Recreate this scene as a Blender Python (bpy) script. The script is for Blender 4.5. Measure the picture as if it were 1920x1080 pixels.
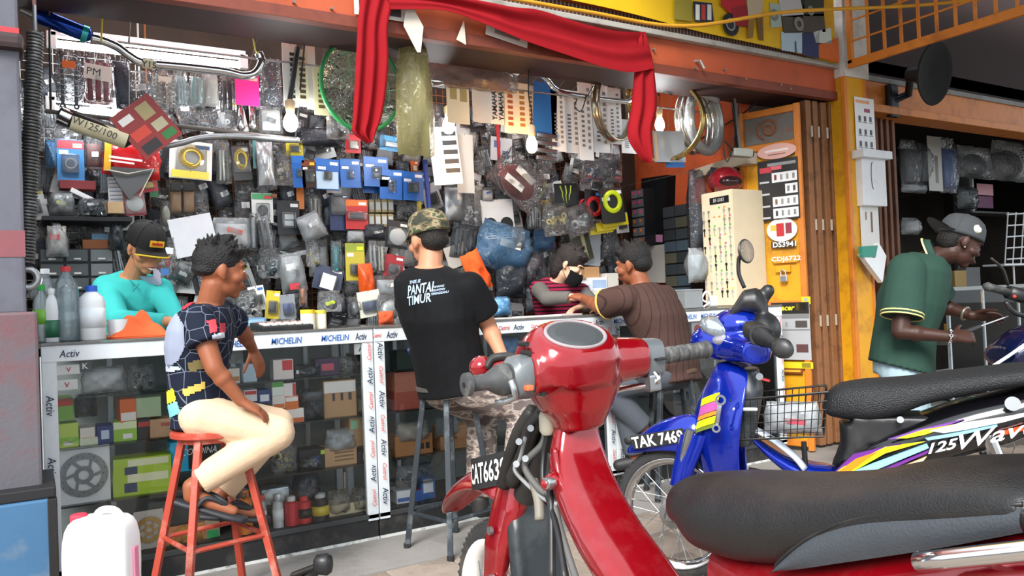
import bpy, bmesh, math, random
from mathutils import Vector, Matrix, Euler
random.seed(7)
for o in list(bpy.data.objects): bpy.data.objects.remove(o)
S = bpy.context.scene
COL = S.collection
V = Vector
# ------------------------------------------------------------------ camera
# image taken as 1920x1080, focal 1500 px, eye 1.146 m above the ground
YAW, PITCH, ROLL, FPX, EYE = math.radians(31.2), math.radians(1.0), 0.04, 1500.0, 1.146
_F = V((math.sin(YAW)*math.cos(PITCH), math.cos(YAW)*math.cos(PITCH), math.sin(PITCH)))
_r0 = V((math.cos(YAW), -math.sin(YAW), 0)); _u0 = _r0.cross(_F)
_c, _s = math.cos(ROLL), math.sin(ROLL)
CR = _r0*_c - _u0*_s; CU = _r0*_s + _u0*_c; CF = _F
cam = bpy.data.cameras.new('camera'); cam.sensor_fit = 'HORIZONTAL'; cam.sensor_width = 36; cam.lens = FPX/1920*36
cam.clip_start = .05; cam.clip_end = 200
camo = bpy.data.objects.new('camera', cam); COL.objects.link(camo)
camo.matrix_world = Matrix(((CR.x, CU.x, -CF.x, 0), (CR.y, CU.y, -CF.y, 0), (CR.z, CU.z, -CF.z, EYE), (0, 0, 0, 1)))
S.camera = camo
# ------------------------------------------------------------------ sky, sun, exposure
S.view_settings.view_transform = 'Standard'; S.view_settings.look = 'None'
S.view_settings.gamma = 1; S.view_settings.use_curve_mapping = False
S.view_settings.exposure = 0.7
w = bpy.data.worlds.new('sky'); S.world = w; w.use_nodes = True
bg = w.node_tree.nodes['Background']; bg.inputs[0].default_value = (0.86, 0.93, 1.0, 1); bg.inputs[1].default_value = 1.15
sun = bpy.data.lights.new('sun', 'SUN'); sun.energy = 3.8; sun.angle = math.radians(25); sun.color = (1, .97, .92)
suno = bpy.data.objects.new('sun', sun); COL.objects.link(suno)
suno.rotation_euler = V((0.6, 0.55, -0.6)).to_track_quat('-Z', 'Y').to_euler()

# ------------------------------------------------------------------ pixel -> point
def ray(px, py): return CR*((px-960)/FPX) + CU*((540-py)/FPX) + CF
EYEP = V((0, 0, EYE))
def at_t(px, py, t): return EYEP + ray(px, py)*t
def at_y(px, py, Y): d = ray(px, py); return EYEP + d*(Y/d.y)
def at_x(px, py, X): d = ray(px, py); return EYEP + d*(X/d.x)
def at_z(px, py, Z): d = ray(px, py); return EYEP + d*((Z-EYE)/d.z)
def to_px(p):
    q = V(p)-EYEP; t = q.dot(CF); return (960+FPX*q.dot(CR)/t, 540-FPX*q.dot(CU)/t, t)

# ------------------------------------------------------------------ materials
MATS = {}
def lin(c):
    if isinstance(c, str):
        c = c.lstrip('#'); c = tuple(int(c[i:i+2], 16)/255 for i in (0, 2, 4))
    return tuple((x/12.92 if x <= .04045 else ((x+.055)/1.055)**2.4) for x in c)
def mat(name, col, rough=.5, metal=0., var=.08, scale=12., bump=0., bscale=60., coat=0., spec=.5, emit=0., dirt=None, dirt_amt=.4, dirt_scale=5., trans=0., alpha=1.):
    """procedural surface: base colour with noise variation, optional dirt colour and fine relief"""
    if name in MATS: return MATS[name]
    m = bpy.data.materials.new(name); m.use_nodes = True; MATS[name] = m
    N = m.node_tree.nodes; L = m.node_tree.links; b = N['Principled BSDF']
    c = lin(col)
    tc = N.new('ShaderNodeTexCoord')
    nz = N.new('ShaderNodeTexNoise'); nz.inputs['Scale'].default_value = scale; nz.inputs['Detail'].default_value = 5
    L.new(tc.outputs['Object'], nz.inputs['Vector'])
    mx = N.new('ShaderNodeMix'); mx.data_type = 'RGBA'
    mx.inputs[6].default_value = (*[x*(1-var) for x in c], 1); mx.inputs[7].default_value = (*[min(1, x*(1+var)+var*.01) for x in c], 1)
    L.new(nz.outputs['Fac'], mx.inputs[0]); out = mx.outputs[2]
    if dirt:
        n2 = N.new('ShaderNodeTexNoise'); n2.inputs['Scale'].default_value = dirt_scale; n2.inputs['Detail'].default_value = 8; n2.inputs['Roughness'].default_value = .65
        L.new(tc.outputs['Object'], n2.inputs['Vector'])
        rp = N.new('ShaderNodeValToRGB'); rp.color_ramp.elements[0].position = .5-.0; rp.color_ramp.elements[1].position = .66
        rp.color_ramp.elements[1].color = (dirt_amt,)*3+(1,)
        L.new(n2.outputs['Fac'], rp.inputs[0])
        m2 = N.new('ShaderNodeMix'); m2.data_type = 'RGBA'; L.new(rp.outputs[0], m2.inputs[0]); L.new(out, m2.inputs[6]); m2.inputs[7].default_value = (*lin(dirt), 1)
        out = m2.outputs[2]
    L.new(out, b.inputs['Base Color'])
    b.inputs['Roughness'].default_value = rough; b.inputs['Metallic'].default_value = metal
    b.inputs['Coat Weight'].default_value = coat; b.inputs['Coat Roughness'].default_value = .08
    b.inputs['Specular IOR Level'].default_value = spec
    if bump:
        n3 = N.new('ShaderNodeTexNoise'); n3.inputs['Scale'].default_value = bscale; n3.inputs['Detail'].default_value = 4
        L.new(tc.outputs['Object'], n3.inputs['Vector'])
        bp = N.new('ShaderNodeBump'); bp.inputs['Strength'].default_value = bump; bp.inputs['Distance'].default_value = .01
        L.new(n3.outputs['Fac'], bp.inputs['Height']); L.new(bp.outputs[0], b.inputs['Normal'])
    if emit:
        b.inputs['Emission Color'].default_value = (*c, 1); b.inputs['Emission Strength'].default_value = emit
    return m
def film(name, col=(.9, .92, .93), cover=.25, rough=.12, bscale=35., bump=.6, ior=1.55):
    """thin clear plastic film: mostly see-through, glossy, slightly milky"""
    if name in MATS: return MATS[name]
    m = bpy.data.materials.new(name); m.use_nodes = True; MATS[name] = m
    N = m.node_tree.nodes; L = m.node_tree.links; N.remove(N['Principled BSDF'])
    out = N['Material Output']; tr = N.new('ShaderNodeBsdfTransparent'); gl = N.new('ShaderNodeBsdfGlossy'); df = N.new('ShaderNodeBsdfDiffuse')
    c = (*lin(col), 1); df.inputs[0].default_value = c; gl.inputs['Roughness'].default_value = rough; tr.inputs[0].default_value = (.97, .98, .98, 1)
    tc = N.new('ShaderNodeTexCoord'); nz = N.new('ShaderNodeTexNoise'); nz.inputs['Scale'].default_value = bscale; nz.inputs['Detail'].default_value = 3
    L.new(tc.outputs['Object'], nz.inputs['Vector'])
    bp = N.new('ShaderNodeBump'); bp.inputs['Strength'].default_value = bump; bp.inputs['Distance'].default_value = .02
    L.new(nz.outputs['Fac'], bp.inputs['Height']); L.new(bp.outputs[0], gl.inputs['Normal'])
    fr = N.new('ShaderNodeFresnel'); fr.inputs[0].default_value = ior; L.new(bp.outputs[0], fr.inputs['Normal'])
    m1 = N.new('ShaderNodeMixShader'); m1.inputs[0].default_value = cover; L.new(tr.outputs[0], m1.inputs[1]); L.new(df.outputs[0], m1.inputs[2])
    m2 = N.new('ShaderNodeMixShader'); L.new(fr.outputs[0], m2.inputs[0]); L.new(m1.outputs[0], m2.inputs[1]); L.new(gl.outputs[0], m2.inputs[2])
    L.new(m2.outputs[0], out.inputs[0]); return m
def glass(name, rough=.02, cover=.0): return film(name, (.8, .85, .85), cover, rough, 2., .0, 1.35)
def pal(col, rough=.5, metal=0., **k):
    key = 'paint_%s_%d_%d_%s' % (col if isinstance(col, str) else '%d_%d_%d' % tuple(int(x*255) for x in col), rough*100, metal*100, '_'.join('%s%s' % (a[:3], str(b)) for a, b in k.items()))
    return mat(key, col, rough, metal, **k)

# ------------------------------------------------------------------ mesh collection
class MB:
    def __init__(s, M=None): s.v = []; s.f = []; s.M = M or Matrix()
    def add(s, vs, fs, M=None):
        b = len(s.v); T = s.M @ M if M else s.M
        s.v += [T @ V(p) for p in vs]; s.f += [tuple(i+b for i in f) for f in fs]; return s
    def box(s, c, d, M=None, bev=0.):
        x, y, z = (k/2 for k in d); R = (M or Matrix())
        T = Matrix.Translation(c) @ R
        if bev <= 0:
            vs = [(-x,-y,-z),(x,-y,-z),(x,y,-z),(-x,y,-z),(-x,-y,z),(x,-y,z),(x,y,z),(-x,y,z)]
            fs = [(0,3,2,1),(4,5,6,7),(0,1,5,4),(1,2,6,5),(2,3,7,6),(3,0,4,7)]
            return s.add(vs, fs, T)
        bm = bmesh.new(); bmesh.ops.create_cube(bm, size=1)
        for v in bm.verts: v.co = V((v.co.x*2*x, v.co.y*2*y, v.co.z*2*z))
        bmesh.ops.bevel(bm, geom=bm.edges[:], offset=min(bev, x*.9, y*.9, z*.9), segments=2, affect='EDGES', profile=.6)
        bm.verts.index_update(); vs = [v.co.copy() for v in bm.verts]; fs = [tuple(v.index for v in f.verts) for f in bm.faces]; bm.free()
        return s.add(vs, fs, T)
    def box2(s, a, b, bev=0.): return s.box(((a[0]+b[0])/2, (a[1]+b[1])/2, (a[2]+b[2])/2), (abs(b[0]-a[0]), abs(b[1]-a[1]), abs(b[2]-a[2])), None, bev)
    def cyl(s, p0, p1, r0, r1=None, n=12, cap=True):
        r1 = r0 if r1 is None else r1; p0 = V(p0); p1 = V(p1); d = (p1-p0)
        q = d.to_track_quat('Z', 'Y'); X = q @ V((1,0,0)); Y = q @ V((0,1,0)); vs = []; fs = []
        for k in range(n):
            a = 2*math.pi*k/n; e = X*math.cos(a)+Y*math.sin(a); vs += [p0+e*r0, p1+e*r1]
        for k in range(n):
            j = (k+1) % n; fs.append((2*k, 2*j, 2*j+1, 2*k+1))
        if cap: fs += [tuple(2*k for k in range(n))[::-1], tuple(2*k+1 for k in range(n))]
        return s.add(vs, fs)
    def tube(s, pts, r, n=8, closed=False, flat=1.):
        pts = [V(p) for p in pts]; m = len(pts); vs = []; fs = []; up = None
        for i, p in enumerate(pts):
            a = pts[(i-1) % m] if (i or closed) else p; b = pts[(i+1) % m] if (i < m-1 or closed) else p
            d = (b-a).normalized() if (b-a).length > 1e-9 else V((0,0,1))
            if up is None: up = d.orthogonal().normalized()
            up = (up - d*up.dot(d)); up = up.normalized() if up.length > 1e-6 else d.orthogonal().normalized()
            sd = d.cross(up); rr = r[i] if isinstance(r, (list, tuple)) else r
            for k in range(n):
                t = 2*math.pi*k/n; vs.append(p + up*math.cos(t)*rr + sd*math.sin(t)*rr*flat)
        for i in range(m if closed else m-1):
            for k in range(n):
                j = (k+1) % n; i2 = (i+1) % m; fs.append((i*n+k, i*n+j, i2*n+j, i2*n+k))
        if not closed: fs += [tuple(range(n))[::-1], tuple((m-1)*n+k for k in range(n))]
        return s.add(vs, fs)
    def lathe(s, prof, o=(0,0,0), ax=(0,0,1), n=20, M=None):
        q = V(ax).to_track_quat('Z', 'Y'); o = V(o); vs = []; fs = []
        for (r, h) in prof:
            for k in range(n):
                a = 2*math.pi*k/n; vs.append(o + q @ V((r*math.cos(a), r*math.sin(a), h)))
        for i in range(len(prof)-1):
            for k in range(n):
                j = (k+1) % n; fs.append((i*n+k, i*n+j, (i+1)*n+j, (i+1)*n+k))
        if prof[0][0] > 1e-6 and prof[0] != prof[-1]: fs.append(tuple(range(n))[::-1])
        if prof[-1][0] > 1e-6 and prof[0] != prof[-1]: fs.append(tuple((len(prof)-1)*n+k for k in range(n)))
        return s.add(vs, fs, M)
    def ell(s, c, r, M=None, nu=16, nv=10):
        vs = [(0,0,-1)]; fs = []
        for i in range(1, nv):
            t = -math.pi/2+math.pi*i/nv
            for k in range(nu):
                a = 2*math.pi*k/nu; vs.append((math.cos(t)*math.cos(a), math.cos(t)*math.sin(a), math.sin(t)))
        vs.append((0,0,1))
        for k in range(nu):
            fs.append((0, 1+(k+1) % nu, 1+k))
            for i in range(nv-2): fs.append((1+i*nu+k, 1+i*nu+(k+1) % nu, 1+(i+1)*nu+(k+1) % nu, 1+(i+1)*nu+k))
            fs.append((1+(nv-2)*nu+k, 1+(nv-2)*nu+(k+1) % nu, len(vs)-1))
        if isinstance(r, (int, float)): r = (r, r, r)
        T = Matrix.Translation(c) @ (M or Matrix()) @ Matrix.Diagonal((*r, 1))
        return s.add(vs, fs, T)
    def caps(s, a, b, ra, rb, n=14):
        """tapered capsule"""
        a = V(a); b = V(b); s.ell(a, ra, nu=n, nv=8); s.ell(b, rb, nu=n, nv=8)
        if (b-a).length > 1e-5: s.cyl(a, b, ra, rb, n)
        return s
    def loft(s, secs, cap=True, closed=False):
        """secs: list of rings (equal length lists of points)"""
        n = len(secs[0]); vs = [V(p) for r in secs for p in r]; fs = []; m = len(secs)
        for i in range(m if closed else m-1):
            for k in range(n):
                j = (k+1) % n; i2 = (i+1) % m; fs.append((i*n+k, i*n+j, i2*n+j, i2*n+k))
        if cap and not closed: fs += [tuple(range(n))[::-1], tuple((m-1)*n+k for k in range(n))]
        return s.add(vs, fs)
    def grid(s, fn, nu, nv):
        vs = [fn(i/nu, j/nv) for j in range(nv+1) for i in range(nu+1)]; w_ = nu+1
        fs = [(j*w_+i, j*w_+i+1, (j+1)*w_+i+1, (j+1)*w_+i) for j in range(nv) for i in range(nu)]
        return s.add(vs, fs)
    def poly(s, pts, ext):
        """extruded polygon; pts 3-d ring, ext vector"""
        n = len(pts); e = V(ext); vs = [V(p) for p in pts]+[V(p)+e for p in pts]
        fs = [tuple(range(n))[::-1], tuple(range(n, 2*n))]+[(k, (k+1) % n, n+(k+1) % n, n+k) for k in range(n)]
        return s.add(vs, fs)
def ring(c, X, Y, rx, ry, n=16, e=2.):
    """super-ellipse ring"""
    out = []; c = V(c); X = V(X); Y = V(Y)
    for k in range(n):
        a = 2*math.pi*k/n; ca, sa = math.cos(a), math.sin(a)
        out.append(c + X*rx*math.copysign(abs(ca)**(2/e), ca) + Y*ry*math.copysign(abs(sa)**(2/e), sa))
    return out
def crom(pts, k=6):
    """smooth curve through points"""
    pts = [V(p) for p in pts]; out = []
    for i in range(len(pts)-1):
        a = pts[i-1] if i else pts[i]*2-pts[i+1]; b = pts[i]; c = pts[i+1]; d = pts[i+2] if i+2 < len(pts) else c*2-b
        for j in range(k):
            t = j/k; out.append(.5*((2*b)+(c-a)*t+(2*a-5*b+4*c-d)*t*t+(3*b-a-3*c+d)*t**3))
    return out+[pts[-1]]

# ------------------------------------------------------------------ objects
ORG = {}
def tag(o, label=None, cat=None, group=None, kind=None):
    if label: o['label'] = label
    if cat: o['category'] = cat
    if group: o['group'] = group
    if kind: o['kind'] = kind
    return o
def thing(name, label, cat, loc, group=None):
    o = bpy.data.objects.new(name, None); COL.objects.link(o); o.location = loc; o.empty_display_size = .05
    ORG[o.name] = V(loc); return tag(o, label, cat, group)
def obj(name, mb, m, parent=None, smooth=False, org=None, auto=None):
    """link the collected shape as one mesh object (vertices are world coordinates)"""
    if parent is not None: o0 = ORG[parent.name]
    elif org is not None: o0 = V(org)
    else:
        n = max(1, len(mb.v)); o0 = V((sum(p.x for p in mb.v)/n, sum(p.y for p in mb.v)/n, min(p.z for p in mb.v)))
    me = bpy.data.meshes.new(name); me.from_pydata([tuple(p-o0) for p in mb.v], [], mb.f); me.update()
    if smooth:
        me.shade_smooth()
        if auto is not None: me.set_sharp_from_angle(angle=math.radians(auto))
    if m: me.materials.append(m)
    o = bpy.data.objects.new(name, me); COL.objects.link(o)
    if parent is not None: o.parent = parent; ORG[o.name] = o0
    else: o.location = o0; ORG[o.name] = o0
    return o
def blob(mb, voxel=.01, smooth=4, ratio=None):
    """union of overlapping closed shapes as one continuous skin"""
    me = bpy.data.meshes.new('tmp'); me.from_pydata([tuple(p) for p in mb.v], [], mb.f); me.update()
    bm = bmesh.new(); bm.from_mesh(me); bmesh.ops.recalc_face_normals(bm, faces=bm.faces); bm.to_mesh(me); bm.free()
    o = bpy.data.objects.new('tmp', me); COL.objects.link(o)
    r = o.modifiers.new('r', 'REMESH'); r.mode = 'VOXEL'; r.voxel_size = voxel
    if smooth:
        q = o.modifiers.new('s', 'SMOOTH'); q.factor = .5; q.iterations = smooth
    if ratio:
        d = o.modifiers.new('d', 'DECIMATE'); d.ratio = ratio
    dg = bpy.context.evaluated_depsgraph_get(); e = o.evaluated_get(dg); m2 = bpy.data.meshes.new_from_object(e)
    out = MB(); out.v = [v.co.copy() for v in m2.vertices]; out.f = [tuple(p.vertices) for p in m2.polygons]
    bpy.data.objects.remove(o); bpy.data.meshes.remove(me); bpy.data.meshes.remove(m2); return out
def subd(mb, lv=1):
    me = bpy.data.meshes.new('tmp'); me.from_pydata([tuple(p) for p in mb.v], [], mb.f); me.update()
    o = bpy.data.objects.new('tmp', me); COL.objects.link(o); r = o.modifiers.new('r', 'SUBSURF'); r.levels = lv
    dg = bpy.context.evaluated_depsgraph_get(); m2 = bpy.data.meshes.new_from_object(o.evaluated_get(dg))
    out = MB(); out.v = [v.co.copy() for v in m2.vertices]; out.f = [tuple(p.vertices) for p in m2.polygons]
    bpy.data.objects.remove(o); bpy.data.meshes.remove(me); bpy.data.meshes.remove(m2); return out
_txt = {}
def text(s, M, h, m, parent, depth=.0015, shear=0., bold=0., width=None, name='lettering', sx=1.):
    """flat lettering; M puts local x along the line, local y up, local z out of the surface; centred"""
    key = (s, shear, bold)
    if key not in _txt:
        cu = bpy.data.curves.new('t', 'FONT'); cu.body = s; cu.align_x = 'CENTER'; cu.align_y = 'CENTER'; cu.shear = shear; cu.offset = bold; cu.resolution_u = 2; cu.size = 1
        o = bpy.data.objects.new('t', cu); COL.objects.link(o); dg = bpy.context.evaluated_depsgraph_get()
        me = bpy.data.meshes.new_from_object(o.evaluated_get(dg))
        _txt[key] = ([v.co.copy() for v in me.vertices], [tuple(p.vertices) for p in me.polygons])
        bpy.data.objects.remove(o); bpy.data.curves.remove(cu); bpy.data.meshes.remove(me)
    vs, fs = _txt[key]
    if not vs: return None
    xs = [v.x for v in vs]; ys = [v.y for v in vs]; w0 = max(xs)-min(xs); h0 = max(ys)-min(ys); cx = (max(xs)+min(xs))/2; cy = (max(ys)+min(ys))/2
    k = h/h0; kx = (width/w0) if width else k*sx
    mb = MB(M); mb.add([((v.x-cx)*kx, (v.y-cy)*k, depth) for v in vs], fs)
    return obj(name, mb, m, parent)
def frame(o, x, y):
    """matrix with origin o, local x, local y (made orthogonal), z = x cross y"""
    x = V(x).normalized(); z = x.cross(V(y)).normalized(); y = z.cross(x)
    return Matrix(((x.x, y.x, z.x, o[0]), (x.y, y.y, z.y, o[1]), (x.z, y.z, z.z, o[2]), (0, 0, 0, 1)))
def wallM(o, ang=0., tilt=0.):
    """frame for a thing hanging upright and facing the street (-Y): local x right, y up, z out"""
    M = Matrix(((1, 0, 0, o[0]), (0, 0, -1, o[1]), (0, 1, 0, o[2]), (0, 0, 0, 1)))
    return M @ Matrix.Rotation(ang, 4, 'Z') @ Matrix.Rotation(tilt, 4, 'X')
RX = lambda a: Matrix.Rotation(a, 4, 'X')
RY = lambda a: Matrix.Rotation(a, 4, 'Y')
RZ = lambda a: Matrix.Rotation(a, 4, 'Z')
# ================================================================== THE SETTING
def struct(name, mb, m, label=None, parent=None, smooth=False):
    o = obj(name, mb, m, parent, smooth)
    if parent is None: tag(o, label, None, None, 'structure')
    return o
YC = 3.77                       # front of the counter
concrete = mat('concrete_apron', '#8b8783', .85, var=.18, scale=6, bump=.3, bscale=40, dirt='#5b5650', dirt_amt=.5, dirt_scale=3)
paver_m = mat('paver', '#97897c', .85, var=.2, scale=9, bump=.35, bscale=50, dirt='#5e554d', dirt_amt=.5, dirt_scale=4)
grout = mat('paver_joint', '#57504a', .95, var=.2)
fl = struct('floor', MB().box2((-40, 2.9, -.3), (50, 9, -.03)), grout, 'grey concrete and paved ground in front of the shop')
struct('apron', MB().box2((-1.2, 3.32, -.03), (8.5, 8, 0)), concrete, parent=fl)
struct('street', MB().box2((-40, -40, -.34), (50, 3.0, -.031)), mat('street_asphalt', '#6d6a66', .9, var=.2, scale=2, bump=.2), parent=fl)
pv = None
for i in range(26):
    for j in range(11):
        x = -2.0+i*.3+(.15 if j % 2 else 0); y = 3.31-(j+1)*.3
        if pv is None:
            pv = struct('paver', MB().box2((x+.004, y+.004, -.03), (x+.296, y+.296, 0), .006), paver_m, parent=fl); x0, y0 = x, y
        else:
            q = pv.copy(); COL.objects.link(q); q.parent = fl; q.location = V((x-x0, y-y0, -random.random()*.003))
brown = mat('dark_brown_board', '#4a2a20', .7, var=.25, scale=5, dirt='#241410', dirt_amt=.5)
ceil_m = mat('ceiling_wood', '#5d3a28', .75, var=.25, scale=4, bump=.2, dirt='#2c1a12', dirt_amt=.5)
backwall = mat('back_wall', '#3c2c22', .8, var=.25, scale=3, dirt='#2f241c', dirt_amt=.5)
orange_wall = mat('orange_wall_paint', '#c9582a', .7, var=.12, scale=4, dirt='#8a3a1c', dirt_amt=.5, bump=.1)
struct('wall_back', MB().box2((-1.0, 5.45, 0), (4.7, 5.55, 3.1)), backwall, 'brown back wall of the shop behind the hanging goods')
struct('wall_left', MB().box2((-.95, 3.9, 0), (-.85, 5.45, 3.1)), backwall, 'left side wall of the shop')
struct('wall_right', MB().box2((4.62, 4.22, 0), (4.72, 5.5, 3.1)), orange_wall, 'orange painted right side wall of the shop')
ce = struct('ceiling', MB().box2((-1, 3.9, 3.1), (4.8, 5.6, 3.2)), ceil_m, 'dark wooden ceiling of the shop')
# beam over the opening: orange fascia, brown lip, dark soffit
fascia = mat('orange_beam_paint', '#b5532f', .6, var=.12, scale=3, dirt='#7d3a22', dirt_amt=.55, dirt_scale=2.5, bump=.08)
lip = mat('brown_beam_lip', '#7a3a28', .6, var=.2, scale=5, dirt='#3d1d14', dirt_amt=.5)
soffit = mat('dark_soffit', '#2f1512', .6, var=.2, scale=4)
bm_ = struct('trim_1', MB().box2((-1.2, YC, 2.59), (5.16, 4.12, 3.1)), fascia, 'orange painted beam above the shop opening')
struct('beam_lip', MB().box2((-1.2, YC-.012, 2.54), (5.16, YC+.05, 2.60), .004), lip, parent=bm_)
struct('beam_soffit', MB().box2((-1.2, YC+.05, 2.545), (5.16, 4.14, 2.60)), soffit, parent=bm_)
struct('soffit_edge', MB().box2((-1.2, 4.14, 2.555), (5.0, 4.16, 2.585)), mat('galvanised', '#b7bcc0', .4, .6, var=.15), parent=bm_)
# bolts and hooks stuck in the beam
for px, py in ((551, 3), (622, 15), (1225, 92), (1303, 127), (1358, 130), (1462, 158), (1480, 166), (1397, 148)):
    p = at_y(px, py, YC-.01)
    struct('bolt', MB().cyl(p+V((0, .02, 0)), p+V((0, -.015, -.005)), .007, n=8), pal('#8d8278', .5, .5), parent=bm_)
p = at_y(1303, 120, YC); struct('hook', MB().tube([p+V((0, .01, .02)), p+V((.01, -.04, .01)), p+V((.03, -.05, -.04))], .01, 8), pal('#b0aca6', .4, .6), parent=bm_)
# pale flashing and vent strip above the beam
flash = mat('pale_flashing', '#aaa69f', .7, var=.15, dirt='#6c665e', dirt_amt=.6, dirt_scale=6)
a = at_y(1200, 66, YC-.02); b = at_y(1578, 136, YC-.02)
zt = 2.80
fs_ = struct('trim_2', MB().box2((-1.2, YC-.05, zt-.035), (5.16, YC, zt), .006), flash, 'pale metal flashing strip along the top of the orange beam')
struct('trim_3', MB().box2((-1.2, YC-.03, zt), (5.16, YC+.0, zt+.07)), mat('vent_backing', '#4a342b', .8, var=.2), 'brown slotted vent strip over the flashing')
vs_ = bpy.data.objects['trim_3']
v0 = None
for i in range(150):
    x = .9+i*.028
    if v0 is None: v0 = struct('vent_slat', MB().box2((x, YC-.036, zt+.004), (x+.006, YC-.03, zt+.066)), pal('#8a7266', .6), parent=vs_); x0 = x
    else: q = v0.copy(); COL.objects.link(q); q.parent = vs_; q.location = V((x-x0, 0, 0))
# pillar
yel = mat('yellow_steel_paint', '#d99a12', .5, var=.12, scale=5, dirt='#7c4a18', dirt_amt=.55, dirt_scale=4, bump=.08)
ora = mat('orange_steel_paint', '#d07a25', .5, var=.12, scale=5, dirt='#7a4018', dirt_amt=.55, dirt_scale=5)
whp = mat('white_wall_paint', '#cfc9c0', .7, var=.1, dirt='#8d867c', dirt_amt=.5)
pl = struct('trim_4', MB().box2((5.15, 3.70, 0), (5.38, 3.95, 2.70)), yel, 'yellow painted steel pillar with orange edges')
struct('pillar_edge', MB().box2((5.135, 3.685, 0), (5.165, 3.72, 2.70), .004), ora, parent=pl)
struct('pillar_edge', MB().box2((5.365, 3.69, 0), (5.39, 3.72, 2.70), .004), ora, parent=pl)
struct('pillar_cap', MB().box2((5.14, 3.68, 2.70), (5.42, 3.95, 4.0)), whp, parent=pl)
# right-hand bay
rl = struct('trim_5', MB().box2((5.38, 3.80, 2.53), (10.9, 4.0, 2.74)), ora, 'orange lintel over the dark right-hand bay')
struct('lintel_ledge', MB().box2((5.38, 3.74, 2.49), (10.9, 3.95, 2.55), .006), ora, parent=rl)
struct('lintel_flashing', MB().box2((5.38, 3.78, 2.74), (10.9, 3.95, 2.78), .006), mat('grey_ledge', '#8b8a86', .7, var=.2, dirt='#55504a'), parent=rl)
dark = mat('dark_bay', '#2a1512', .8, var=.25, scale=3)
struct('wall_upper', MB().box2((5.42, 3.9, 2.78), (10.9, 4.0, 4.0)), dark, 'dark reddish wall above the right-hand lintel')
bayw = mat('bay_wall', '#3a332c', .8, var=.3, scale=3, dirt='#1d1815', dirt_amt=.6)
struct('wall_bay', MB().box2((5.0, 6.3, 0), (10.9, 6.4, 3.1)), bayw, 'dark back wall of the right-hand bay')
struct('wall_bay_side', MB().box2((10.8, 3.9, 0), (10.9, 6.3, 3.1)), bayw, 'dark side wall of the right-hand bay')
struct('wall_party', MB().box2((5.1, 3.95, 0), (5.2, 6.3, 3.1)), bayw, 'party wall between the shop and the right-hand bay')
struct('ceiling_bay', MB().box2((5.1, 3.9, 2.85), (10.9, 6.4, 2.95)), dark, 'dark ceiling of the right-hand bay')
struct('ceiling_walkway', MB().box2((2.6, -1.0, 3.75), (10.5, 3.6, 3.85)), mat('walkway_ceiling', '#120c0a', .9, var=.3), 'dark awning roof over the right part of the walkway')  # awning at the right, extended left out of view to shade this side

# ------------------------------------------------------------------ orange mesh gate swung outwards at the top right
g = thing('mesh_gate', 'orange steel mesh gate jutting out from the white pillar top', 'gate', (5.16, 3.66, 2.68))
om = ora
zb = at_x(1590, 122, 5.16).z
def gy(px, py): return at_x(px, py, 5.16).y
obj('gate_rail', MB().box2((5.145, .9, zb-.03), (5.175, 3.66, zb+.03), .004), om, g)
obj('gate_stile', MB().box2((5.145, 3.62, zb), (5.175, 3.66, 3.75), .004), om, g)
y = 3.62; k = 0
while y > 1.0:
    y -= .125; obj('gate_bar', MB().box2((5.152, y-.009, zb+.03), (5.168, y+.009, 3.7)), om, g)
for i in range(6):
    z = zb+.16+i*.15; obj('gate_wire', MB().box2((5.148, .95, z-.006), (5.156, 3.62, z+.006)), om, g)

# ------------------------------------------------------------------ folded steel shutter slats and door leaf
sl = thing('folding_shutter', 'stack of folded brown and orange steel shutter slats beside the yellow pillar', 'shutter', (4.95, 3.85, 0))
rust = mat('rusty_slat', '#8f6240', .55, .2, var=.2, scale=8, dirt='#4a3020', dirt_amt=.6, dirt_scale=8)
rod = mat('dark_rod', '#4d3a2c', .5, .4, var=.2)
for i, (px, w_) in enumerate(((1511, 10), (1525, 9), (1540, 10), (1555, 8))):
    p = at_y(px, 400, 3.86); q = at_y(px+w_, 400, 3.86)
    obj('slat', MB().box2((p.x, 3.82, .02), (q.x, 3.9, 2.53), .006), rust, sl)
    obj('pivot_rod', MB().box2((q.x+.004, 3.85, .02), (q.x+.022, 3.9, 2.53), .003), rod, sl)
    for z in (.92, 1.62, 2.3):
        obj('hinge', MB().cyl((q.x-.01, 3.815, z-.04), (q.x-.01, 3.815, z+.04), .009, n=8), pal('#b8ab98', .5, .4), sl)
# other bay's slats
sl2 = thing('folding_shutter', 'dark brown folded shutter slats at the edge of the right-hand bay', 'shutter', (5.5, 3.9, 0))
for i, px in enumerate((1640, 1650, 1661, 1672)):
    p = at_y(px, 400, 3.92)
    obj('slat', MB().box2((p.x, 3.88, .02), (p.x+.035, 3.96, 2.5), .006), mat('brown_slat', '#6d4630', .6, .2, var=.25, dirt='#33201a'), sl2)
    obj('pivot_rod', MB().box2((p.x+.038, 3.9, .02), (p.x+.052, 3.94, 2.5)), rod, sl2)
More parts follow.
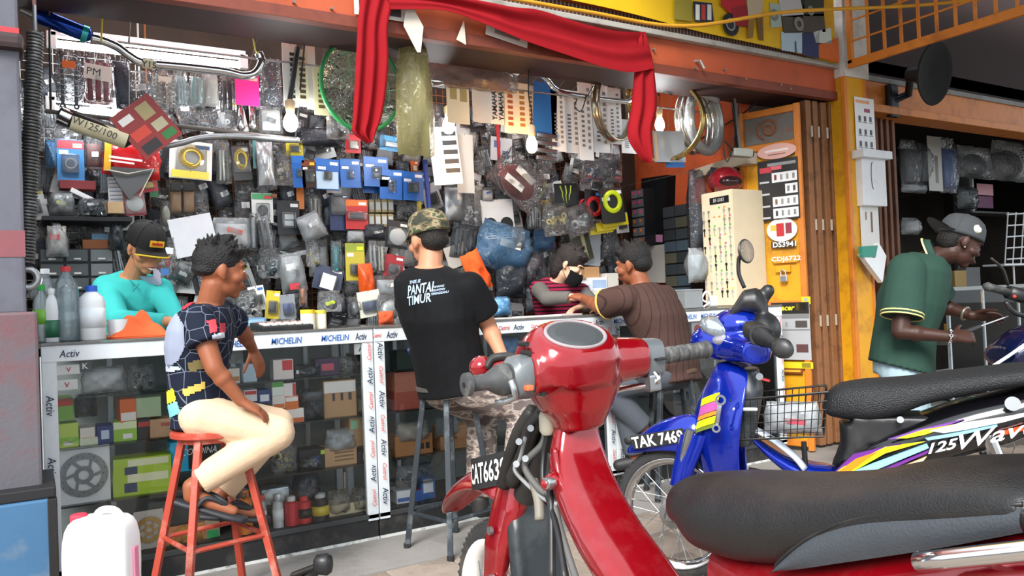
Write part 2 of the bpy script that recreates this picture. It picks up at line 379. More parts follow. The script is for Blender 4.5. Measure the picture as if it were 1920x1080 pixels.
# door leaf: hinged at the shutter, swung inwards
hx, hy = 4.72, 3.76; dv = V((-.307, .952, 0)); LW = .46
DM = frame((hx, hy, 0), -dv, (0, 0, 1))      # local x towards the hinge, y up, z out towards the viewer
DM = DM @ Matrix.Translation((-LW/2, 0, 0))
def dpx(px, py):
    """pixel on the leaf -> local x, y"""
    n = (DM.to_3x3() @ V((0, 0, 1))); d = ray(px, py); t = (V((hx, hy, 0))-EYEP).dot(n)/d.dot(n); q = DM.inverted() @ (EYEP+d*t); return q.x, q.y
dl = thing('door_leaf', 'yellow steel shutter door leaf with posters and number plate stickers', 'door', (hx, hy, .02))
dl['kind'] = 'structure'
DH = 2.47
obj('door_sheet', MB(DM).box((0, DH/2+.02, -.012), (LW-.02, DH-.02, .012)), yel, dl)
for x in (-LW/2+.02, LW/2-.02): obj('door_stile', MB(DM).box((x, DH/2+.01, 0), (.04, DH, .035), bev=.004), ora, dl)
for z in (.06, 1.055, 2.20, DH-.02): obj('door_rail', MB(DM).box((0, z, 0), (LW-.08, .045, .033), bev=.004), ora, dl)
obj('vent_panel', MB(DM).box((0, 2.33, -.004), (LW-.09, .2, .006)), mat('grey_vent', '#6b6a66', .6, .2, var=.2, dirt='#8a4a26', dirt_amt=.8, dirt_scale=9), dl)
sc = []
for k in range(26):
    a = k*.42; r = .018+.0028*k; sc.append(DM @ V((r*math.cos(a), 2.33+r*math.sin(a)*.9, .004)))
obj('scroll_ornament', MB().tube(sc, .007, 6), mat('rust_scroll', '#8a5530', .6, .2, var=.3), dl)
# padlock hasp
x, y_ = dpx(1470, 512)
obj('hasp', MB(DM).box((x, y_+.03, .012), (.11, .05, .02), bev=.004), yel, dl)
pk = obj('padlock', MB(DM).box((x+.01, y_-.04, .03), (.055, .05, .022), bev=.008), pal('#c7c9cb', .25, .9), dl)
obj('shackle', MB(DM).tube([(x-.012, y_-.02, .03), (x-.012, y_+.01, .03), (x, y_+.025, .03), (x+.012+.012, y_+.01, .03), (x+.024, y_-.02, .03)], .006, 8), pal('#d5d7d8', .2, 1.), pk)
# ================================================================== DISPLAY COUNTERS
alu = mat('white_aluminium', '#dfe6ea', .35, .15, var=.05, scale=20, dirt='#a9b1b5', dirt_amt=.35, dirt_scale=9)
strip_m = mat('white_sticker', '#eef2f4', .5, var=.04)
cglass = glass('counter_glass', cover=.0)
plinth_m = mat('black_plinth', '#17181a', .5, var=.3, scale=10, dirt='#5a5650', dirt_amt=.35, dirt_scale=7)
shelf_m = film('shelf_glass', (.6, .75, .72), .05, .03, 2., 0.)
back_m = mat('counter_back', '#7a8482', .6, var=.25, scale=5, dirt='#1d2222')
ink_dark = pal('#2b3550', .5); ink_red = pal('#d24a44', .5); ink_blue = pal('#1f5fae', .5)
CH = 1.05; CD = .5; PZ = .115
SHELF = (.82, .61, .37)
units = ((.04, 1.462), (1.468, 2.963), (2.969, 4.45))
ulab = ('white framed glass display counter with a stool boy before it and bottles on top',
        'white framed glass display counter between the two stools with cartons inside',
        'white framed glass display counter beside the yellow door leaf')
CNT = []
def fM(x, z, rot=0): return wallM((x, YC-.0125, z), rot)
for ui, (xa, xb) in enumerate(units):
    c = thing('display_counter', ulab[ui], 'counter', ((xa+xb)/2, YC+CD/2, 0)); CNT.append(c)
    obj('plinth', MB().box2((xa, YC+.012, 0), (xb, YC+CD-.01, PZ), .004), plinth_m, c)
    obj('skirting_stripe', MB().box2((xa, YC+.004, 0), (xb, YC+.014, .012)), mat('worn_white', '#c9ccc9', .8, var=.3, dirt='#55524d', dirt_amt=.8, dirt_scale=14), c)
    pw = .055
    for x0_ in (xa, xb-pw):
        pst = obj('post', MB().box2((x0_, YC, PZ-.02), (x0_+pw, YC+.04, CH-.07), .003), alu, c)
        # stickers running up the post
        words = [('Activ', ink_dark), ('Castrol', ink_red)]
        if ui == 0 and x0_ == xa: lst = [(.80, 0), (.55, 0)]
        else: lst = [(z, (k+(0 if x0_ == xa else 1)) % 2) for k, z in enumerate((.93, .81, .69, .57, .45, .33, .21))]
        for z, wi in lst:
            text(words[wi][0], fM(x0_+pw/2, z, -math.pi/2 if x0_ != xb-pw or ui else math.pi/2), .03 if wi == 0 else .02, words[wi][1], pst, shear=.3 if wi else .15, bold=.01, width=.085)
        obj('rear_post', MB().box2((x0_, YC+CD-.04, PZ-.02), (x0_+pw*.6, YC+CD, CH-.07)), alu, c)
    rl_ = obj('top_rail', MB().box2((xa, YC-.004, CH-.075), (xb, YC+.04, CH-.008), .003), alu, c)
    obj('bottom_rail', MB().box2((xa, YC+.0, PZ-.01), (xb, YC+.04, PZ+.012), .002), pal('#3a3d3e', .5, .3), c)
    obj('counter_top', MB().box2((xa, YC-.01, CH-.008), (xb, YC+CD, CH+.004), .002), film('dusty_glass_top', (.55, .54, .52), .45, .08, 6., .1), c)
    obj('front_pane', MB().box2((xa+pw, YC+.015, PZ+.01), (xb-pw, YC+.02, CH-.07)), cglass, c)
    for z in SHELF: obj('glass_shelf', MB().box2((xa+.02, YC+.06, z-.008), (xb-.02, YC+CD-.05, z)), shelf_m, c)
    obj('floor_board', MB().box2((xa+.01, YC+.03, PZ), (xb-.01, YC+CD-.02, PZ+.012)), pal('#4b4c4a', .7), c)
    obj('back_panel', MB().box2((xa+.01, YC+CD-.02, PZ), (xb-.01, YC+CD-.01, CH-.03)), back_m, c)
    for x in (xa+.38*(xb-xa)*.5, (xa+xb)/2+.12, xb-.22):
        obj('shelf_upright', MB().box2((x, YC+CD-.06, PZ), (x+.022, YC+CD-.045, CH-.04)), pal('#c4cbcf', .4, .5), c)
    # rail lettering
    for px, py, s_, ink, hh, ww in (((130, 658, 'Activ', ink_dark, .03, .075), (440, 638, 'MICHELIN', ink_blue, .03, .12), (537, 631, 'MICHELIN', ink_blue, .03, .145), (628, 625, 'MICHELIN', ink_blue, .03, .14), (676, 622, 'Activ', ink_dark, .035, .06), (706, 620, 'Castrol', ink_red, .02, .045)),
                                   ((734, 619, 'Activ', ink_dark, .035, .06), (770, 618, 'Castrol', ink_red, .022, .065), (945, 606, 'Castrol', ink_red, .024, .07), (972, 605, 'Activ', ink_dark, .03, .07), (1004, 603, 'Castrol', ink_red, .022, .065), (1103, 596, 'Castrol', ink_red, .025, .08), (1123, 594, 'Activ', ink_dark, .03, .07)),
                                   ((1168, 592, 'MICHELIN', ink_blue, .03, .15), (1328, 582, 'MICHELIN', ink_blue, .03, .14), (1290, 584, 'MICHELIN', ink_blue, .03, .14)))[ui]:
        p = at_y(px, py, YC-.004); text(s_, wallM((p.x, YC-.0055, CH-.043)), hh, ink, rl_, shear=.2, bold=.012, width=ww)
# ================================================================== MOTORCYCLES
F0 = V((_F.x, _F.y, 0)).normalized(); R0 = V((F0.y, -F0.x, 0))
class Bike:
    def __init__(s, px, t, hd):
        """px,t: pixel column and depth of the origin on the ground; hd: heading in (camera right, camera forward)"""
        d = at_t(px, 700, t); s.o = V((d.x, d.y, 0)); s.f = (R0*hd[0]+F0*hd[1]).normalized(); s.l = V((-s.f.y, s.f.x, 0))
    def P(s, a, l, z): return s.o + s.f*a + s.l*l + V((0, 0, z))
    def tr(s, px, py, l=0.):
        d = ray(px, py); q = s.o+s.l*l; t = (q-EYEP).dot(s.l)/d.dot(s.l); p = EYEP+d*t; return ((p-s.o).dot(s.f), p.z)
    def W(s, px, py, l=0.):
        a, z = s.tr(px, py, l); return s.P(a, l, z)
    def ring(s, a, l, z, hl, hz, n=16, e=2.4, tilt=0.):
        Z = V((0, 0, 1)); Y = (Z*math.cos(tilt)+s.f*math.sin(tilt))
        return ring(s.P(a, l, z), s.l, Y, hl, hz, n, e)
rubber = mat('tyre_rubber', '#262627', .75, var=.25, scale=14, dirt='#5d564f', dirt_amt=.45, dirt_scale=8, bump=.2)
chrome = mat('chrome', '#d6d8da', .12, 1., var=.05)
steel = mat('bare_steel', '#a5a8aa', .3, .9, var=.12, dirt='#6b6560', dirt_amt=.4)
blk = mat('black_plastic', '#1b1c1e', .42, var=.25, scale=15, dirt='#4a4744', dirt_amt=.25, dirt_scale=6)
blkm = mat('black_frame', '#141414', .45, var=.3, dirt='#4c4845', dirt_amt=.35)
grip_m = mat('grip_rubber', '#3c3d3e', .65, var=.2, dirt='#7c7872', dirt_amt=.5, dirt_scale=30)
redp = mat('candy_red_paint', '#900614', .18, .35, var=.1, coat=.8, dirt='#b8888a', dirt_amt=.07, dirt_scale=10)
bluep = mat('metallic_blue_paint', '#0526a0', .18, .5, var=.1, coat=.8)
dblue = mat('dark_blue_paint', '#0d1440', .2, .3, var=.1, coat=.8)
vinyl = mat('black_vinyl', '#141415', .38, var=.15, scale=30, bump=.25, bscale=300, dirt='#4c4540', dirt_amt=.2, dirt_scale=4)
vinyl2 = mat('grey_vinyl_side', '#3a3f45', .5, var=.1, scale=30, bump=.2, bscale=250)

def wheel(parent, c, ax, f, R, rimr, tyw, rim_m, nsp, hubr=.045, rimw=.03):
    c = V(c); ax = V(ax).normalized(); f = V(f).normalized(); up = V((0, 0, 1)); up = (up-ax*up.dot(ax)).normalized(); f = up.cross(ax)
    secs = []
    for k in range(48):
        a = 2*math.pi*k/48; d = f*math.cos(a)+up*math.sin(a)
        secs.append(ring(c+d*(R-tyw*.62), d, ax, tyw*.62, tyw*.5, 12, 2.3))
    ty = obj('tyre', MB().loft(secs, closed=True), rubber, parent, True)
    tb = MB()
    for k in range(60):
        a = 2*math.pi*k/60; d = f*math.cos(a)+up*math.sin(a); tg = -f*math.sin(a)+up*math.cos(a)
        for sd in (-1, 1):
            M = frame(c+d*(R-.0078)+ax*sd*tyw*.25, (ax*sd+tg*.5), tg); tb.box((0, 0, 0), (tyw*.34, .012, .006), M)
    o = obj('tread_blocks', tb, rubber, ty); o['kind'] = 'stuff'
    secs = []
    for k in range(48):
        a = 2*math.pi*k/48; d = f*math.cos(a)+up*math.sin(a)
        pr = [(-rimw, .012), (-rimw*.95, .018), (-rimw*.55, .004), (0, -.006), (rimw*.55, .004), (rimw*.95, .018), (rimw, .012), (rimw*.5, -.008), (0, -.014), (-rimw*.5, -.008)]
        secs.append([c+d*(rimr+q)+ax*p for p, q in pr])
    obj('rim', MB().loft(secs, closed=True), rim_m, parent, True)
    hb = MB().lathe([(.02, -.075), (hubr*.7, -.06), (hubr*.7, -.045), (hubr*1.3, -.04), (hubr*1.3, -.03), (hubr, -.025), (hubr, .025), (hubr*1.3, .03), (hubr*1.3, .04), (hubr*.7, .045), (.02, .075)], c, ax, 20)
    obj('hub', hb, steel, parent, True, auto=40)
    for k in range(nsp):
        a = 2*math.pi*k/nsp; sd = 1 if k % 2 else -1; off = .5 if (k//2) % 2 else -.5
        d = f*math.cos(a)+up*math.sin(a); a2 = a+off*1.2; d2 = f*math.cos(a2)+up*math.sin(a2)
        obj('spoke', MB().cyl(c+d2*hubr*1.2+ax*sd*.035, c+d*(rimr-.012)+ax*sd*.006, .0018, n=5, cap=False), steel, parent)

# ------------------------------------------------------------------ red step-through in the foreground
rb = Bike(1118, 1.86, (-.5, .866))
r = thing('motorcycle', 'red step-through motorcycle with bare headset and black seat in the foreground', 'motorcycle', rb.P(-.1, 0, 0))
BL = at_t(870, 722, 1.69); BR = at_t(1325, 655, 2.03); A = (BR-BL).normalized(); bf = rb.f; UP = V((0, 0, 1))
def onbar(u): return BL+(BR-BL)*u
Cc = at_t(1080, 700, 1.85)
def cz(py): return EYE-(py-561)*1.85/FPX
mb = MB()
secs = []
for py, cx, hw, hd, fo in ((648, 1074, .125, .088, .02), (672, 1072, .13, .10, .01), (700, 1072, .118, .10, .0), (730, 1073, .105, .09, -.005), (760, 1075, .085, .075, -.01), (785, 1079, .062, .058, -.012), (800, 1080, .055, .05, -.012)):
    c = at_t(cx, py, 1.85)+bf*fo
    secs.append(ring(c, A, bf, hw, hd, 20, 2.6))
mb.loft(secs)
# wings out to the switch housings
for u0, u1, up0 in ((.44, .215, .0), (.44, .675, .0)):
    sx = []
    for k in range(6):
        q = k/5; u = u0+(u1-u0)*q; p = onbar(u)+UP*(.012-.006*q)-bf*.01
        sx.append(ring(p, UP, bf, .062-.014*q, .066-.02*q, 16, 2.6))
    mb.loft(sx)
DN = (UP*.86-bf*.5).normalized(); DC = at_t(1079, 627, 1.795)
DX = A; DY = DN.cross(A)
mb.loft([ring(DC-DN*.075, DX, DY, .125, .105, 28, 2.4), ring(DC-DN*.03, DX, DY, .112, .09, 28, 2.4), ring(DC-DN*.008, DX, DY, .098, .076, 28, 2.3), ring(DC, DX, DY, .09, .068, 28, 2.2)])
# keel on the rider's side
mb.loft([ring(at_t(1085, 690, 1.79), A, bf, .055, .03, 12, 3), ring(at_t(1080, 740, 1.79), A, bf, .045, .035, 12, 3), ring(at_t(1080, 785, 1.82), A, bf, .03, .03, 12, 3)])
cov = obj('handlebar_cover', blob(mb, .006, 6), redp, r, True)
DMx = frame(DC+DN*.002, A, DN.cross(A))
obj('meter_rim', MB(DMx).lathe([(.070, -.012), (.076, -.004), (.076, .001), (.071, .003), (.067, 0), (.067, -.01)], (0, 0, 0), (0, 0, 1), 40, Matrix.Diagonal((1.02, .78, 1, 1))), mat('dusty_grey_rim', '#8f8486', .6, var=.2), cov, True)
obj('meter_face', MB(DMx).lathe([(0.0, .0005), (.05, .0005), (.0685, -.001)], (0, 0, 0), (0, 0, 1), 40, Matrix.Diagonal((1.02, .78, 1, 1))), mat('dusty_meter_glass', '#3d4143', .35, var=.15, scale=6, dirt='#5c6062', dirt_amt=.5), cov)
for px, py in ((987, 645), (1148, 632), (1018, 738), (1152, 632), (992, 662)):
    p = at_t(px, py, 1.74 if px < 1100 else 1.86); obj('screw', MB().cyl(p+bf*.03, p-bf*.004, .006, n=10), blkm, cov)
# switch housings
hs = MB()
p0 = onbar(.155); p1 = onbar(.215)
hs.loft([ring(p0, UP, bf, .034, .034, 16, 2.6), ring(p0+A*.012, UP, bf, .047, .042, 16, 3), ring(p1, UP, bf, .05, .045, 16, 3)])
h = obj('switch_housing', hs, mat('grey_switch_metal', '#6f7477', .4, .4, var=.15, dirt='#3e3d3b', dirt_amt=.4), r, True, auto=35)
obj('switch_button', MB().box(onbar(.19)-bf*.045-UP*.02, (.018, .012, .02), frame((0, 0, 0), A, UP), bev=.004), pal('#d9673f', .5), h)
obj('switch_label', MB().box(onbar(.19)-bf*.028+UP*.036, (.022, .004, .008), frame((0, 0, 0), A, UP) @ RX(.7)), pal('#e3dfc8', .5), h)
hs = MB(); p0 = onbar(.675); p1 = onbar(.765)
hs.loft([ring(p0, UP, bf, .05, .045, 16, 3.5), ring(p1-A*.012, UP, bf, .047, .043, 16, 3.5), ring(p1, UP, bf, .032, .032, 16, 2.4)])
h = obj('switch_housing', hs, MATS['grey_switch_metal'], r, True, auto=35)
obj('throttle_clamp', MB().box(onbar(.70)-UP*.055-bf*.02, (.036, .04, .05), frame((0, 0, 0), A, UP), bev=.006), steel, h)
obj('starter_button', MB().box(onbar(.72)-bf*.044, (.03, .006, .025), frame((0, 0, 0), A, UP), bev=.003), blk, h)
# grips
g_ = MB(); n = 14
g_.loft([ring(onbar(.155*q)+V((0, 0, 0)), UP, bf, rr, rr, 18) for q, rr in [(0, .02), (.02, .0255), (.12, .0255), (.16, .0175), (.5, .018), (.6, .024), (.75, .033), (.92, .036), (1, .03)]])
gl = obj('grip', g_, grip_m, r, True, auto=40)
obj('bar_end_hole', MB().cyl(BL-A*.0015, BL+A*.004, .006, n=12), blkm, gl)
g_ = MB(); pr = []
for k in range(41):
    q = k/40; rr = .0185+.0025*(1 if (k % 8) < 6 else -.5)
    if k > 38: rr = .023
    pr.append(ring(onbar(.765+.235*q), UP, bf, rr, rr, 18))
g_.loft(pr); obj('grip', g_, grip_m, r, True, auto=40)
# brake lever on the right, cable at the left
lv = [at_t(1222, 693, 1.9), at_t(1234, 712, 1.89), at_t(1212, 722, 1.9), at_t(1170, 728, 1.92), at_t(1138, 737, 1.94)]
obj('brake_lever', MB().tube(crom(lv, 5), .007, 8), chrome, r, True)
obj('turn_signal', blob(MB().ell(at_t(902, 688, 1.95), (.03, .03, .028)).caps(at_t(905, 690, 1.95), at_t(960, 676, 1.93), .014, .012), .004, 2), redp, r, True)
obj('lever_perch', MB().tube(crom([at_t(912, 690, 1.93), at_t(925, 672, 1.93), at_t(950, 668, 1.92), at_t(975, 672, 1.9)], 5), .01, 8), blkm, r, True)
obj('clutch_bracket', MB().tube([at_t(958, 712, 1.7), at_t(968, 745, 1.71), at_t(950, 752, 1.72), at_t(930, 756, 1.73)], .008, 8), steel, r, True)
# tunnel cover
tun = [(1080, 788, .052, .055, 1.86), (1079, 820, .06, .058, 1.85), (1080, 850, .069, .066, 1.84), (1086, 880, .074, .07, 1.82), (1098, 915, .076, .072, 1.79), (1118, 960, .078, .074, 1.75), (1146, 1010, .08, .076, 1.70), (1180, 1060, .082, .078, 1.65), (1218, 1120, .084, .08, 1.6)]
secs = []
for i, (px, py, hw, hd, t) in enumerate(tun):
    c = at_t(px, py, t); b = at_t(tun[min(i+1, len(tun)-1)][0], tun[min(i+1, len(tun)-1)][1], tun[min(i+1, len(tun)-1)][4]); a_ = at_t(tun[max(i-1, 0)][0], tun[max(i-1, 0)][1], tun[max(i-1, 0)][4])
    d = (b-a_).normalized(); nn = d.cross(rb.l).normalized()
    secs.append(ring(c, rb.l, nn, hw, hd*.55, 20, 3.2))
# run on under the frame edge to the floor and up to the seat
for s_, z, hw, hd in ((-.30, .36, .075, .045), (-.40, .345, .08, .045), (-.5, .40, .085, .05)):
    secs.append(ring(rb.P(s_, 0, z), rb.l, UP, hw, hd, 20, 3.2))
tn = obj('frame_cover', blob(MB().loft(secs), .007, 5), redp, r, True)
obj('cover_bolt', MB().lathe([(0, -.02), (.014, -.02), (.014, 0), (.011, .004), (.006, .004), (.006, 0), (0, 0)], at_t(1025, 907, 1.75), -rb.f*.3+rb.l, 16), steel, tn, True, auto=40)
obj('cover_lug', MB().caps(at_t(1026, 907, 1.76), at_t(1048, 895, 1.78), .016, .02), redp, tn, True)
edge = [at_t(1040, 840, 1.79), at_t(1046, 880, 1.775), at_t(1056, 925, 1.745), at_t(1075, 975, 1.70), at_t(1105, 1030, 1.65), at_t(1140, 1085, 1.6)]
obj('edge_bead', MB().tube(crom(edge, 5), .006, 8), redp, tn, True)
obj('ignition_switch', MB().lathe([(0, 0), (.017, 0), (.022, -.006), (.022, -.05), (0, -.05)], at_t(1118, 838, 1.95), (rb.f*-.7+rb.l*-.4+UP*.2), 16), blk, r, True, auto=40)
kk = MB(); kp = at_t(1130, 862, 1.95)
for i in range(4): kk.box(kp+V((0, 0, -.018*i))+A*(.006*(i % 2)), (.012, .003, .03), frame((0, 0, 0), A, UP) @ RY(.3*i))
obj('key_bunch', kk, steel, r)
# steering head, black brackets and cables
obj('steering_tube', MB().cyl(at_t(1055, 780, 1.9), at_t(985, 930, 2.05), .032, n=16), blkm, r, True, auto=40)
for pts, rr, m_ in (([(1020, 775, 1.9), (1000, 800, 1.93), (985, 850, 1.98), (960, 905, 2.03)], .022, blkm), ([(1000, 770, 1.95), (975, 810, 2.0), (955, 870, 2.05), (945, 910, 2.08)], .02, blkm),
                    ([(1024, 790, 1.86), (1018, 830, 1.87), (990, 860, 1.88), (985, 880, 1.88), (1010, 915, 1.84), (1035, 935, 1.8), (1050, 990, 1.75), (1075, 1070, 1.66), (1090, 1110, 1.6)], .008, pal('#5b5a58', .6)),
                    ([(1030, 800, 1.85), (1020, 850, 1.86), (1018, 900, 1.84), (1030, 940, 1.8), (1046, 1000, 1.73), (1060, 1090, 1.65)], .007, blk), ([(985, 820, 1.9), (975, 860, 1.92), (965, 880, 1.92), (985, 905, 1.9), (1020, 935, 1.83), (1045, 945, 1.78)], .005, pal('#8e8f90', .5)),
                    ([(1034, 850, 1.82), (1030, 900, 1.82), (1034, 960, 1.78), (1035, 1100, 1.72)], .009, blk), ([(1000, 900, 1.88), (1010, 940, 1.85), (1012, 975, 1.83)], .012, pal('#7b766c', .6))):
    obj('cable' if rr < .015 else 'bracket', MB().tube(crom([at_t(*q) for q in pts], 5), rr, 8), m_, r, True)
obj('wiring_plug', MB().lathe([(.012, 0), (.018, .01), (.018, .045), (.01, .06), (0, .06)], at_t(1026, 815, 1.85), (0, 0, 1), 14), pal('#a39f8e', .6), r, True, auto=40)
for px, py in ((995, 803), (973, 828), (968, 870), (985, 860)): obj('bolt', MB().cyl(at_t(px, py, 1.93), at_t(px, py, 1.86), .008, n=10), steel, r)
# front mudguard and pressed fork
fc_s, fc_z, fR = .49, .265, .262
ax_c = rb.P(fc_s, 0, fc_z)
FS = []
for k, (s_, z, hw, hh) in enumerate(((.83, .475, .02, .012), (.80, .50, .05, .03), (.72, .555, .068, .045), (.62, .60, .074, .055), (.52, .625, .076, .06), (.42, .625, .078, .065), (.34, .60, .08, .07))):
    # open-bottomed hood
    rg = []
    for j in range(13):
        a = math.pi*j/12; rg.append(rb.P(s_, math.cos(a)*hw, z+math.sin(a)*hh))
    for j in range(13):
        a = math.pi*(12-j)/12; rg.append(rb.P(s_, math.cos(a)*hw*.93, z+math.sin(a)*hh*.86-.004))
    FS.append(rg)
obj('front_mudguard', subd(MB().loft(FS), 1), redp, r, True)
fk = MB()
for sd in (1, -1):
    fk.loft([ring(rb.P(.33, sd*.02, .70), rb.l, rb.f, .045, .06, 14, 3), ring(rb.P(.345, sd*.055, .60), rb.l, rb.f, .03, .065, 14, 3), ring(rb.P(.37, sd*.078, .50), rb.l, rb.f, .022, .058, 14, 3), ring(rb.P(.40, sd*.08, .38), rb.l, rb.f, .02, .045, 14, 3), ring(rb.P(.425, sd*.08, .2), rb.l, rb.f, .018, .038, 14, 3)])
fo = obj('front_fork', blob(fk, .007, 4), redp, r, True)
for z in (.545, .42): obj('fork_bolt', MB().cyl(rb.P(.36, .1, z), rb.P(.36, .11, z), .011, n=12), steel, fo)
wheel(r, ax_c, rb.l, rb.f, .262, .192, .055, mat('white_rim_paint', '#e4e2dd', .45, var=.06, dirt='#a9a39a', dirt_amt=.4), 28, rimw=.036)
# number plate, curved round the mudguard
pc = at_t(908, 885, 2.18); pu = (at_t(962, 870, 2.14)-at_t(858, 893, 2.3)).normalized(); pn = pu.cross(UP).normalized()
def cyl_pt(x, y, dz=0): 
    rad = .16; a = x/rad; return pc + pu*math.sin(a)*rad - pn*(rad-(rad+dz)*math.cos(a)) + pu*0 + UP*y
pb = MB(); pb.grid(lambda u, v: cyl_pt((u-.5)*.17, (v-.5)*.088), 14, 4); pb.grid(lambda u, v: cyl_pt((.5-u)*.17, (v-.5)*.088, -.004), 14, 4)
pt_ = obj('number_plate', pb, blk, r, True)
key = text('CAT6639', Matrix(), .058, pal('#eceae4', .5), pt_, bold=.018, width=.15)
for v in key.data.vertices:
    q = v.co + ORG[pt_.name]; v.co = cyl_pt(q.x, q.y, .003) - ORG[pt_.name]
obj('plate_bracket', MB().tube([pc-pn*.02, rb.P(.5, 0, .67), rb.P(.42, 0, .66)], .01, 6), blkm, r)
# black inner splash guard
IG = [(.33, .66, .05, .02), (.30, .56, .075, .03), (.27, .42, .085, .03), (.22, .28, .09, .03)]
obj('inner_splash_guard', blob(MB().loft([ring(rb.P(s_, 0.01, z), rb.l, rb.f, hw, hd, 16, 3) for s_, z, hw, hd in IG]), .008, 3), mat('black_guard', '#1c2226', .35, var=.2, dirt='#56595a', dirt_amt=.3), r, True)
# seat
top = [(1262, 930), (1272, 908), (1310, 887), (1393, 883), (1510, 888), (1600, 886), (1673, 877), (1740, 860), (1830, 856), (1920, 855)]
bot = [(1262, 1000), (1270, 1025), (1285, 1042), (1360, 1067), (1450, 1076), (1530, 1070), (1640, 1055), (1740, 1040), (1830, 1025), (1920, 1008)]
ST = [rb.tr(x, y, .0) for x, y in top]; SB = [rb.tr(x, y, .11) for x, y in bot]
def interp(tab, s_):
    tab = sorted(tab)
    if s_ <= tab[0][0]: return tab[0][1]
    for (a, b), (c, d) in zip(tab, tab[1:]):
        if s_ <= c: return b+(d-b)*(s_-a)/(c-a)
    return tab[-1][1]
s0 = rb.tr(1312, 930)[0]; secs = []
for k in range(24):
    q = k/23; s_ = s0-.70*q**1.35
    zt_ = interp(ST, s_) if s_ > ST[-1][0] else ST[-1][1]-.03*(ST[-1][0]-s_)
    zb_ = interp(SB, s_) if s_ > SB[-1][0] else SB[-1][1]+.1*(SB[-1][0]-s_)
    hw = .088+.035*min(1, (q/.25))**.6+.012*q
    if k == 0: hw = .06
    rg = []
    for j in range(24):
        a = 2*math.pi*j/24; ca, sa = math.cos(a), math.sin(a)
        x = hw*math.copysign(abs(ca)**.62, ca); 
        if sa > 0: x *= 1-.22*sa**2
        zz = (zt_+zb_)/2+(zt_-zb_)/2*math.copysign(abs(sa)**.75, sa)
        rg.append(rb.P(s_, x, zz))
    secs.append(rg)
seat = obj('seat', subd(MB().loft(secs), 1), vinyl, r, True)
# grey side skin bounded by a seam
seam = [(1449, 1072), (1463, 1052), (1510, 1013), (1570, 984), (1640, 967), (1760, 957), (1920, 944)]
sb = [rb.tr(x, y, .125) for x, y in seam]; obj('seam', MB().tube(crom([rb.P(s_, .128 if k else .12, z) for k, (s_, z) in enumerate(sb)], 5), .003, 6), blkm, seat, True)
side = MB(); pts_u = crom([rb.P(s_, .1285, z-.003) for s_, z in sb], 4); low = [(1452, 1077), (1475, 1077), (1525, 1071), (1580, 1063), (1645, 1054), (1765, 1036), (1920, 1008)]
pts_l = crom([rb.P(*(lambda q: (q[0], .126, q[1]+.006))(rb.tr(x, y, .125))) for x, y in low], 4)
side.grid(lambda u, v: (lambda i: pts_u[i]*(1-v)+pts_l[i]*v+rb.l*(.008*math.sin(math.pi*v)))(min(len(pts_u)-1, int(round(u*(len(pts_u)-1))))), len(pts_u)-1, 4)
obj('side_skin', side, vinyl2, seat, True)
# body under the seat, tank cover, chrome rail
secs = []
for k in range(14):
    q = k/13; s_ = s0-.09-.72*q
    zb_ = interp(SB, s_) if s_ > SB[-1][0] else SB[-1][1]+.1*(SB[-1][0]-s_)
    hgt = .16+.06*math.sin(math.pi*q); secs.append(ring(rb.P(s_, 0, zb_+.005-hgt/2), rb.l, UP, .075+.05*min(1, q*4), hgt/2+.012, 18, 3.4))
body = obj('rear_body', MB().loft(secs), redp, r, True, auto=60)
ra = rb.W(1722, 1054, .155); rbk = rb.W(1930, 1032, .155)
rail = MB(); d = (rbk-ra); rail.tube([ra+rb.l*-.004, ra, ra+d*.3, ra+d, ra+d*1.8, ra+d*2.2-rb.l*.1, ra+d*2.25-rb.l*.16], .0125, 12)
obj('grab_rail', rail, chrome, r, True)
obj('rail_stay', MB().cyl(ra+d*.5, ra+d*.5-rb.l*.06-UP*.02, .008, n=8), chrome, r)
# engine, rear wheel and stand below the frame
eng = MB(); eng.box(rb.P(-.42, 0, .30), (.22, .18, .2), frame((0, 0, 0), rb.f, rb.l), bev=.03); eng.cyl(rb.P(-.28, 0, .33), rb.P(-.12, 0, .36), .06, .055, 16)
obj('engine', eng, mat('engine_alloy', '#6f6f6d', .5, .6, var=.2, dirt='#302d2a', dirt_amt=.6), r)
wheel(r, rb.P(-.74, 0, .265), rb.l, rb.f, .265, .205, .07, MATS['white_rim_paint'], 28)
obj('swing_arm', MB().box(rb.P(-.6, .09, .27), (.34, .025, .04), frame((0, 0, 0), rb.f, rb.l), bev=.008), blkm, r)
obj('swing_arm', MB().box(rb.P(-.6, -.09, .27), (.34, .025, .04), frame((0, 0, 0), rb.f, rb.l), bev=.008), blkm, r)
obj('shock_absorber', MB().cyl(rb.P(-.72, .115, .3), rb.P(-.62, .115, .6), .022, n=12), chrome, r); obj('shock_absorber', MB().cyl(rb.P(-.72, -.115, .3), rb.P(-.62, -.115, .6), .022, n=12), chrome, r)
obj('exhaust', MB().tube([rb.P(-.1, -.05, .28), rb.P(-.2, -.09, .2), rb.P(-.5, -.12, .2), rb.P(-.95, -.13, .24)], [.018, .018, .04, .045], 12), chrome, r, True)
obj('side_stand', MB().tube([rb.P(-.38, .1, .24), rb.P(-.42, .2, .005), rb.P(-.40, .24, .004)], .01, 8), blkm, r)
obj('footrest', MB().cyl(rb.P(-.3, -.22, .26), rb.P(-.3, .22, .26), .014, n=10), blk, r)

# ------------------------------------------------------------------ blue step-through facing the left
bb = Bike(1257, 3.26, (-.94, .34))
b_ = thing('motorcycle', 'blue step-through motorcycle with wire basket and plate TAK 7469', 'motorcycle', bb.P(-.55, 0, 0))
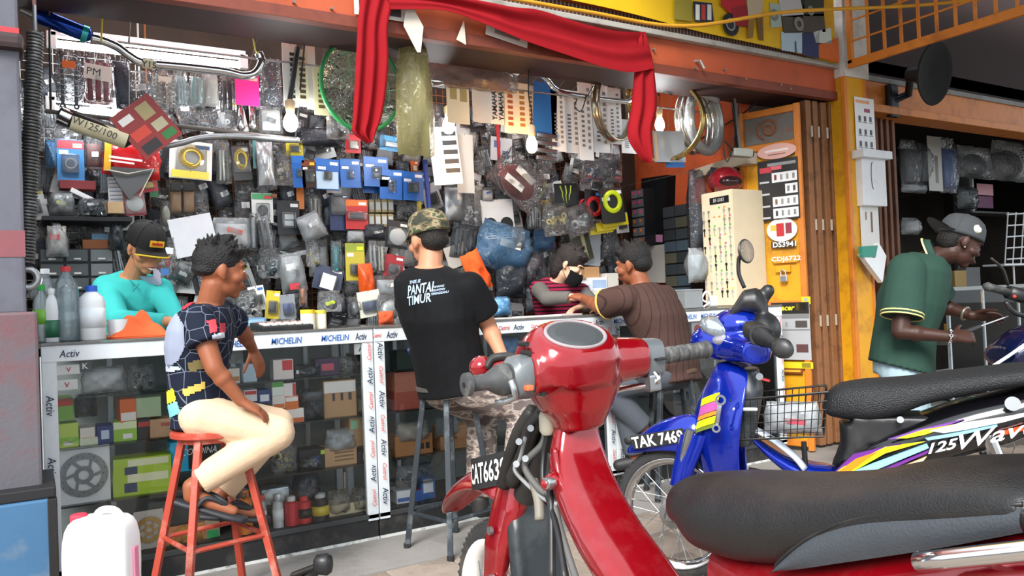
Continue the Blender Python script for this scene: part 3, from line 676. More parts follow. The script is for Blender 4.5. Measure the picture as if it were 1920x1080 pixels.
# steered wheel
sa_ = math.radians(-14); wf = (bb.f*math.cos(sa_)+bb.l*math.sin(sa_)); wl = V((-wf.y, wf.x, 0))
wheel(b_, bb.P(0, 0, .267), wl, wf, .267, .207, .052, chrome, 36)
def WP(a, l, z): return bb.P(0, 0, 0)+wf*a+wl*l+V((0, 0, z))
# mudguard over the front wheel
FS = []
gp = [(bb.tr(1168, 845)), (bb.tr(1195, 815)), (bb.tr(1240, 785)), (bb.tr(1290, 772)), (bb.tr(1330, 775))]
for k, (s_, z) in enumerate(gp):
    hw = (.018, .045, .062, .07, .07)[k]; hh = (.02, .075, .12, .15, .16)[k]; rg = []
    for j in range(13):
        a = math.pi*j/12; rg.append(WP(s_, math.cos(a)*hw, z-hh+hh*math.sin(a)**.8))
    for j in range(13):
        a = math.pi*(12-j)/12; rg.append(WP(s_, math.cos(a)*hw*.9, z-hh+hh*.9*math.sin(a)**.8-.003))
    FS.append(rg)
mg = obj('front_mudguard', subd(MB().loft(FS), 1), bluep, b_, True)
leg = MB()
for sd in (1, -1):
    leg.loft([ring(WP(-.12, sd*.065, .6), wl, wf, .03, .06, 12, 3), ring(WP(-.075, sd*.085, .47), wl, wf, .022, .045, 12, 3), ring(WP(-.05, sd*.085, .40), wl, wf, .02, .035, 12, 3)])
obj('mudguard_leg', leg, bluep, mg, True, auto=50)
for sd in (1, -1): obj('fork_tube', MB().cyl(WP(-.11, sd*.085, .62), WP(0, sd*.085, .26), .019, n=12), steel, b_, True, auto=40)
# black plate area with lettering on the mudguard's left side
a1 = bb.tr(1186, 832, .07); a2 = bb.tr(1296, 812, .07); ctr = WP((a1[0]+a2[0])/2, .078, (a1[1]+a2[1])/2-.004); wd = abs(a2[0]-a1[0])
PM = frame(ctr, -wf+UP*((a2[1]-a1[1])/wd)*1.0, UP)
pa = obj('plate_panel', MB(PM).box((0, 0, -.004), (wd*.99, .056, .006), bev=.002), blk, mg)
text('TAK 7469', PM, .048, pal('#f2f2ee', .5), pa, bold=.022, width=wd*.95)
# headlight cowl (steered)
hc = MB()
for px0, py0, l, rr in ((1345, 640, 0, (.11, .085, .075)), (1385, 610, 0, (.11, .1, .07)), (1410, 640, 0, (.09, .10, .07))):
    s_, z = bb.tr(px0, py0, 0); hc.ell(bb.P(s_, 0, z), (rr[0], rr[1], rr[2]), frame((0, 0, 0), bb.f, bb.l))
s_, z = bb.tr(1400, 655, 0); hc.box(bb.P(s_, 0, z), (.16, .2, .06), frame((0, 0, 0), bb.f, bb.l) @ RY(.2), bev=.02)
s_, z = bb.tr(1410, 655, .12)
hc.loft([ring(bb.P(s_+.06, .06, z+.01), bb.f, UP, .09, .06, 14, 2.6), ring(bb.P(s_, .14, z), bb.f, UP, .075, .05, 14, 2.6), ring(bb.P(s_-.02, .20, z-.01), bb.f, UP, .05, .042, 14, 2.6)])
hc.loft([ring(bb.P(s_+.06, -.06, z+.01), bb.f, UP, .09, .06, 14, 2.6), ring(bb.P(s_, -.14, z), bb.f, UP, .075, .05, 14, 2.6), ring(bb.P(s_-.02, -.20, z-.01), bb.f, UP, .05, .042, 14, 2.6)])
cw = obj('headlight_cowl', blob(hc, .007, 5), bluep, b_, True)
s_, z = bb.tr(1342, 622, .04)
lens = mat('headlight_lens', '#aeb9c4', .08, .6, var=.25, scale=20, coat=1.)
obj('headlight', MB().ell(bb.P(s_-.005, .015, z+.012), (.075, .085, .048), frame((0, 0, 0), bb.f*.85+UP*.35, bb.l)), lens, cw, True)
s_, z = bb.tr(1362, 636, .09); obj('position_lamp', MB().ell(bb.P(s_, .055, z-.005), (.07, .045, .03), frame((0, 0, 0), bb.f, bb.l)), mat('smoky_lens', '#8d8a92', .12, .3, var=.3, scale=25, coat=1.), cw, True)
# black meter hood with mirror and lever knob
mh = MB()
s_, z = bb.tr(1405, 560, 0)
mh.loft([ring(bb.P(*((lambda q: (q[0], 0, q[1]))(bb.tr(1370, 592)))), bb.l, UP, .07, .02, 14, 2.6), ring(bb.P(*((lambda q: (q[0], 0, q[1]))(bb.tr(1395, 565)))), bb.l, UP, .085, .045, 14, 2.6), ring(bb.P(*((lambda q: (q[0], 0, q[1]))(bb.tr(1420, 565)))), bb.l, UP, .085, .055, 14, 2.6), ring(bb.P(*((lambda q: (q[0], 0, q[1]))(bb.tr(1440, 590)))), bb.l, UP, .075, .05, 14, 2.6)])
s_, z = bb.tr(1435, 618, 0.02); mh.ell(bb.P(s_, .03, z), (.06, .1, .07), frame((0, 0, 0), bb.f, bb.l))
s_, z = bb.tr(1440, 545, 0); mh.caps(bb.P(s_+.03, 0, z-.05), bb.P(s_, 0, z), .02, .026)
obj('meter_hood', blob(mh, .007, 4), blk, b_, True)
s_, z = bb.tr(1396, 540, -.05); mp = bb.P(s_, -.05, z); mq = bb.W(1385, 488, -.05)
mi = obj('mirror', MB().lathe([(0, -.012), (.03, -.012), (.046, -.006), (.05, 0), (.047, .004), (.0, .004)], bb.W(1399, 471, -.05), -bb.f*.75-F0*.65+UP*.1, 28), blk, b_, True, auto=40)
obj('mirror_glass', MB().lathe([(0, .0045), (.043, .0045)], bb.W(1399, 471, -.05), -bb.f*.75-F0*.65+UP*.1, 28), mat('mirror_glass', '#b9a58f', .03, 1., var=.02), mi)
obj('mirror_stalk', MB().tube(crom([mp, (mp+mq)/2+bb.f*.01, mq, bb.W(1388, 480, -.05)], 5), .008, 8), blk, mi, True)
# left grip and lever
gA = bb.W(1425, 628, .24); gB = bb.W(1472, 656, .36)
gp_ = MB(); dg_ = (gB-gA)
gp_.loft([ring(gA+dg_*q, UP, bb.f, rr, rr, 16) for q, rr in ((0, .032), (.2, .036), (.3, .026), (.75, .022), (.8, .03), (.9, .036), (1, .03), (1.05, .012))])
obj('grip', gp_, blk, b_, True, auto=50)
obj('switch_housing', MB().loft([ring(gA-dg_*.35, UP, bb.f, .034, .034, 14, 3), ring(gA+dg_*.02, UP, bb.f, .038, .038, 14, 3)]), blk, b_, True, auto=50)
gR = bb.W(1430, 600, -.28); obj('grip', MB().caps(bb.P(bb.tr(1420, 640, 0)[0], -.2, gB.z+.02), bb.P(bb.tr(1420, 640, 0)[0]-.04, -.34, gB.z+.03), .02, .02), blk, b_, True)
# leg shield: curved sheet
def shield(pts, m_, nm, th=.012, lr=(-1, 1), par=b_):
    """pts: list of (front pixel, rear pixel, half width)"""
    mbs = MB(); rows = []
    for (fx, fy), (rx, ry), hw in pts:
        sf, zf = bb.tr(fx, fy, hw*.5); sr, zr = bb.tr(rx, ry, hw); row = []
        N_ = 16
        for k in range(N_+1):
            a = -1+2*k/N_; w_ = abs(a)**2.2; row.append(bb.P(sf+(sr-sf)*w_+.02*(1-w_), hw*a, zf+(zr-zf)*w_))
        rows.append(row)
    rings = []
    for row in rows: rings.append(row+[p-bb.f*th for p in reversed(row)])
    mbs.loft(rings); return obj(nm, subd(mbs, 1), m_, par, True)
ls = shield([((1352, 672), (1402, 688), .11), ((1335, 715), (1400, 716), .16), ((1310, 755), (1392, 758), .195), ((1302, 800), (1386, 806), .205), ((1306, 845), (1382, 850), .20), ((1320, 900), (1386, 900), .18), ((1350, 960), (1395, 965), .14)], bluep, 'leg_shield')
# decals wrapping the front of the shield
for col_, y0_, y1_, nm in (('#c9e01a', 742, 756, 'yellow'), ('#b5559a', 757, 775, 'pink'), ('#e08a2a', 776, 784, 'orange'), ('#c9e01a', 786, 800, 'yellow'), ('#6c7a2c', 801, 808, 'olive')):
    dm = MB()
    def fn(u, v):
        py = y0_+(y1_-y0_)*v; hw = .17+.03*min(1, (py-730)/70); q = .42+.36*u
        (sf, zf), (sr, zr) = bb.tr(1322-(py-730)*.22, py, hw*.5), bb.tr(1396-(py-730)*.14, py, hw)
        w_ = q**2.2; return bb.P(sf+(sr-sf)*w_+.02*(1-w_)+.014, hw*q+.012, zf+(zr-zf)*w_+.03*(u-.5))
    dm.grid(fn, 8, 2); obj('decal', dm, pal(col_, .3), ls, True)
# inner panel, tunnel
def trp(px, py, l): s_, z = bb.tr(px, py, l); return s_, l, z
ip = MB()
ip.loft([ring(bb.P(bb.tr(1400, 690)[0], 0, bb.tr(1400, 690)[1]), bb.f, bb.l, .045, .09, 16, 3), ring(bb.P(bb.tr(1402, 730)[0], 0, bb.tr(1402, 730)[1]), bb.f, bb.l, .06, .12, 16, 3), ring(bb.P(bb.tr(1400, 775)[0], 0, bb.tr(1400, 775)[1]), bb.f, bb.l, .05, .125, 16, 3), ring(bb.P(bb.tr(1395, 830)[0], 0, bb.tr(1395, 830)[1]), bb.f, bb.l, .04, .11, 16, 3)])
obj('inner_panel', blob(ip, .009, 4), mat('grey_black_plastic', '#30363b', .35, var=.15, dirt='#5b6063', dirt_amt=.3), b_, True)
obj('key_barrel', MB().cyl(bb.W(1421, 706, .1), bb.W(1424, 706, .12), .014, n=12), steel, b_); obj('key_tag', MB().box(bb.W(1436, 712, .1), (.03, .006, .05), frame((0, 0, 0), bb.f, UP) @ RZ(.3), bev=.003), pal('#d8303a', .5), b_)
tu = [(1378, 775, .07, .08), (1400, 815, .085, .09), (1440, 850, .09, .085), (1490, 885, .09, .07), (1530, 905, .09, .06), (1580, 905, .09, .06)]
secs = []
for i, (px, py, hw, hh) in enumerate(tu):
    s_, z = bb.tr(px, py, .05); secs.append(ring(bb.P(s_, 0, z), bb.l, (UP*.8+bb.f*.6 if i < 4 else UP), hw, hh, 16, 3))
obj('frame_cover', subd(MB().loft(secs), 1), bluep, b_, True)
obj('highlight_stripe', MB().tube(crom([bb.W(*q) for q in ((1418, 806, .1), (1452, 826, .1), (1490, 856, .1), (1510, 880, .1))], 5), .014, 8, flat=.3), pal('#c9d3e6', .2, .6), b_, True)  # pale stripe modelled in place of the white highlight along the frame cover
# engine and lower works
en = MB(); s_, z = bb.tr(1440, 920, 0); en.box(bb.P(-.62, 0, .33), (.3, .2, .2), frame((0, 0, 0), bb.f, bb.l), bev=.04); en.cyl(bb.P(-.48, 0, .36), bb.P(-.28, 0, .40), .065, .06, 16)
obj('engine', en, mat('dark_engine', '#2c2c2d', .5, .5, var=.2, dirt='#5d5a55', dirt_amt=.4), b_)
wheel(b_, bb.P(-1.245, 0, .267), bb.l, bb.f, .267, .215, .07, chrome, 36)
for sd in (1, -1): obj('swing_arm', MB().box(bb.P(-1.05, sd*.09, .28), (.44, .03, .045), frame((0, 0, 0), bb.f, bb.l), bev=.008), blkm, b_); obj('shock_absorber', MB().cyl(bb.P(-1.2, sd*.12, .3), bb.P(-1.1, sd*.12, .62), .024, n=12), chrome, b_)
obj('exhaust', MB().tube([bb.P(-.3, -.06, .3), bb.P(-.4, -.1, .18), bb.P(-.8, -.13, .2), bb.P(-1.4, -.16, .3)], [.018, .018, .045, .05], 12), chrome, b_, True)
obj('centre_stand', MB().tube([bb.P(-.8, .12, .25), bb.P(-.86, .14, .008), bb.P(-.86, -.14, .008), bb.P(-.8, -.12, .25)], .012, 8), blkm, b_)
obj('footrest', MB().cyl(bb.P(-.62, -.24, .27), bb.P(-.62, .24, .27), .014, n=10), blk, b_)
# seat
top = [(1541, 760), (1550, 735), (1570, 718), (1620, 710), (1700, 706), (1790, 694), (1860, 686), (1920, 680)]
bot = [(1541, 772), (1552, 786), (1580, 792), (1630, 796), (1680, 787), (1740, 762), (1830, 742), (1920, 728)]
ST2 = [bb.tr(x, y, 0) for x, y in top]; SB2 = [bb.tr(x, y, .12) for x, y in bot]; s0 = max(ST2)[0]; secs = []
for k in range(24):
    q = k/23; s_ = s0-.80*q**1.2
    zt_ = interp(ST2, s_) if s_ > min(ST2)[0] else min(ST2)[1]+.02*(min(ST2)[0]-s_); zb_ = interp(SB2, s_) if s_ > min(SB2)[0] else min(SB2)[1]+.08*(min(SB2)[0]-s_)
    hw = (.06+.075*min(1, q/.25)**.6+.01*q) if k else .05; rg = []
    for j in range(22):
        a = 2*math.pi*j/22; ca, sa = math.cos(a), math.sin(a); x = hw*math.copysign(abs(ca)**.6, ca)*(1-.2*max(0, sa)**2)
        rg.append(bb.P(s_, x, (zt_+zb_)/2+(zt_-zb_)/2*math.copysign(abs(sa)**.75, sa)))
    secs.append(rg)
def mesh_cover():
    m = mat('seat_mesh_cover', '#1b1d20', .6, var=.1)
    N = m.node_tree.nodes; L = m.node_tree.links; b = N['Principled BSDF']
    tc = N.new('ShaderNodeTexCoord'); vo = N.new('ShaderNodeTexVoronoi'); vo.inputs['Scale'].default_value = 190; L.new(tc.outputs['Object'], vo.inputs['Vector'])
    bp = N.new('ShaderNodeBump'); bp.inputs['Strength'].default_value = .55; bp.inputs['Distance'].default_value = .006; L.new(vo.outputs['Distance'], bp.inputs['Height']); L.new(bp.outputs[0], b.inputs['Normal']); return m
seat2 = obj('seat', subd(MB().loft(secs), 1), mesh_cover(), b_, True)
# side covers with striped decals
sc2 = []
cov_t = [(1560, 875), (1600, 850), (1660, 815), (1720, 790), (1800, 762), (1860, 748), (1930, 736)]
cov_b = [(1560, 905), (1600, 900), (1660, 895), (1720, 890), (1800, 870), (1860, 850), (1930, 835)]
secs = []
for (tx, ty_), (bx, by) in zip(cov_t, cov_b):
    s1, z1 = bb.tr(tx, ty_, .13); s2, z2 = bb.tr(bx, by, .14); hw = .10+.045*min(1, (tx-1550)/150)
    secs.append(ring(bb.P((s1+s2)/2, 0, (z1+z2)/2), bb.l, UP, hw, abs(z1-z2)/2, 18, 3.2))
s_, z = min(ST2); secs.append(ring(bb.P(s_-.3, 0, .83), bb.l, UP, .09, .05, 18, 3)); secs.append(ring(bb.P(s_-.42, 0, .87), bb.l, UP, .05, .025, 18, 3))
sdc = obj('side_cover', subd(MB().loft(secs), 1), mat('gloss_black_paint', '#0b0b0f', .18, .1, var=.1, coat=.8), b_, True)
obj('under_seat_panel', blob(MB().loft([ring(bb.P(*trp(1600, 790, .0)), bb.l, bb.f, .1, .05, 14, 3), ring(bb.P(*trp(1605, 830, .0)), bb.l, bb.f, .105, .055, 14, 3), ring(bb.P(*trp(1590, 880, .0)), bb.l, bb.f, .1, .06, 14, 3)]).box(bb.P(bb.tr(1680, 800)[0], 0, bb.tr(1680, 800)[1]), (.3, .2, .1), frame((0, 0, 0), bb.f, bb.l)), .01, 3), blk, b_, True)
def decal(pix, col, l=.152, nm='decal'):
    pts = [bb.W(x, y, l) for x, y in pix]; o = obj(nm, MB().poly(pts, bb.l*-.012), pal(col, .3, .1), sdc); return o
decal([(1562, 888), (1600, 852), (1660, 838), (1690, 832), (1640, 850), (1590, 880)], '#6a2c8a', .149)
decal([(1566, 888), (1605, 860), (1650, 845), (1625, 862), (1595, 884)], '#e8871a', .151)
decal([(1563, 889), (1580, 876), (1660, 838), (1735, 828), (1660, 850), (1600, 884)], '#d3e21a', .150)
decal([(1590, 888), (1640, 868), (1738, 832), (1742, 840), (1650, 878), (1625, 889)], '#8fd3ec', .152)
decal([(1630, 889), (1660, 878), (1742, 844), (1738, 850), (1670, 880), (1655, 887)], '#6a2c8a', .153)
decal([(1655, 889), (1670, 884), (1738, 856), (1730, 866), (1690, 882)], '#e3c79a', .152)
decal([(1665, 824), (1720, 806), (1810, 786), (1760, 803), (1690, 822)], '#7a4aa0', .154)
decal([(1680, 822), (1730, 806), (1790, 796), (1735, 815), (1700, 822)], '#d8e22a', .156)
decal([(1742, 808), (1790, 796), (1885, 782), (1925, 774), (1925, 780), (1880, 792), (1810, 806), (1770, 812)], '#e9edf2', .157)
decal([(1735, 822), (1790, 812), (1870, 796), (1870, 800), (1790, 818), (1740, 826)], '#8fd3ec', .158)
decal([(1925, 797), (1875, 810), (1872, 818), (1925, 806)], '#e8501a', .158)
TM = frame(bb.W(1768, 836, .163), bb.W(1800, 829, .163)-bb.W(1750, 839, .163), UP); text('125', TM, .035, pal('#f2f2f4', .3), sdc, shear=.45, bold=.02, width=.105)
TM = frame(bb.W(1872, 813, .165), bb.W(1920, 799, .165)-bb.W(1810, 824, .165), UP); text('Wave', TM, .05, pal('#f4f4f8', .3), sdc, shear=.5, bold=.01, width=.25)
obj('side_knob', MB().cyl(bb.W(1897, 757, .13), bb.W(1899, 757, .17), .02, .024, 16), steel, b_, True, auto=40)
obj('seat_bolt', MB().cyl(bb.W(1687, 787, .12), bb.W(1688, 787, .155), .012, n=12), steel, b_, True, auto=40)
# wire basket
bk = thing('wire_basket', 'black wire basket mounted over the blue motorcycle footwell', 'basket', bb.P(bb.tr(1460, 835, .1)[0], .05, bb.tr(1460, 835, .1)[1]))
wire = pal('#191918', .45, .4)
x0_, z0_ = bb.tr(1372, 826, .16); x1_, z1_ = bb.tr(1545, 818, .16); ztop = bb.tr(1372, 752, .16)[1]; ztop2 = bb.tr(1560, 735, .16)[1]
L0, L1 = -.06, .16
def bx_(u, v, l): # u along, v up
    xa_ = x0_+.0*v; xb_ = x1_-.02*v; s_ = xa_+(xb_-xa_)*u; zb_ = z0_+(z1_-z0_)*u; zt_ = ztop+(ztop2-ztop)*u; return bb.P(s_, l, zb_+(zt_-zb_)*v)
for i in range(6):
    v = i/5; rr = .004 if i in (0, 5) else .0018
    obj('basket_wire', MB().tube([bx_(0, v, L1), bx_(1, v, L1), bx_(1, v, L0), bx_(0, v, L0)], rr, 6, True), wire, bk)
for k in range(15):
    u = k/14
    obj('basket_wire', MB().tube([bx_(u, 1, L1), bx_(u, 0, L1), bx_(u, 0, L0), bx_(u, 1, L0)], .0018, 5), wire, bk)
for k in range(6):
    l = L0+(L1-L0)*(k+.5)/6; obj('basket_wire', MB().tube([bx_(0, 1, l), bx_(0, 0, l), bx_(1, 0, l), bx_(1, 1, l)], .0018, 5), wire, bk)
obj('basket_stay', MB().cyl(bb.W(1507, 828, .05), bb.W(1512, 900, .05), .01, n=8), blkm, bk)
obj('basket_clip', MB().box(bb.W(1397, 767, .17), (.09, .012, .02), frame((0, 0, 0), bb.f, UP), bev=.004), pal('#d9dde0', .3, .6), bk)
# spanner hung on the shield
sp = bb.W(1351, 750, .22); sq = bb.W(1343, 803, .22); dd = (sq-sp).normalized(); nn = dd.cross(bb.l).normalized(); SM = frame((sp+sq)/2, nn, -dd); ln = (sq-sp).length
sm = MB(SM).box((0, 0, 0), (.016, ln-.03, .006), bev=.002)
for sg, ro, ri in ((1, .02, .012), (-1, .016, .009)): sm.lathe([(ri, -.005), (ro, -.005), (ro, .005), (ri, .005), (ri, -.005)], (0, sg*ln/2, 0), (0, 0, 1), 20)
tag(obj('spanner', sm, pal('#b9c0c6', .25, .95), None, True, auto=30), 'silver ring spanner hanging on the blue leg shield', 'spanner')
# ================================================================== PEOPLE
from mathutils.bvhtree import BVHTree
def skin_mat(nm, c): return mat(nm, c, .5, var=.07, scale=25, spec=.35, bump=.05, bscale=200)
def lerp(a, b, t): return a+(b-a)*t
def torso_rings(pel, neck, hipx, shx, front, k, gain=0., lo=0., hi=1., fat=1.):
    """rings from hips to the neck base; gain thickens for clothing"""
    prof = [(-.10, .150, .105), (0, .168, .118), (.18, .155, .112), (.38, .148, .108), (.58, .165, .12), (.76, .178, .118), (.88, .175, .10), (.95, .13, .08), (1.0, .07, .062)]
    out = []
    for t, hw, hd in prof:
        if t < lo or t > hi: continue
        c = lerp(pel, neck, t) - front*(.03*math.sin(math.pi*max(0, min(1, t))))*k
        X = lerp(hipx, shx, max(0, min(1, t))).normalized(); ax = (neck-pel).normalized(); Y = ax.cross(X).normalized()
        fw = fat if t < .7 else 1+(fat-1)*.4
        out.append(ring(c, X, Y, (hw*fw)*k+gain, (hd*fw)*k+gain, 20, 2.3))
    return out
def limb(mb, a, b, ra, rb, n=14): mb.caps(a, b, ra, rb, n)
def sleeve(mb, a, b, ra, rb):
    mb.ell(a, ra); mb.cyl(a, b, ra, rb, 18)
def hand(mb, w_, d, nrm, k=1., curl=.5, side=1, spread=.12):
    """w_: wrist, d: finger direction, nrm: palm normal (palm faces nrm), side: +1 thumb towards nrm x d"""
    d = V(d).normalized(); nrm = V(nrm); nrm = (nrm-d*nrm.dot(d)).normalized(); sx = nrm.cross(d)*side
    mb.loft([ring(w_-d*.02*k, sx, nrm, .026*k, .02*k, 12, 2.2), ring(w_+d*.02*k, sx, nrm, .03*k, .019*k, 12, 2.5), ring(w_+d*.06*k, sx, nrm, .038*k, .016*k, 12, 2.6), ring(w_+d*.09*k, sx, nrm, .038*k, .013*k, 12, 2.6)])
    for i, (off, ln) in enumerate(((.029, .068), (.01, .078), (-.01, .073), (-.029, .058))):
        p = w_+d*.085*k+sx*off*k; dd = (d+sx*off*spread*20*.1).normalized(); c = curl*(.8+.1*i)
        for seg, fr in enumerate((.42, .32, .26)):
            ang = c*(.55 if seg == 0 else .8); dd = (dd*math.cos(ang)+nrm*math.sin(ang)).normalized()
            q = p+dd*ln*fr*k; mb.caps(p, q, (.0092-.0008*seg)*k, (.0086-.0008*seg)*k, 8); p = q
    p = w_+d*.02*k+sx*.028*k; dd = (d*.75+sx*.65+nrm*.25).normalized()
    for seg, ln in enumerate((.042, .032, .026)):
        q = p+dd*ln*k; mb.caps(p, q, (.012-.0012*seg)*k, (.011-.0012*seg)*k, 8); p = q; dd = (dd+d*.25*curl+nrm*.4*curl).normalized()
def headM(c, f, u): 
    f = V(f).normalized(); u = V(u); u = (u-f*u.dot(f)).normalized(); return frame(c, f.cross(u), f) # local x right, y forward, z up
def head_prims(mb, M, k=1., jaw=1., mouth=0.):
    E = lambda c, r, R=None: mb.ell(M @ V([x*k for x in c]), tuple(x*k for x in r), M.to_3x3().to_4x4() @ (R or Matrix()), 18, 12)
    E((0, -.012, .03), (.075, .096, .088)); E((0, .015, .0), (.068, .075, .085)); E((0, .03, -.05), (.056*jaw, .058, .058)); E((0, .062, -.092), (.026, .022, .02))
    E((0, .075, .03), (.05, .022, .016)); E((0, .07, -.055), (.035, .03, .025))
    mb.loft([[M @ V([q*k for q in p]) for p in r_] for r_ in ([(-.01, .075, .025), (.01, .075, .025), (.01, .088, .025), (-.01, .088, .025)], [(-.012, .075, .0), (.012, .075, .0), (.008, .103, .0), (-.008, .103, .0)], [(-.018, .075, -.022), (.018, .075, -.022), (.012, .114, -.02), (-.012, .114, -.02)], [(-.014, .075, -.032), (.014, .075, -.032), (.009, .1, -.031), (-.009, .1, -.031)])])
    for sd in (-1, 1):
        E((sd*.03, .078, -.005), (.02, .016, .018)); E((sd*.045, .055, -.025), (.024, .03, .024))
        E((sd*.077, -.008, .0), (.012, .02, .032), RZ(sd*-.35)); E((sd*.076, 0, -.025), (.009, .012, .014))
    E((0, .094, -.058), (.022, .01, .006)); E((0, .092, -.07), (.019, .01, .006))
def eyes(M, k, par, closed=False, brow='#15110f'):
    for sd in (-1, 1):
        c = M @ V((sd*.031*k, .082*k, .003*k))
        if not closed:
            e = obj('eye', MB().ell(c, (.0125*k, .011*k, .0075*k), M.to_3x3().to_4x4(), 12, 8), pal('#e8e2da', .25), par, True)
            obj('iris', MB().ell(c+(M.to_3x3() @ V((0, .009*k, -.001*k))), (.0055*k, .003*k, .0055*k), M.to_3x3().to_4x4(), 10, 6), pal('#1a100b', .15), e, True)
        else:
            obj('eyelid', MB().tube([M @ V((sd*(.018+.026*t)*k, (.094-.012*t*t)*k, (.002-.008*math.sin(math.pi*t))*k)) for t in (0, .25, .5, .75, 1)], .0018*k, 6), pal('#1c120d', .6), par, True)
        obj('eyebrow', MB().tube([M @ V((sd*(.014+.036*t)*k, (.097-.016*t*t)*k, (.024+.007*math.sin(math.pi*t*.8))*k)) for t in (0, .25, .5, .75, 1)], [.003*k, .0042*k, .0042*k, .0035*k, .002*k], 6), pal(brow, .9), par, True)
def lips(M, k, par, col, open_=0.):
    obj('lips', MB().tube([M @ V((x*k, (.104-4.5*x*x*3)*k, (-.064-.0*abs(x)+abs(x)*.12)*k)) for x in (-.024, -.014, 0, .014, .024)], [.002*k, .0055*k, .0065*k, .0055*k, .002*k], 8), pal(col, .5), par, True)
    if open_: obj('teeth', MB().tube([M @ V((x*k, (.106-4.5*x*x*3)*k, (-.068+abs(x)*.3)*k)) for x in (-.02, -.01, 0, .01, .02)], [.002*k, .005*k, .006*k, .005*k, .002*k], 6), pal('#f2eee6', .3), par, True)
def hair_cap(M, k, par, col, spikes=0, low=-.03, back=0., fringe=0., puff=1., seed=3):
    """hair that hugs the skull, open over the face; ragged strands add an uneven edge"""
    rn = random.Random(seed); mb = MB(); R3 = M.to_3x3().to_4x4()
    mb.ell(M @ V((0, -.02*k, .045*k)), (.082*k*puff, .098*k*puff, .085*k*puff), R3, 18, 12)
    mb.ell(M @ V((0, -.055*k, .0*k)), (.07*k*puff, .062*k*puff, (.07-low)*k*.8), R3, 16, 10)
    if fringe: mb.ell(M @ V((0, .045*k, .085*k)), (.07*k, .05*k, .035*k*fringe), R3, 14, 8)
    for i in range(spikes):
        a = rn.uniform(-math.pi, math.pi); e = rn.uniform(.35, 1.3)
        d = V((math.cos(a)*math.cos(e), math.sin(a)*math.cos(e), math.sin(e))); p = V((0, -.015*k, .045*k))+V((d.x*.072*k, d.y*.085*k, d.z*.075*k))
        q = p+(d+V((rn.uniform(-.4, .4), rn.uniform(-.1, .7), .35)))*.032*k; mb.cyl(M @ p, M @ q, .013*k, .003*k, 6)
    m = mat('hair_'+col, col, .55, var=.4, scale=60, bump=.8, bscale=160, spec=.4)
    return obj('hair', blob(mb, .006*k, 1), m, par, True)
def cap(M, k, par, m_crown, m_brim, brim_dir=1., brim_up=.0, logo=None, tilt=-.12):
    """baseball cap; brim_dir 1 forwards, -1 backwards"""
    T = M @ Matrix.Translation((0, -.012*k, .04*k)) @ RX(tilt*brim_dir) ; prof = []
    mb = MB(T)
    rows = []
    for (r_, h_) in ((1.0, -.012), (1.0, .0), (.985, .025), (.93, .05), (.80, .075), (.58, .092), (.3, .101), (.04, .104)):
        rows.append(ring((0, -.0*k, h_*k), (1, 0, 0), (0, 1, 0), .089*k*r_, .109*k*r_, 28))
    mb.loft(rows); c = obj('cap', mb, m_crown, par, True)
    bmb = MB(T)
    def fn(u, v, dz=0):
        a = (u-.5)*2.0; r0 = .1*k; rr = .1*k+.072*k*v*math.cos((u-.5)*2.2)
        return V((math.sin(a)*.088*k*(1+.12*v), brim_dir*(math.cos(a)*r0*1.04+(rr-.1*k)*1.0), (-.004+brim_up*v-.022*k*v*(2*(u-.5))**2*1.6)+dz))
    bmb.grid(lambda u, v: fn(u, v, .0025), 16, 5); bmb.grid(lambda u, v: fn(1-u, v, -.0025), 16, 5)
    obj('brim', bmb, m_brim, c, True)
    obj('cap_button', MB(T).ell((0, 0, .105*k), (.008*k, .008*k, .005*k)), m_crown, c, True)
    for i in range(6):
        a = math.pi/6+i*math.pi/3; pts = [(math.cos(a)*.0895*k*r_, math.sin(a)*.1095*k*r_, h_*k+.001) for (r_, h_) in ((1.0, .0), (.985, .025), (.93, .05), (.80, .075), (.58, .092), (.3, .101))]
        obj('cap_seam', MB(T).tube(pts, .0012*k, 5), m_crown, c)
    return c, T
def bvh(mb): return BVHTree.FromPolygons([tuple(p) for p in mb.v], mb.f)
def patch(name, src, pix, m, par, lift=.0035, refine=0):
    """panel of cloth cut out of the garment's own surface where it falls inside a pixel outline"""
    def inside(x, y):
        c = False; j = len(pix)-1
        for i in range(len(pix)):
            if (pix[i][1] > y) != (pix[j][1] > y) and x < (pix[j][0]-pix[i][0])*(y-pix[i][1])/(pix[j][1]-pix[i][1])+pix[i][0]: c = not c
            j = i
        return c
    used = {}; out = MB(); nm = [V((0, 0, 0)) for _ in src.v]; sel = []
    for f in src.f:
        ctr = sum((src.v[i] for i in f), V((0, 0, 0)))/len(f); n = (src.v[f[1]]-src.v[f[0]]).cross(src.v[f[2]]-src.v[f[0]])
        for i in f: nm[i] = nm[i]+n
        if n.dot(EYEP-ctr) <= 0: continue
        x, y, t = to_px(ctr)
        if inside(x, y): sel.append(f)
    for f in sel:
        q = []
        for i in f:
            if i not in used: used[i] = len(out.v); out.v.append(src.v[i]+nm[i].normalized()*lift)
            q.append(used[i])
        out.f.append(tuple(q))
    if out.f: return obj(name, out, m, par, True)
def drape_text(s, px, py, t, xdir, h, m, par, tree, width=None, shear=0., bold=0.):
    """lettering wrapped onto cloth: projected along the line of sight plane normal of the garment's back"""
    c = at_t(px, py, t); z = (EYEP-c).normalized(); M = frame(c, xdir, UP)
    o = text(s, M, h, m, par, shear=shear, bold=bold, width=width)
    n = M.to_3x3() @ V((0, 0, 1)); o0 = ORG[par.name]
    for v in o.data.vertices:
        p = v.co+o0; hit = tree.ray_cast(p+n*.3, -n, .8)
        if hit[0] is not None: v.co = hit[0]+n*.004-o0
    return o
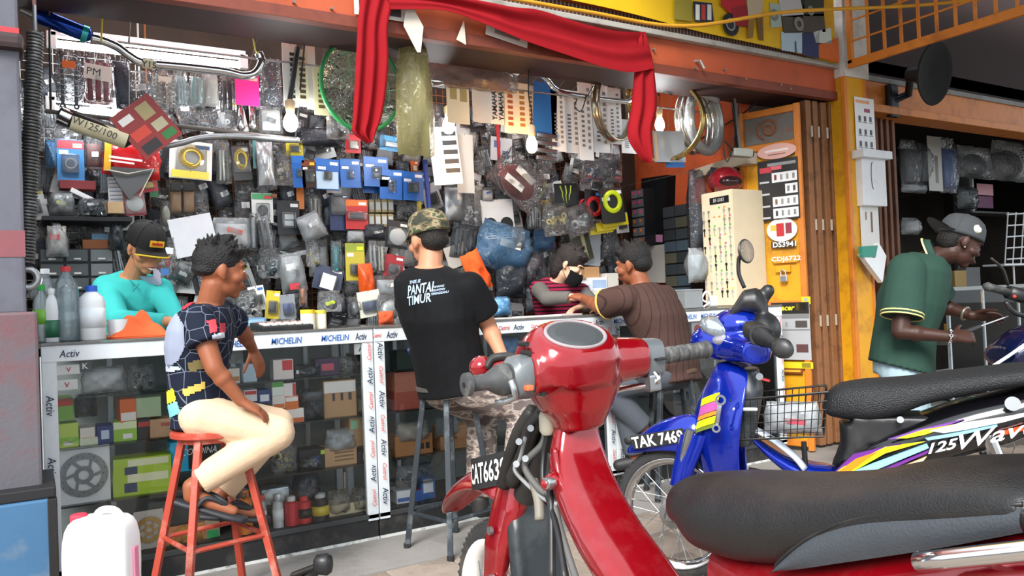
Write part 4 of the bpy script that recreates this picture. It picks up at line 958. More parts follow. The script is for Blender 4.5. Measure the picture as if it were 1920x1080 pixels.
def camo(nm, cols, scale=9.):
    if nm in MATS: return MATS[nm]
    m = mat(nm, cols[0], .85, var=.05, bump=.15, bscale=300); N = m.node_tree.nodes; L = m.node_tree.links; b = N['Principled BSDF']
    tc = N.new('ShaderNodeTexCoord'); mp = N.new('ShaderNodeMapping'); mp.inputs['Scale'].default_value = (1, 1, 1.9); L.new(tc.outputs['Object'], mp.inputs[0])
    nz = N.new('ShaderNodeTexNoise'); nz.inputs['Scale'].default_value = scale; nz.inputs['Detail'].default_value = 2.5; L.new(mp.outputs[0], nz.inputs['Vector'])
    rp = N.new('ShaderNodeValToRGB'); rp.color_ramp.interpolation = 'CONSTANT'; e = rp.color_ramp.elements; e[0].color = (*lin(cols[0]), 1); e[1].position = .43; e[1].color = (*lin(cols[1]), 1)
    for i, c in enumerate(cols[2:]):
        q = e.new(.50+.07*i); q.color = (*lin(c), 1)
    L.new(nz.outputs['Fac'], rp.inputs[0]); L.new(rp.outputs[0], b.inputs['Base Color']); return m
def cloth(nm, c, **k): 
    a = dict(var=.1, scale=18, bump=.35, bscale=22, spec=.2); a.update(k); return mat(nm, c, .85, **a)
def limbs_body(J, k, headk=1., mouth=0.):
    mb = MB(); hx = (J['hipR']-J['hipL']).normalized(); sx = (J['shR']-J['shL']).normalized(); ax = (J['neck']-J['pel']).normalized()
    mb.loft(torso_rings(J['pel'], J['neck'], hx, sx, J['front'], k, 0., fat=J.get('fat', 1)))
    mb.caps(J['shL'], J['shR'], .058*k, .058*k)
    mb.caps(J['neck']-ax*.03*k, J['head']-J['hu'].normalized()*.06*headk-J['hf'].normalized()*.02*headk, .058*k, .055*headk)
    for s_ in 'LR':
        if 'el'+s_ in J:
            limb(mb, J['sh'+s_], J['el'+s_], .052*k, .041*k); limb(mb, J['el'+s_], J['wr'+s_], .041*k, .026*k); fm = lerp(J['el'+s_], J['wr'+s_], .3); mb.ell(fm, .042*k)
            if 'hd'+s_ in J: d, n_, cu, sd = J['hd'+s_]; hand(mb, J['wr'+s_], d, n_, k*.98, cu, sd)
        limb(mb, J['hip'+s_], J['kn'+s_], .082*k, .056*k); limb(mb, J['kn'+s_], J['an'+s_], .056*k, .036*k); mb.ell(lerp(J['kn'+s_], J['an'+s_], .3), .057*k)
        if 'to'+s_ in J:
            mb.caps(J['an'+s_], J['an'+s_]+V((0, 0, -.035*k)), .036*k, .034*k); mb.caps(J['an'+s_]+V((0, 0, -.04*k)), J['to'+s_], .034*k, .022*k)
    M = headM(J['head'], J['hf'], J['hu']); head_prims(mb, M, headk, J.get('jaw', 1.)); return mb, M
def mk_person(label, J, k, skin, headk):
    base = V((J['pel'].x, J['pel'].y, 0)); p = thing('person', label, 'person', base)
    mb, M = limbs_body(J, k, headk); return p, M, obj('body', blob(mb, .0055, 3, .45), skin, p, True)
def top(J, k, m, par, gain=.014, sl=(.5, .5), lo=-.1, nm='shirt', fat=1., flare=.012, smooth=5, vox=.009, hi=1., srad=(.07, .062)):
    mb = MB(); hx = (J['hipR']-J['hipL']).normalized(); sx = (J['shR']-J['shL']).normalized()
    rg = torso_rings(J['pel'], J['neck'], hx, sx, J['front'], k, gain, lo, hi, J.get('fat', 1)*fat)
    ax = (J['neck']-J['pel']).normalized(); c = sum(rg[0], V())/len(rg[0]); rg = [[c+(q-c)*1.03-ax*flare*4 for q in rg[0]]]+rg
    mb.loft(rg); mb.caps(J['shL'], J['shR'], .064*k+gain*.5, .064*k+gain*.5)
    for i, s_ in enumerate('LR'):
        a = J['sh'+s_]; f = sl[i]
        if not f or 'el'+s_ not in J: continue
        if f <= 1: sleeve(mb, a, lerp(a, J['el'+s_], f), srad[0]*k, srad[1]*k)
        else: mb.ell(a, .066*k); mb.caps(a, J['el'+s_], .064*k, .053*k); mb.cyl(J['el'+s_], lerp(J['el'+s_], J['wr'+s_], f-1), .053*k, .04*k, 16)
    o = blob(mb, vox, smooth); return o, obj(nm, o, m, par, True)
def bottom(J, k, m, par, gain=.014, ends=(1., 1.), nm='trousers', smooth=5, vox=.009, fold=0):
    mb = MB(); hx = (J['hipR']-J['hipL']).normalized(); sx = (J['shR']-J['shL']).normalized()
    mb.loft(torso_rings(J['pel'], J['neck'], hx, sx, J['front'], k, gain*.8, -.1, .2, J.get('fat', 1)))
    for i, s_ in enumerate('LR'):
        a, b, c = J['hip'+s_], J['kn'+s_], lerp(J['kn'+s_], J['an'+s_], ends[i])
        mb.caps(a, b, .086*k+gain, .066*k+gain); mb.cyl(b, c, .066*k+gain, .052*k+gain, 16); mb.ell(lerp(b, c, .3), .062*k+gain)
    o = blob(mb, vox, smooth); return o, obj(nm, o, m, par, True)
UPV = V((0, 0, 1))
def cd(r, f, u=0.): return (R0*r+F0*f+UPV*u).normalized()     # direction in camera-right / away / up terms
P_ = at_t

# ------------------------------------------------------------------ boy on the red stool
J = dict(pel=P_(378, 765, 3.16), neck=P_(392, 570, 3.14), head=P_(414, 508, 3.14), hf=cd(.86, .5, -.1), hu=cd(.1, 0, 1), front=cd(.8, .6),
         shR=P_(372, 602, 3.02), shL=P_(415, 590, 3.28), elR=P_(402, 690, 2.98), wrR=P_(452, 752, 3.02), elL=P_(455, 622, 3.44), wrL=P_(474, 655, 3.60),
         hipR=P_(378, 780, 3.06), hipL=P_(395, 778, 3.24), knR=P_(520, 812, 3.12), knL=P_(520, 795, 3.36), anR=P_(358, 912, 3.0), anL=P_(405, 935, 3.2), toR=P_(438, 958, 3.02), toL=P_(478, 962, 3.22))
J['hdR'] = (cd(.7, .3, -.5), cd(0, .3, -1), .35, -1); J['hdL'] = (cd(.35, .1, -1), cd(-.6, .4, -.2), .35, 1)
k = .86
brn = skin_mat('skin_brown', '#8a5136')
boy, HM, bod = mk_person('boy in patterned navy shirt and cream trousers perched on the red stool', J, k, brn, .93)
eyes(HM, .93, boy); lips(HM, .93, boy, '#7c3f35')
hair_cap(HM, .95, boy, '#0d0b0c', spikes=70, low=.03, fringe=1.)
navy = cloth('navy_hexagon_cloth', '#1b2233')
N = navy.node_tree.nodes; L = navy.node_tree.links; tc = N.new('ShaderNodeTexCoord'); vo = N.new('ShaderNodeTexVoronoi'); vo.feature = 'DISTANCE_TO_EDGE'; vo.inputs['Scale'].default_value = 17; vo.inputs['Randomness'].default_value = .45
L.new(tc.outputs['Object'], vo.inputs['Vector']); rp = N.new('ShaderNodeValToRGB'); rp.color_ramp.elements[0].color = (.2, .23, .3, 1); rp.color_ramp.elements[1].position = .03; rp.color_ramp.elements[1].color = (*lin('#161c2c'), 1)
L.new(vo.outputs['Distance'], rp.inputs[0]); L.new(rp.outputs[0], N['Principled BSDF'].inputs['Base Color'])
smb, sh = top(J, k, navy, boy, .016, (.55, .5), -.12, vox=.007, srad=(.078, .085))
for nm, pix, col in (('print_panel', [(312, 600), (330, 585), (346, 610), (348, 650), (335, 675), (318, 690), (303, 668), (302, 640)], '#8a92a6'), ('print_panel', [(296, 700), (302, 680), (309, 690), (306, 740), (298, 745)], '#d3283e'),
                     ('print_panel', [(335, 575), (365, 555), (372, 562), (345, 582)], '#d3283e'), ('sleeve_badge', [(388, 602), (404, 598), (406, 622), (392, 626)], '#d8404e'), ('sleeve_badge', [(410, 606), (420, 604), (422, 622), (411, 626)], '#b0303e'),
                     ('sleeve_badge', [(397, 628), (419, 624), (420, 632), (398, 635)], '#c5ccd8'), ('print_panel', [(297, 742), (326, 728), (332, 750), (305, 762)], '#e2d22c'), ('print_panel', [(305, 764), (332, 752), (340, 772), (318, 785)], '#7cc7dc'),
                     ('print_panel', [(342, 730), (382, 716), (384, 728), (346, 744)], '#c2a54e'), ('print_panel', [(352, 680), (378, 672), (382, 690), (356, 698)], '#6d6038'), ('print_panel', [(313, 683), (345, 690), (325, 697), (311, 696)], '#aab3c6')):
    patch(nm, smb, pix, pal(col, .7), sh)
cream = cloth('cream_twill', '#d0b598', var=.06, bump=.5, bscale=12)
bottom(J, k, cream, boy, .012, (.9, .9), vox=.007)
sand = pal('#23262b', .6)
for s_ in 'RL':
    a, t_ = J['an'+s_], J['to'+s_]; d = (t_-(a+V((0, 0, -.05)))).normalized(); s0_ = a-V((0, 0, .072))-d*.06
    mb = MB(); q = d.cross(UPV).normalized(); mb.loft([ring(s0_+d*l_, q, d.cross(q), w_, .012, 14, 3) for l_, w_ in ((0, .024), (.04, .034), (.12, .033), (.2, .042), (.25, .036), (.27, .015))])
    so = obj('sandal', mb, sand, boy, True, auto=50); obj('strap', MB().tube(crom([s0_+d*.08+q*.036, s0_+d*.13+q*.03+UPV*.055, s0_+d*.2+UPV*.035, s0_+d*.13-q*.03+UPV*.055, s0_+d*.08-q*.036], 4), .009, 8), sand, so, True)

# ------------------------------------------------------------------ man in black shirt, seated, seen from behind
J = dict(pel=P_(850, 715, 3.78), neck=P_(803, 500, 3.72), head=P_(803, 452, 3.76), hf=cd(-.62, .78, -.05), hu=cd(0, -.05, 1), front=cd(-.05, 1),
         shR=P_(880, 540, 3.66), shL=P_(775, 532, 3.80), elR=P_(915, 610, 3.74), wrR=P_(945, 675, 3.62), elL=P_(768, 606, 4.0), wrL=P_(795, 596, 4.2),
         hipR=P_(880, 725, 3.70), hipL=P_(830, 728, 3.84), knR=P_(985, 768, 3.75), knL=P_(905, 770, 4.02), anR=P_(965, 925, 3.62), anL=P_(900, 935, 3.85), toR=P_(985, 950, 3.62), toL=P_(925, 955, 3.9), fat=1.12)
J['hdR'] = (cd(.3, -.3, -.7), cd(-.6, -.2, -.5), .5, 1); J['hdL'] = (cd(.6, .6, -.1), cd(0, 0, -1), .3, -1)
k = 1.0
tan = skin_mat('skin_tan', '#b98264')
man, HM, bod = mk_person('man in black lettered shirt and camouflage cap seen from behind on a dark stool', J, k, tan, 1.02)
eyes(HM, 1.02, man); lips(HM, 1.02, man, '#9a5a4e'); hair_cap(HM, 1.0, man, '#17130f', low=.0, puff=.99)
cm = camo('camouflage_cap', ('#2e3024', '#5c5238', '#8b7c62', '#3f4a2f'), 16.)
c_, T = cap(HM, 1.05, man, cm, cm, 1., .004)
obj('cap_opening', MB(T).ell((0, -.098, .012), (.034, .01, .022)), pal('#14110f', .9), c_, True)
obj('cap_strap', MB(T).tube([(-.045, -.098, -.004), (0, -.117, -.004), (.045, -.098, -.004)], .007, 6), cm, c_)
bshirt = cloth('black_jersey', '#0c0d10', var=.2, bump=.5, bscale=10)
smb, sh = top(J, k, bshirt, man, .014, (.55, .72), -.06, vox=.009, srad=(.078, .085))
tree = bvh(smb); ink = pal('#9fb4cc', .6); xd = at_t(850, 540, 3.62)-at_t(765, 556, 3.74)
for s_, x, y, h, wd in (('THIS IS', 771, 528, .016, .06), ('PANTAI', 787, 541, .046, .135), ('TIMUR', 787, 561, .042, .13), ('PAHANG', 829, 537, .010, .05), ('KELANTAN', 831, 543, .010, .055), ('TERENGGANU', 834, 549, .011, .075)):
    drape_text(s_, x, y-(0), 3.6, xd, h, ink, sh, tree, wd, .12, .02)
cmt = camo('camouflage_trousers', ('#574c4a', '#83756c', '#a3978e', '#675b58'), 13.)
bottom(J, k, cmt, man, .016, (1., 1.))
for s_ in 'RL':
    a, t_ = J['an'+s_], J['to'+s_]; obj('shoe', blob(MB().caps(a+V((0, 0, -.05)), t_, .042, .034).caps(a, a+V((0, 0, -.04)), .045, .042), .008, 3), pal('#2a2827', .6), man, True)

# ------------------------------------------------------------------ man in turquoise pullover behind the counter
J = dict(pel=P_(255, 690, 4.42), neck=P_(247, 516, 4.22), head=P_(272, 468, 4.15), hf=cd(.70, -.55, -.42), hu=cd(.28, -.15, 1), front=cd(.45, -.9),
         shR=P_(200, 540, 4.20), shL=P_(300, 545, 4.28), elR=P_(222, 600, 4.02), wrR=P_(318, 603, 3.92), elL=P_(330, 602, 4.12), wrL=P_(280, 612, 4.0),
         hipR=P_(232, 700, 4.44), hipL=P_(280, 700, 4.44), knR=P_(232, 850, 4.42), knL=P_(282, 850, 4.42), anR=P_(232, 985, 4.5), anL=P_(282, 985, 4.5), toR=P_(245, 1005, 4.42), toL=P_(295, 1005, 4.42))
J['hdR'] = (cd(1, .1, -.1), cd(0, 0, -1), .4, -1); J['hdL'] = (cd(-1, -.1, 0), cd(0, 0, -1), .4, 1)
man2, HM, bod = mk_person('smiling man in turquoise pullover and black cap leaning behind the counter', J, 1.0, skin_mat('skin_light_tan', '#c48a66'), 1.0)
eyes(HM, 1., man2, True); lips(HM, 1., man2, '#8e4438', 1.); hair_cap(HM, .98, man2, '#14100e', low=.01)
c_, T = cap(HM, 1.04, man2, pal('#111111', .8, bump=.2, bscale=200), mat('black_yellow_brim', '#1a1711', .8), 1., .006)
obj('brim_piping', MB(T).tube([((lambda a, v: (math.sin(a)*.0915*1.12, math.cos(a)*.1082+.0749*math.cos(a*1.1), -.004+.006-.0229*(a)**2*1.6))((u-.5)*2, 1)) for u in [i/14 for i in range(15)]], .0045, 6), pal('#e0c021', .6), c_)
obj('cap_badge', MB(T).box((.0, .107, .038), (.075, .006, .034), RX(.28), bev=.004), pal('#e3b01c', .6), c_); obj('badge_print', MB(T).box((.0, .1105, .039), (.055, .004, .012), RX(.28)), pal('#b02a1c', .6), c_)
smb, sh = top(J, 1.02, cloth('turquoise_knit', '#3fb7b4', var=.08), man2, .014, (1.93, 1.93), -.1, srad=(.075, .07))
obj('neck_seam', MB().tube([lerp(J['neck'], J['shR'], .25)+V((0, -.0, .02)), J['neck']+J['front']*.10+V((0, 0, -.05)), J['neck']+J['front']*.125+V((0, 0, -.09)), J['neck']+J['front']*.11+V((.03, 0, -.05))], .004, 6), pal('#2f9a98', .8), sh)
bottom(J, 1.0, cloth('dark_jeans', '#23262e'), man2, .014)
msk = MB(); cM = HM @ Matrix.Translation((-.055, .075, -.135)) @ RY(.9)
msk.grid(lambda u, v: cM @ V(((u-.5)*.09, -.25*((u-.5))**2, -(v-.5)*.07+.01*math.sin(u*9))), 10, 6); msk.grid(lambda u, v: cM @ V(((.5-u)*.09, -.25*((.5-u))**2-.004, -(v-.5)*.07+.01*math.sin((1-u)*9))), 10, 6)
obj('lowered_mask', msk, cloth('pale_lilac_mask', '#c3c0d6'), man2, True)

# ------------------------------------------------------------------ woman in black mask behind the counter
J = dict(pel=P_(1050, 640, 5.62), neck=P_(1045, 525, 5.45), head=P_(1068, 497, 5.38), hf=cd(.80, -.35, -.55), hu=cd(.45, -.1, .9), front=cd(.5, -.85),
         shR=P_(1010, 542, 5.42), shL=P_(1090, 548, 5.5), elR=P_(1025, 560, 5.2), wrR=P_(1078, 557, 5.08), elL=P_(1120, 580, 5.35), wrL=P_(1092, 573, 5.12),
         hipR=P_(1032, 650, 5.64), hipL=P_(1068, 650, 5.64), knR=P_(1035, 690, 5.42), knL=P_(1070, 690, 5.46), anR=P_(1035, 800, 5.45), anL=P_(1070, 800, 5.5), toR=P_(1040, 815, 5.42), toL=P_(1075, 815, 5.45))
J['hdR'] = (cd(.9, -.2, -.3), cd(0, 0, -1), .7, -1); J['hdL'] = (cd(-.6, -.3, -.2), cd(0, 0, -1), .6, 1)
wom, HM, bod = mk_person('woman in black face mask and maroon striped top behind the counter', J, .9, skin_mat('skin_pale', '#d3a78c'), .95)
eyes(HM, .95, wom, True); hair_cap(HM, 1.02, wom, '#1d1514', low=-.1, fringe=1.1, puff=1.06, spikes=25)
mk = MB()
def mkf(u, v, d=0):
    a = (u-.5)*2.5; y = lerp(-.018, -.112, v); rx = lerp(.073, .05, v); ry = lerp(.094, .088, v)+.016*math.sin(math.pi*v)*math.cos(a)
    return HM @ V((math.sin(a)*(rx+d)*.98, .012+math.cos(a)*(ry+d+.008), y))
mk.grid(lambda u, v: mkf(u, v, .004), 16, 8); mk.grid(lambda u, v: mkf(1-u, v, 0), 16, 8)
fm = obj('face_mask', mk, cloth('black_mask', '#101012'), wom, True)
for sd in (-1, 1): obj('ear_loop', MB().tube([mkf(.5+sd*.48, .1, .004), HM @ V((sd*.082, -.012, .01)), HM @ V((sd*.08, -.02, -.03)), mkf(.5+sd*.48, .8, .004)], .0018, 5), pal('#101012', .8), fm)
obj('hair_tie', MB().lathe([(.018, -.012), (.03, 0), (.018, .012)], HM @ V((-.03, -.1, -.04)), HM.to_3x3() @ V((0, -1, -.3)), 14), pal('#c92a30', .7), wom, True)
mar = cloth('maroon_stripes', '#6a1830'); N = mar.node_tree.nodes; L = mar.node_tree.links; tc = N.new('ShaderNodeTexCoord'); sp_ = N.new('ShaderNodeSeparateXYZ'); L.new(tc.outputs['Object'], sp_.inputs[0]); mt = N.new('ShaderNodeMath'); mt.operation = 'MULTIPLY'; mt.inputs[1].default_value = 38; L.new(sp_.outputs[2], mt.inputs[0])
fr = N.new('ShaderNodeMath'); fr.operation = 'FRACT'; L.new(mt.outputs[0], fr.inputs[0]); gt = N.new('ShaderNodeMath'); gt.operation = 'GREATER_THAN'; gt.inputs[1].default_value = .6; L.new(fr.outputs[0], gt.inputs[0])
mx = N.new('ShaderNodeMix'); mx.data_type = 'RGBA'; mx.inputs[6].default_value = (*lin('#8a1d3c'), 1); mx.inputs[7].default_value = (*lin('#241018'), 1); L.new(gt.outputs[0], mx.inputs[0]); L.new(mx.outputs[2], N['Principled BSDF'].inputs['Base Color'])
smb, sh = top(J, .92, mar, wom, .014, (.1, .1), -.1)
sl_ = MB()
for s_ in 'LR': sl_.caps(J['sh'+s_], J['el'+s_], .06, .05); sl_.cyl(J['el'+s_], lerp(J['el'+s_], J['wr'+s_], .85), .05, .04, 16)
obj('grey_sleeves', blob(sl_, .009, 4), cloth('grey_sleeve_cloth', '#5d5a57'), wom, True)
bottom(J, .9, cloth('black_slacks', '#17171a'), wom, .014)

# ------------------------------------------------------------------ man in brown shirt at the counter
J = dict(pel=P_(1258, 690, 4.62), neck=P_(1200, 535, 4.62), head=P_(1187, 497, 4.64), hf=cd(-.82, .55, -.15), hu=cd(-.1, 0, 1), front=cd(-.55, .8),
         shR=P_(1245, 560, 4.72), shL=P_(1172, 560, 4.48), elL=P_(1122, 574, 4.62), wrL=P_(1096, 560, 4.86), elR=P_(1225, 574, 5.0), wrR=P_(1150, 578, 5.05),
         hipL=P_(1240, 700, 4.54), hipR=P_(1275, 698, 4.70), knL=P_(1135, 728, 4.60), knR=P_(1165, 720, 4.66), anL=P_(1205, 800, 4.62), anR=P_(1190, 850, 4.66), toL=P_(1180, 825, 4.62), toR=P_(1160, 872, 4.66), fat=1.08)
J['hdL'] = (cd(-.5, .6, .2), cd(.2, .2, -1), .5, 1); J['hdR'] = (cd(-.9, .2, 0), cd(0, 0, -1), .4, -1)
man3, HM, bod = mk_person('man in dark brown pinstriped polo shirt leaning on the counter', J, 1.0, brn, 1.0)
eyes(HM, 1., man3); lips(HM, 1., man3, '#7c3f35'); hair_cap(HM, 1.02, man3, '#0e0c0c', low=.0, fringe=.9, spikes=20)
br = cloth('brown_pinstripe', '#42302b'); N = br.node_tree.nodes; L = br.node_tree.links; tc = N.new('ShaderNodeTexCoord'); wv = N.new('ShaderNodeTexWave'); wv.inputs['Scale'].default_value = 7; wv.inputs['Distortion'].default_value = .4
L.new(tc.outputs['Object'], wv.inputs['Vector']); rp = N.new('ShaderNodeValToRGB'); rp.color_ramp.elements[0].color = (*lin('#33231f'), 1); rp.color_ramp.elements[1].position = .06; rp.color_ramp.elements[1].color = (*lin('#4a3631'), 1); L.new(wv.outputs['Fac'], rp.inputs[0]); L.new(rp.outputs[0], N['Principled BSDF'].inputs['Base Color'])
smb, sh = top(J, 1.04, br, man3, .016, (.72, .6), -.1, srad=(.08, .085))
a = J['shL']; b = J['elL']; e = lerp(a, b, .72); q = (b-a).normalized(); ox = q.orthogonal().normalized()
obj('sleeve_piping', MB().tube(ring(e, ox, q.cross(ox), .085, .085, 20), .006, 6, True), pal('#d9b45a', .7), sh)
bottom(J, 1.0, cloth('grey_trousers', '#4c5058', bump=.5, bscale=9), man3, .014)
for s_ in 'RL': obj('shoe', blob(MB().caps(J['an'+s_]+V((0, 0, -.05)), J['to'+s_], .042, .034), .008, 3), pal('#232324', .6), man3, True)

# ------------------------------------------------------------------ mechanic in green polo shirt at the right
J = dict(pel=P_(1690, 690, 4.30), neck=P_(1742, 478, 4.28), head=P_(1800, 456, 4.20), hf=cd(.88, -.1, -.48), hu=cd(.45, 0, .9), front=cd(.9, -.1, -.2),
         shR=P_(1700, 508, 4.08), shL=P_(1738, 520, 4.46), elR=P_(1688, 622, 4.02), wrR=P_(1788, 632, 3.94), elL=P_(1762, 572, 4.50), wrL=P_(1822, 592, 4.36),
         hipR=P_(1690, 705, 4.20), hipL=P_(1690, 705, 4.42), knR=P_(1720, 830, 4.18), knL=P_(1735, 830, 4.42), anR=P_(1690, 950, 4.25), anL=P_(1705, 950, 4.5), toR=P_(1725, 962, 4.25), toL=P_(1740, 962, 4.5), fat=1.1)
J['hdR'] = (cd(.95, .1, .02), cd(0, .5, -.3), .9, -1); J['hdL'] = (cd(.9, -.25, -.05), cd(0, -.5, -.5), .6, 1)
k = 1.02
dk = skin_mat('skin_dark', '#3c241c')
man4, HM, bod = mk_person('mechanic in green polo shirt and grey cap holding a screwdriver', J, k, dk, 1.02)
eyes(HM, 1.02, man4, True); lips(HM, 1.02, man4, '#4a2a26'); hair_cap(HM, 1.0, man4, '#0c0a0a', low=-.02, puff=1.0)
gc = mat('grey_cap_cloth', '#3d4043', .85, var=.12, bump=.3, bscale=150)
c_, T = cap(HM, 1.06, man4, gc, gc, -1., .035, tilt=-.1)
lo_ = T @ V((.083, .035, .035)); ln_ = (T.to_3x3() @ V((.85, .35, .35))).normalized()
bd = obj('cap_badge', MB().lathe([(0, .006), (.02, .006), (.025, .0), (.025, -.01), (0, -.01)], lo_, ln_, 20), pal('#c9cbb8', .6), c_, True, auto=40)
obj('earring', MB().ell(HM @ V((.083, .0, -.033)), .005), chrome, man4, True)
grn = cloth('green_polo', '#29433a', var=.1, bump=.6, bscale=8)
smb, sh = top(J, k*1.05, grn, man4, .022, (.8, .75), -.02, fat=1.05, flare=.0, vox=.009, srad=(.088, .095), hi=1.)
for f_ in (.70, .755):
    a = J['shR']; b = J['elR']; e = lerp(a, b, f_); q = (b-a).normalized(); ox = q.orthogonal().normalized()
    obj('sleeve_piping', MB().tube(ring(e, ox, q.cross(ox), .0985, .0985, 24), .004, 6, True), pal('#e6d58a', .7), sh)
cn = lerp(J['neck'], J['head'], .22); ax = (J['head']-J['neck']).normalized(); ox = ax.orthogonal().normalized(); oy = ax.cross(ox)
cb = MB().loft([ring(cn-ax*.035, ox, oy, .092, .092, 22), ring(cn+ax*.0, ox, oy, .076, .076, 22), ring(cn+ax*.003, ox, oy, .07, .07, 22), ring(cn-ax*.03, ox, oy, .082, .082, 22)]); clr = obj('collar', cb, grn, sh, True)
obj('collar_piping', MB().tube(ring(cn-ax*.034, ox, oy, .094, .094, 24), .005, 6, True), pal('#e2d79a', .7), clr)
bottom(J, k, cloth('pale_jeans', '#93a9b3', var=.15, scale=8), man4, .016)
for s_ in 'RL': obj('shoe', blob(MB().caps(J['an'+s_]+V((0, 0, -.05)), J['to'+s_], .045, .036), .008, 3), pal('#2a2a2a', .6), man4, True)
q = (J['wrR']-J['elR']).normalized(); ox = q.orthogonal().normalized(); oy = q.cross(ox); wc = lerp(J['elR'], J['wrR'], .93)
for i in range(14):
    a = 2*math.pi*i/14; p = wc+ox*math.cos(a)*.034+oy*math.sin(a)*.034; obj('bracelet_link', MB().lathe([(.005, -.003), (.009, -.003), (.009, .003), (.005, .003), (.005, -.003)], p, (q*(1 if i % 2 else .3)+ox*math.cos(a)*(.2 if i % 2 else 1)+oy*math.sin(a)*(.2 if i % 2 else 1)), 10), chrome, man4, True)
q = (J['wrL']-J['elL']).normalized(); wc = lerp(J['elL'], J['wrL'], .8); ox = q.orthogonal().normalized(); obj('watch', MB().tube(ring(wc, ox, q.cross(ox), .034, .034, 20), .008, 8, True), pal('#8d8478', .35, .7), man4, True)
sdv = thing('screwdriver', 'long thin steel screwdriver shaft in the mechanic hands', 'screwdriver', P_(1838, 612, 3.98))
obj('shaft', MB().cyl(P_(1834, 613, 3.98), P_(1890, 593, 4.02), .004, n=8), pal('#e6e8ea', .2, .9), sdv); obj('handle', MB().cyl(P_(1838, 612, 3.98), P_(1806, 624, 3.96), .011, .012, 10), pal('#2b2b30', .5), sdv, True, auto=40)
# ================================================================== GOODS: MAKERS
clear = film('clear_bag_film', (.93, .95, .96), .05, .08, 40., 1.)
milky = film('milky_bag_film', (.86, .88, .89), .3, .12, 32., 1.)
smoke = film('smoky_bag_film', (.3, .33, .37), .35, .1, 30., 1.)
bluef = film('blue_tint_film', (.35, .55, .72), .4, .12, 30., .9)
yelf = film('yellowed_bag_film', (.72, .68, .45), .5, .16, 18., .9)
blister_m = film('blister_film', (.95, .96, .97), .06, .05, 8., .3)
hookm = pal('#8e8478', .4, .7); tagw = pal('#eceae6', .6)
class Spot:
    """place on a wall plane: frame, width and height worked out from a pixel box"""
    def __init__(s, x0, y0, x1, y1, Y=5.15, ang=0., tilt=0.):
        xm, ym = (x0+x1)/2, (y0+y1)/2; s.c = at_y(xm, ym, Y); s.w = abs(at_y(x1, ym, Y).x-at_y(x0, ym, Y).x); s.h = abs(at_y(xm, y0, Y).z-at_y(xm, y1, Y).z)
        s.M = wallM(s.c, math.radians(ang), math.radians(tilt))
        if abs(ang) > 20:
            a = math.radians(abs(ang)); W_, H_ = s.w, s.h; ca, sa = math.cos(a), math.sin(a)
            det = ca*ca-sa*sa
            if abs(det) > .3: w_ = (W_*ca-H_*sa)/det; h_ = (H_*ca-W_*sa)/det; s.w, s.h = max(w_, .02), max(h_, .02)
    def base(s): return s.M @ V((0, -s.h/2, 0))
def new(name, label, cat, sp, group=None): return thing(name, label, cat, sp.base(), group)
def pillow(M, w, h, d, seed=0, nu=9, nv=9, taper=0., crump=.25):
    rn = random.Random(seed); ph = [rn.uniform(0, 6.28) for _ in range(6)]; mb = MB(M)
    def fn(u, v, sg):
        a, b = 2*u-1, 2*v-1; e = (1-abs(a)**3)*(1-abs(b)**3); wx = 1-taper*max(0, b)**1.5
        n = math.sin(a*5+ph[0])*math.cos(b*4+ph[1])+.6*math.sin(a*9+b*7+ph[2]); ed = .02*math.sin(b*6+ph[3])+.015*math.sin(b*13+ph[4])
        return V((a*w/2*(wx+ed), b*h/2*(1+.02*math.sin(a*7+ph[5])), sg*d*(e**.7)*(1+crump*n)+.0008*sg))
    mb.grid(lambda u, v: fn(u, v, 1), nu, nv); mb.grid(lambda u, v: fn(1-u, v, -1), nu, nv); return mb
def hook(M, h, par, z=.0, ln=.05):
    """peg back to the wire grid, or a cord up to the beam for things hung at the front"""
    p = M @ V((0, h, z))
    if p.y > 4.4: obj('hook', MB().tube([V((p.x, 6.31 if p.x > 5.3 else 5.34, p.z+.004)), p, p+V((0, -.01, .008))], .0018, 5), hookm, par)
    elif p.y > 3.9 and p.z > 1.85: obj('cord', MB().cyl(p, V((p.x, min(p.y, 4.13), 2.56)), .0012, n=4, cap=False), hookm, par)
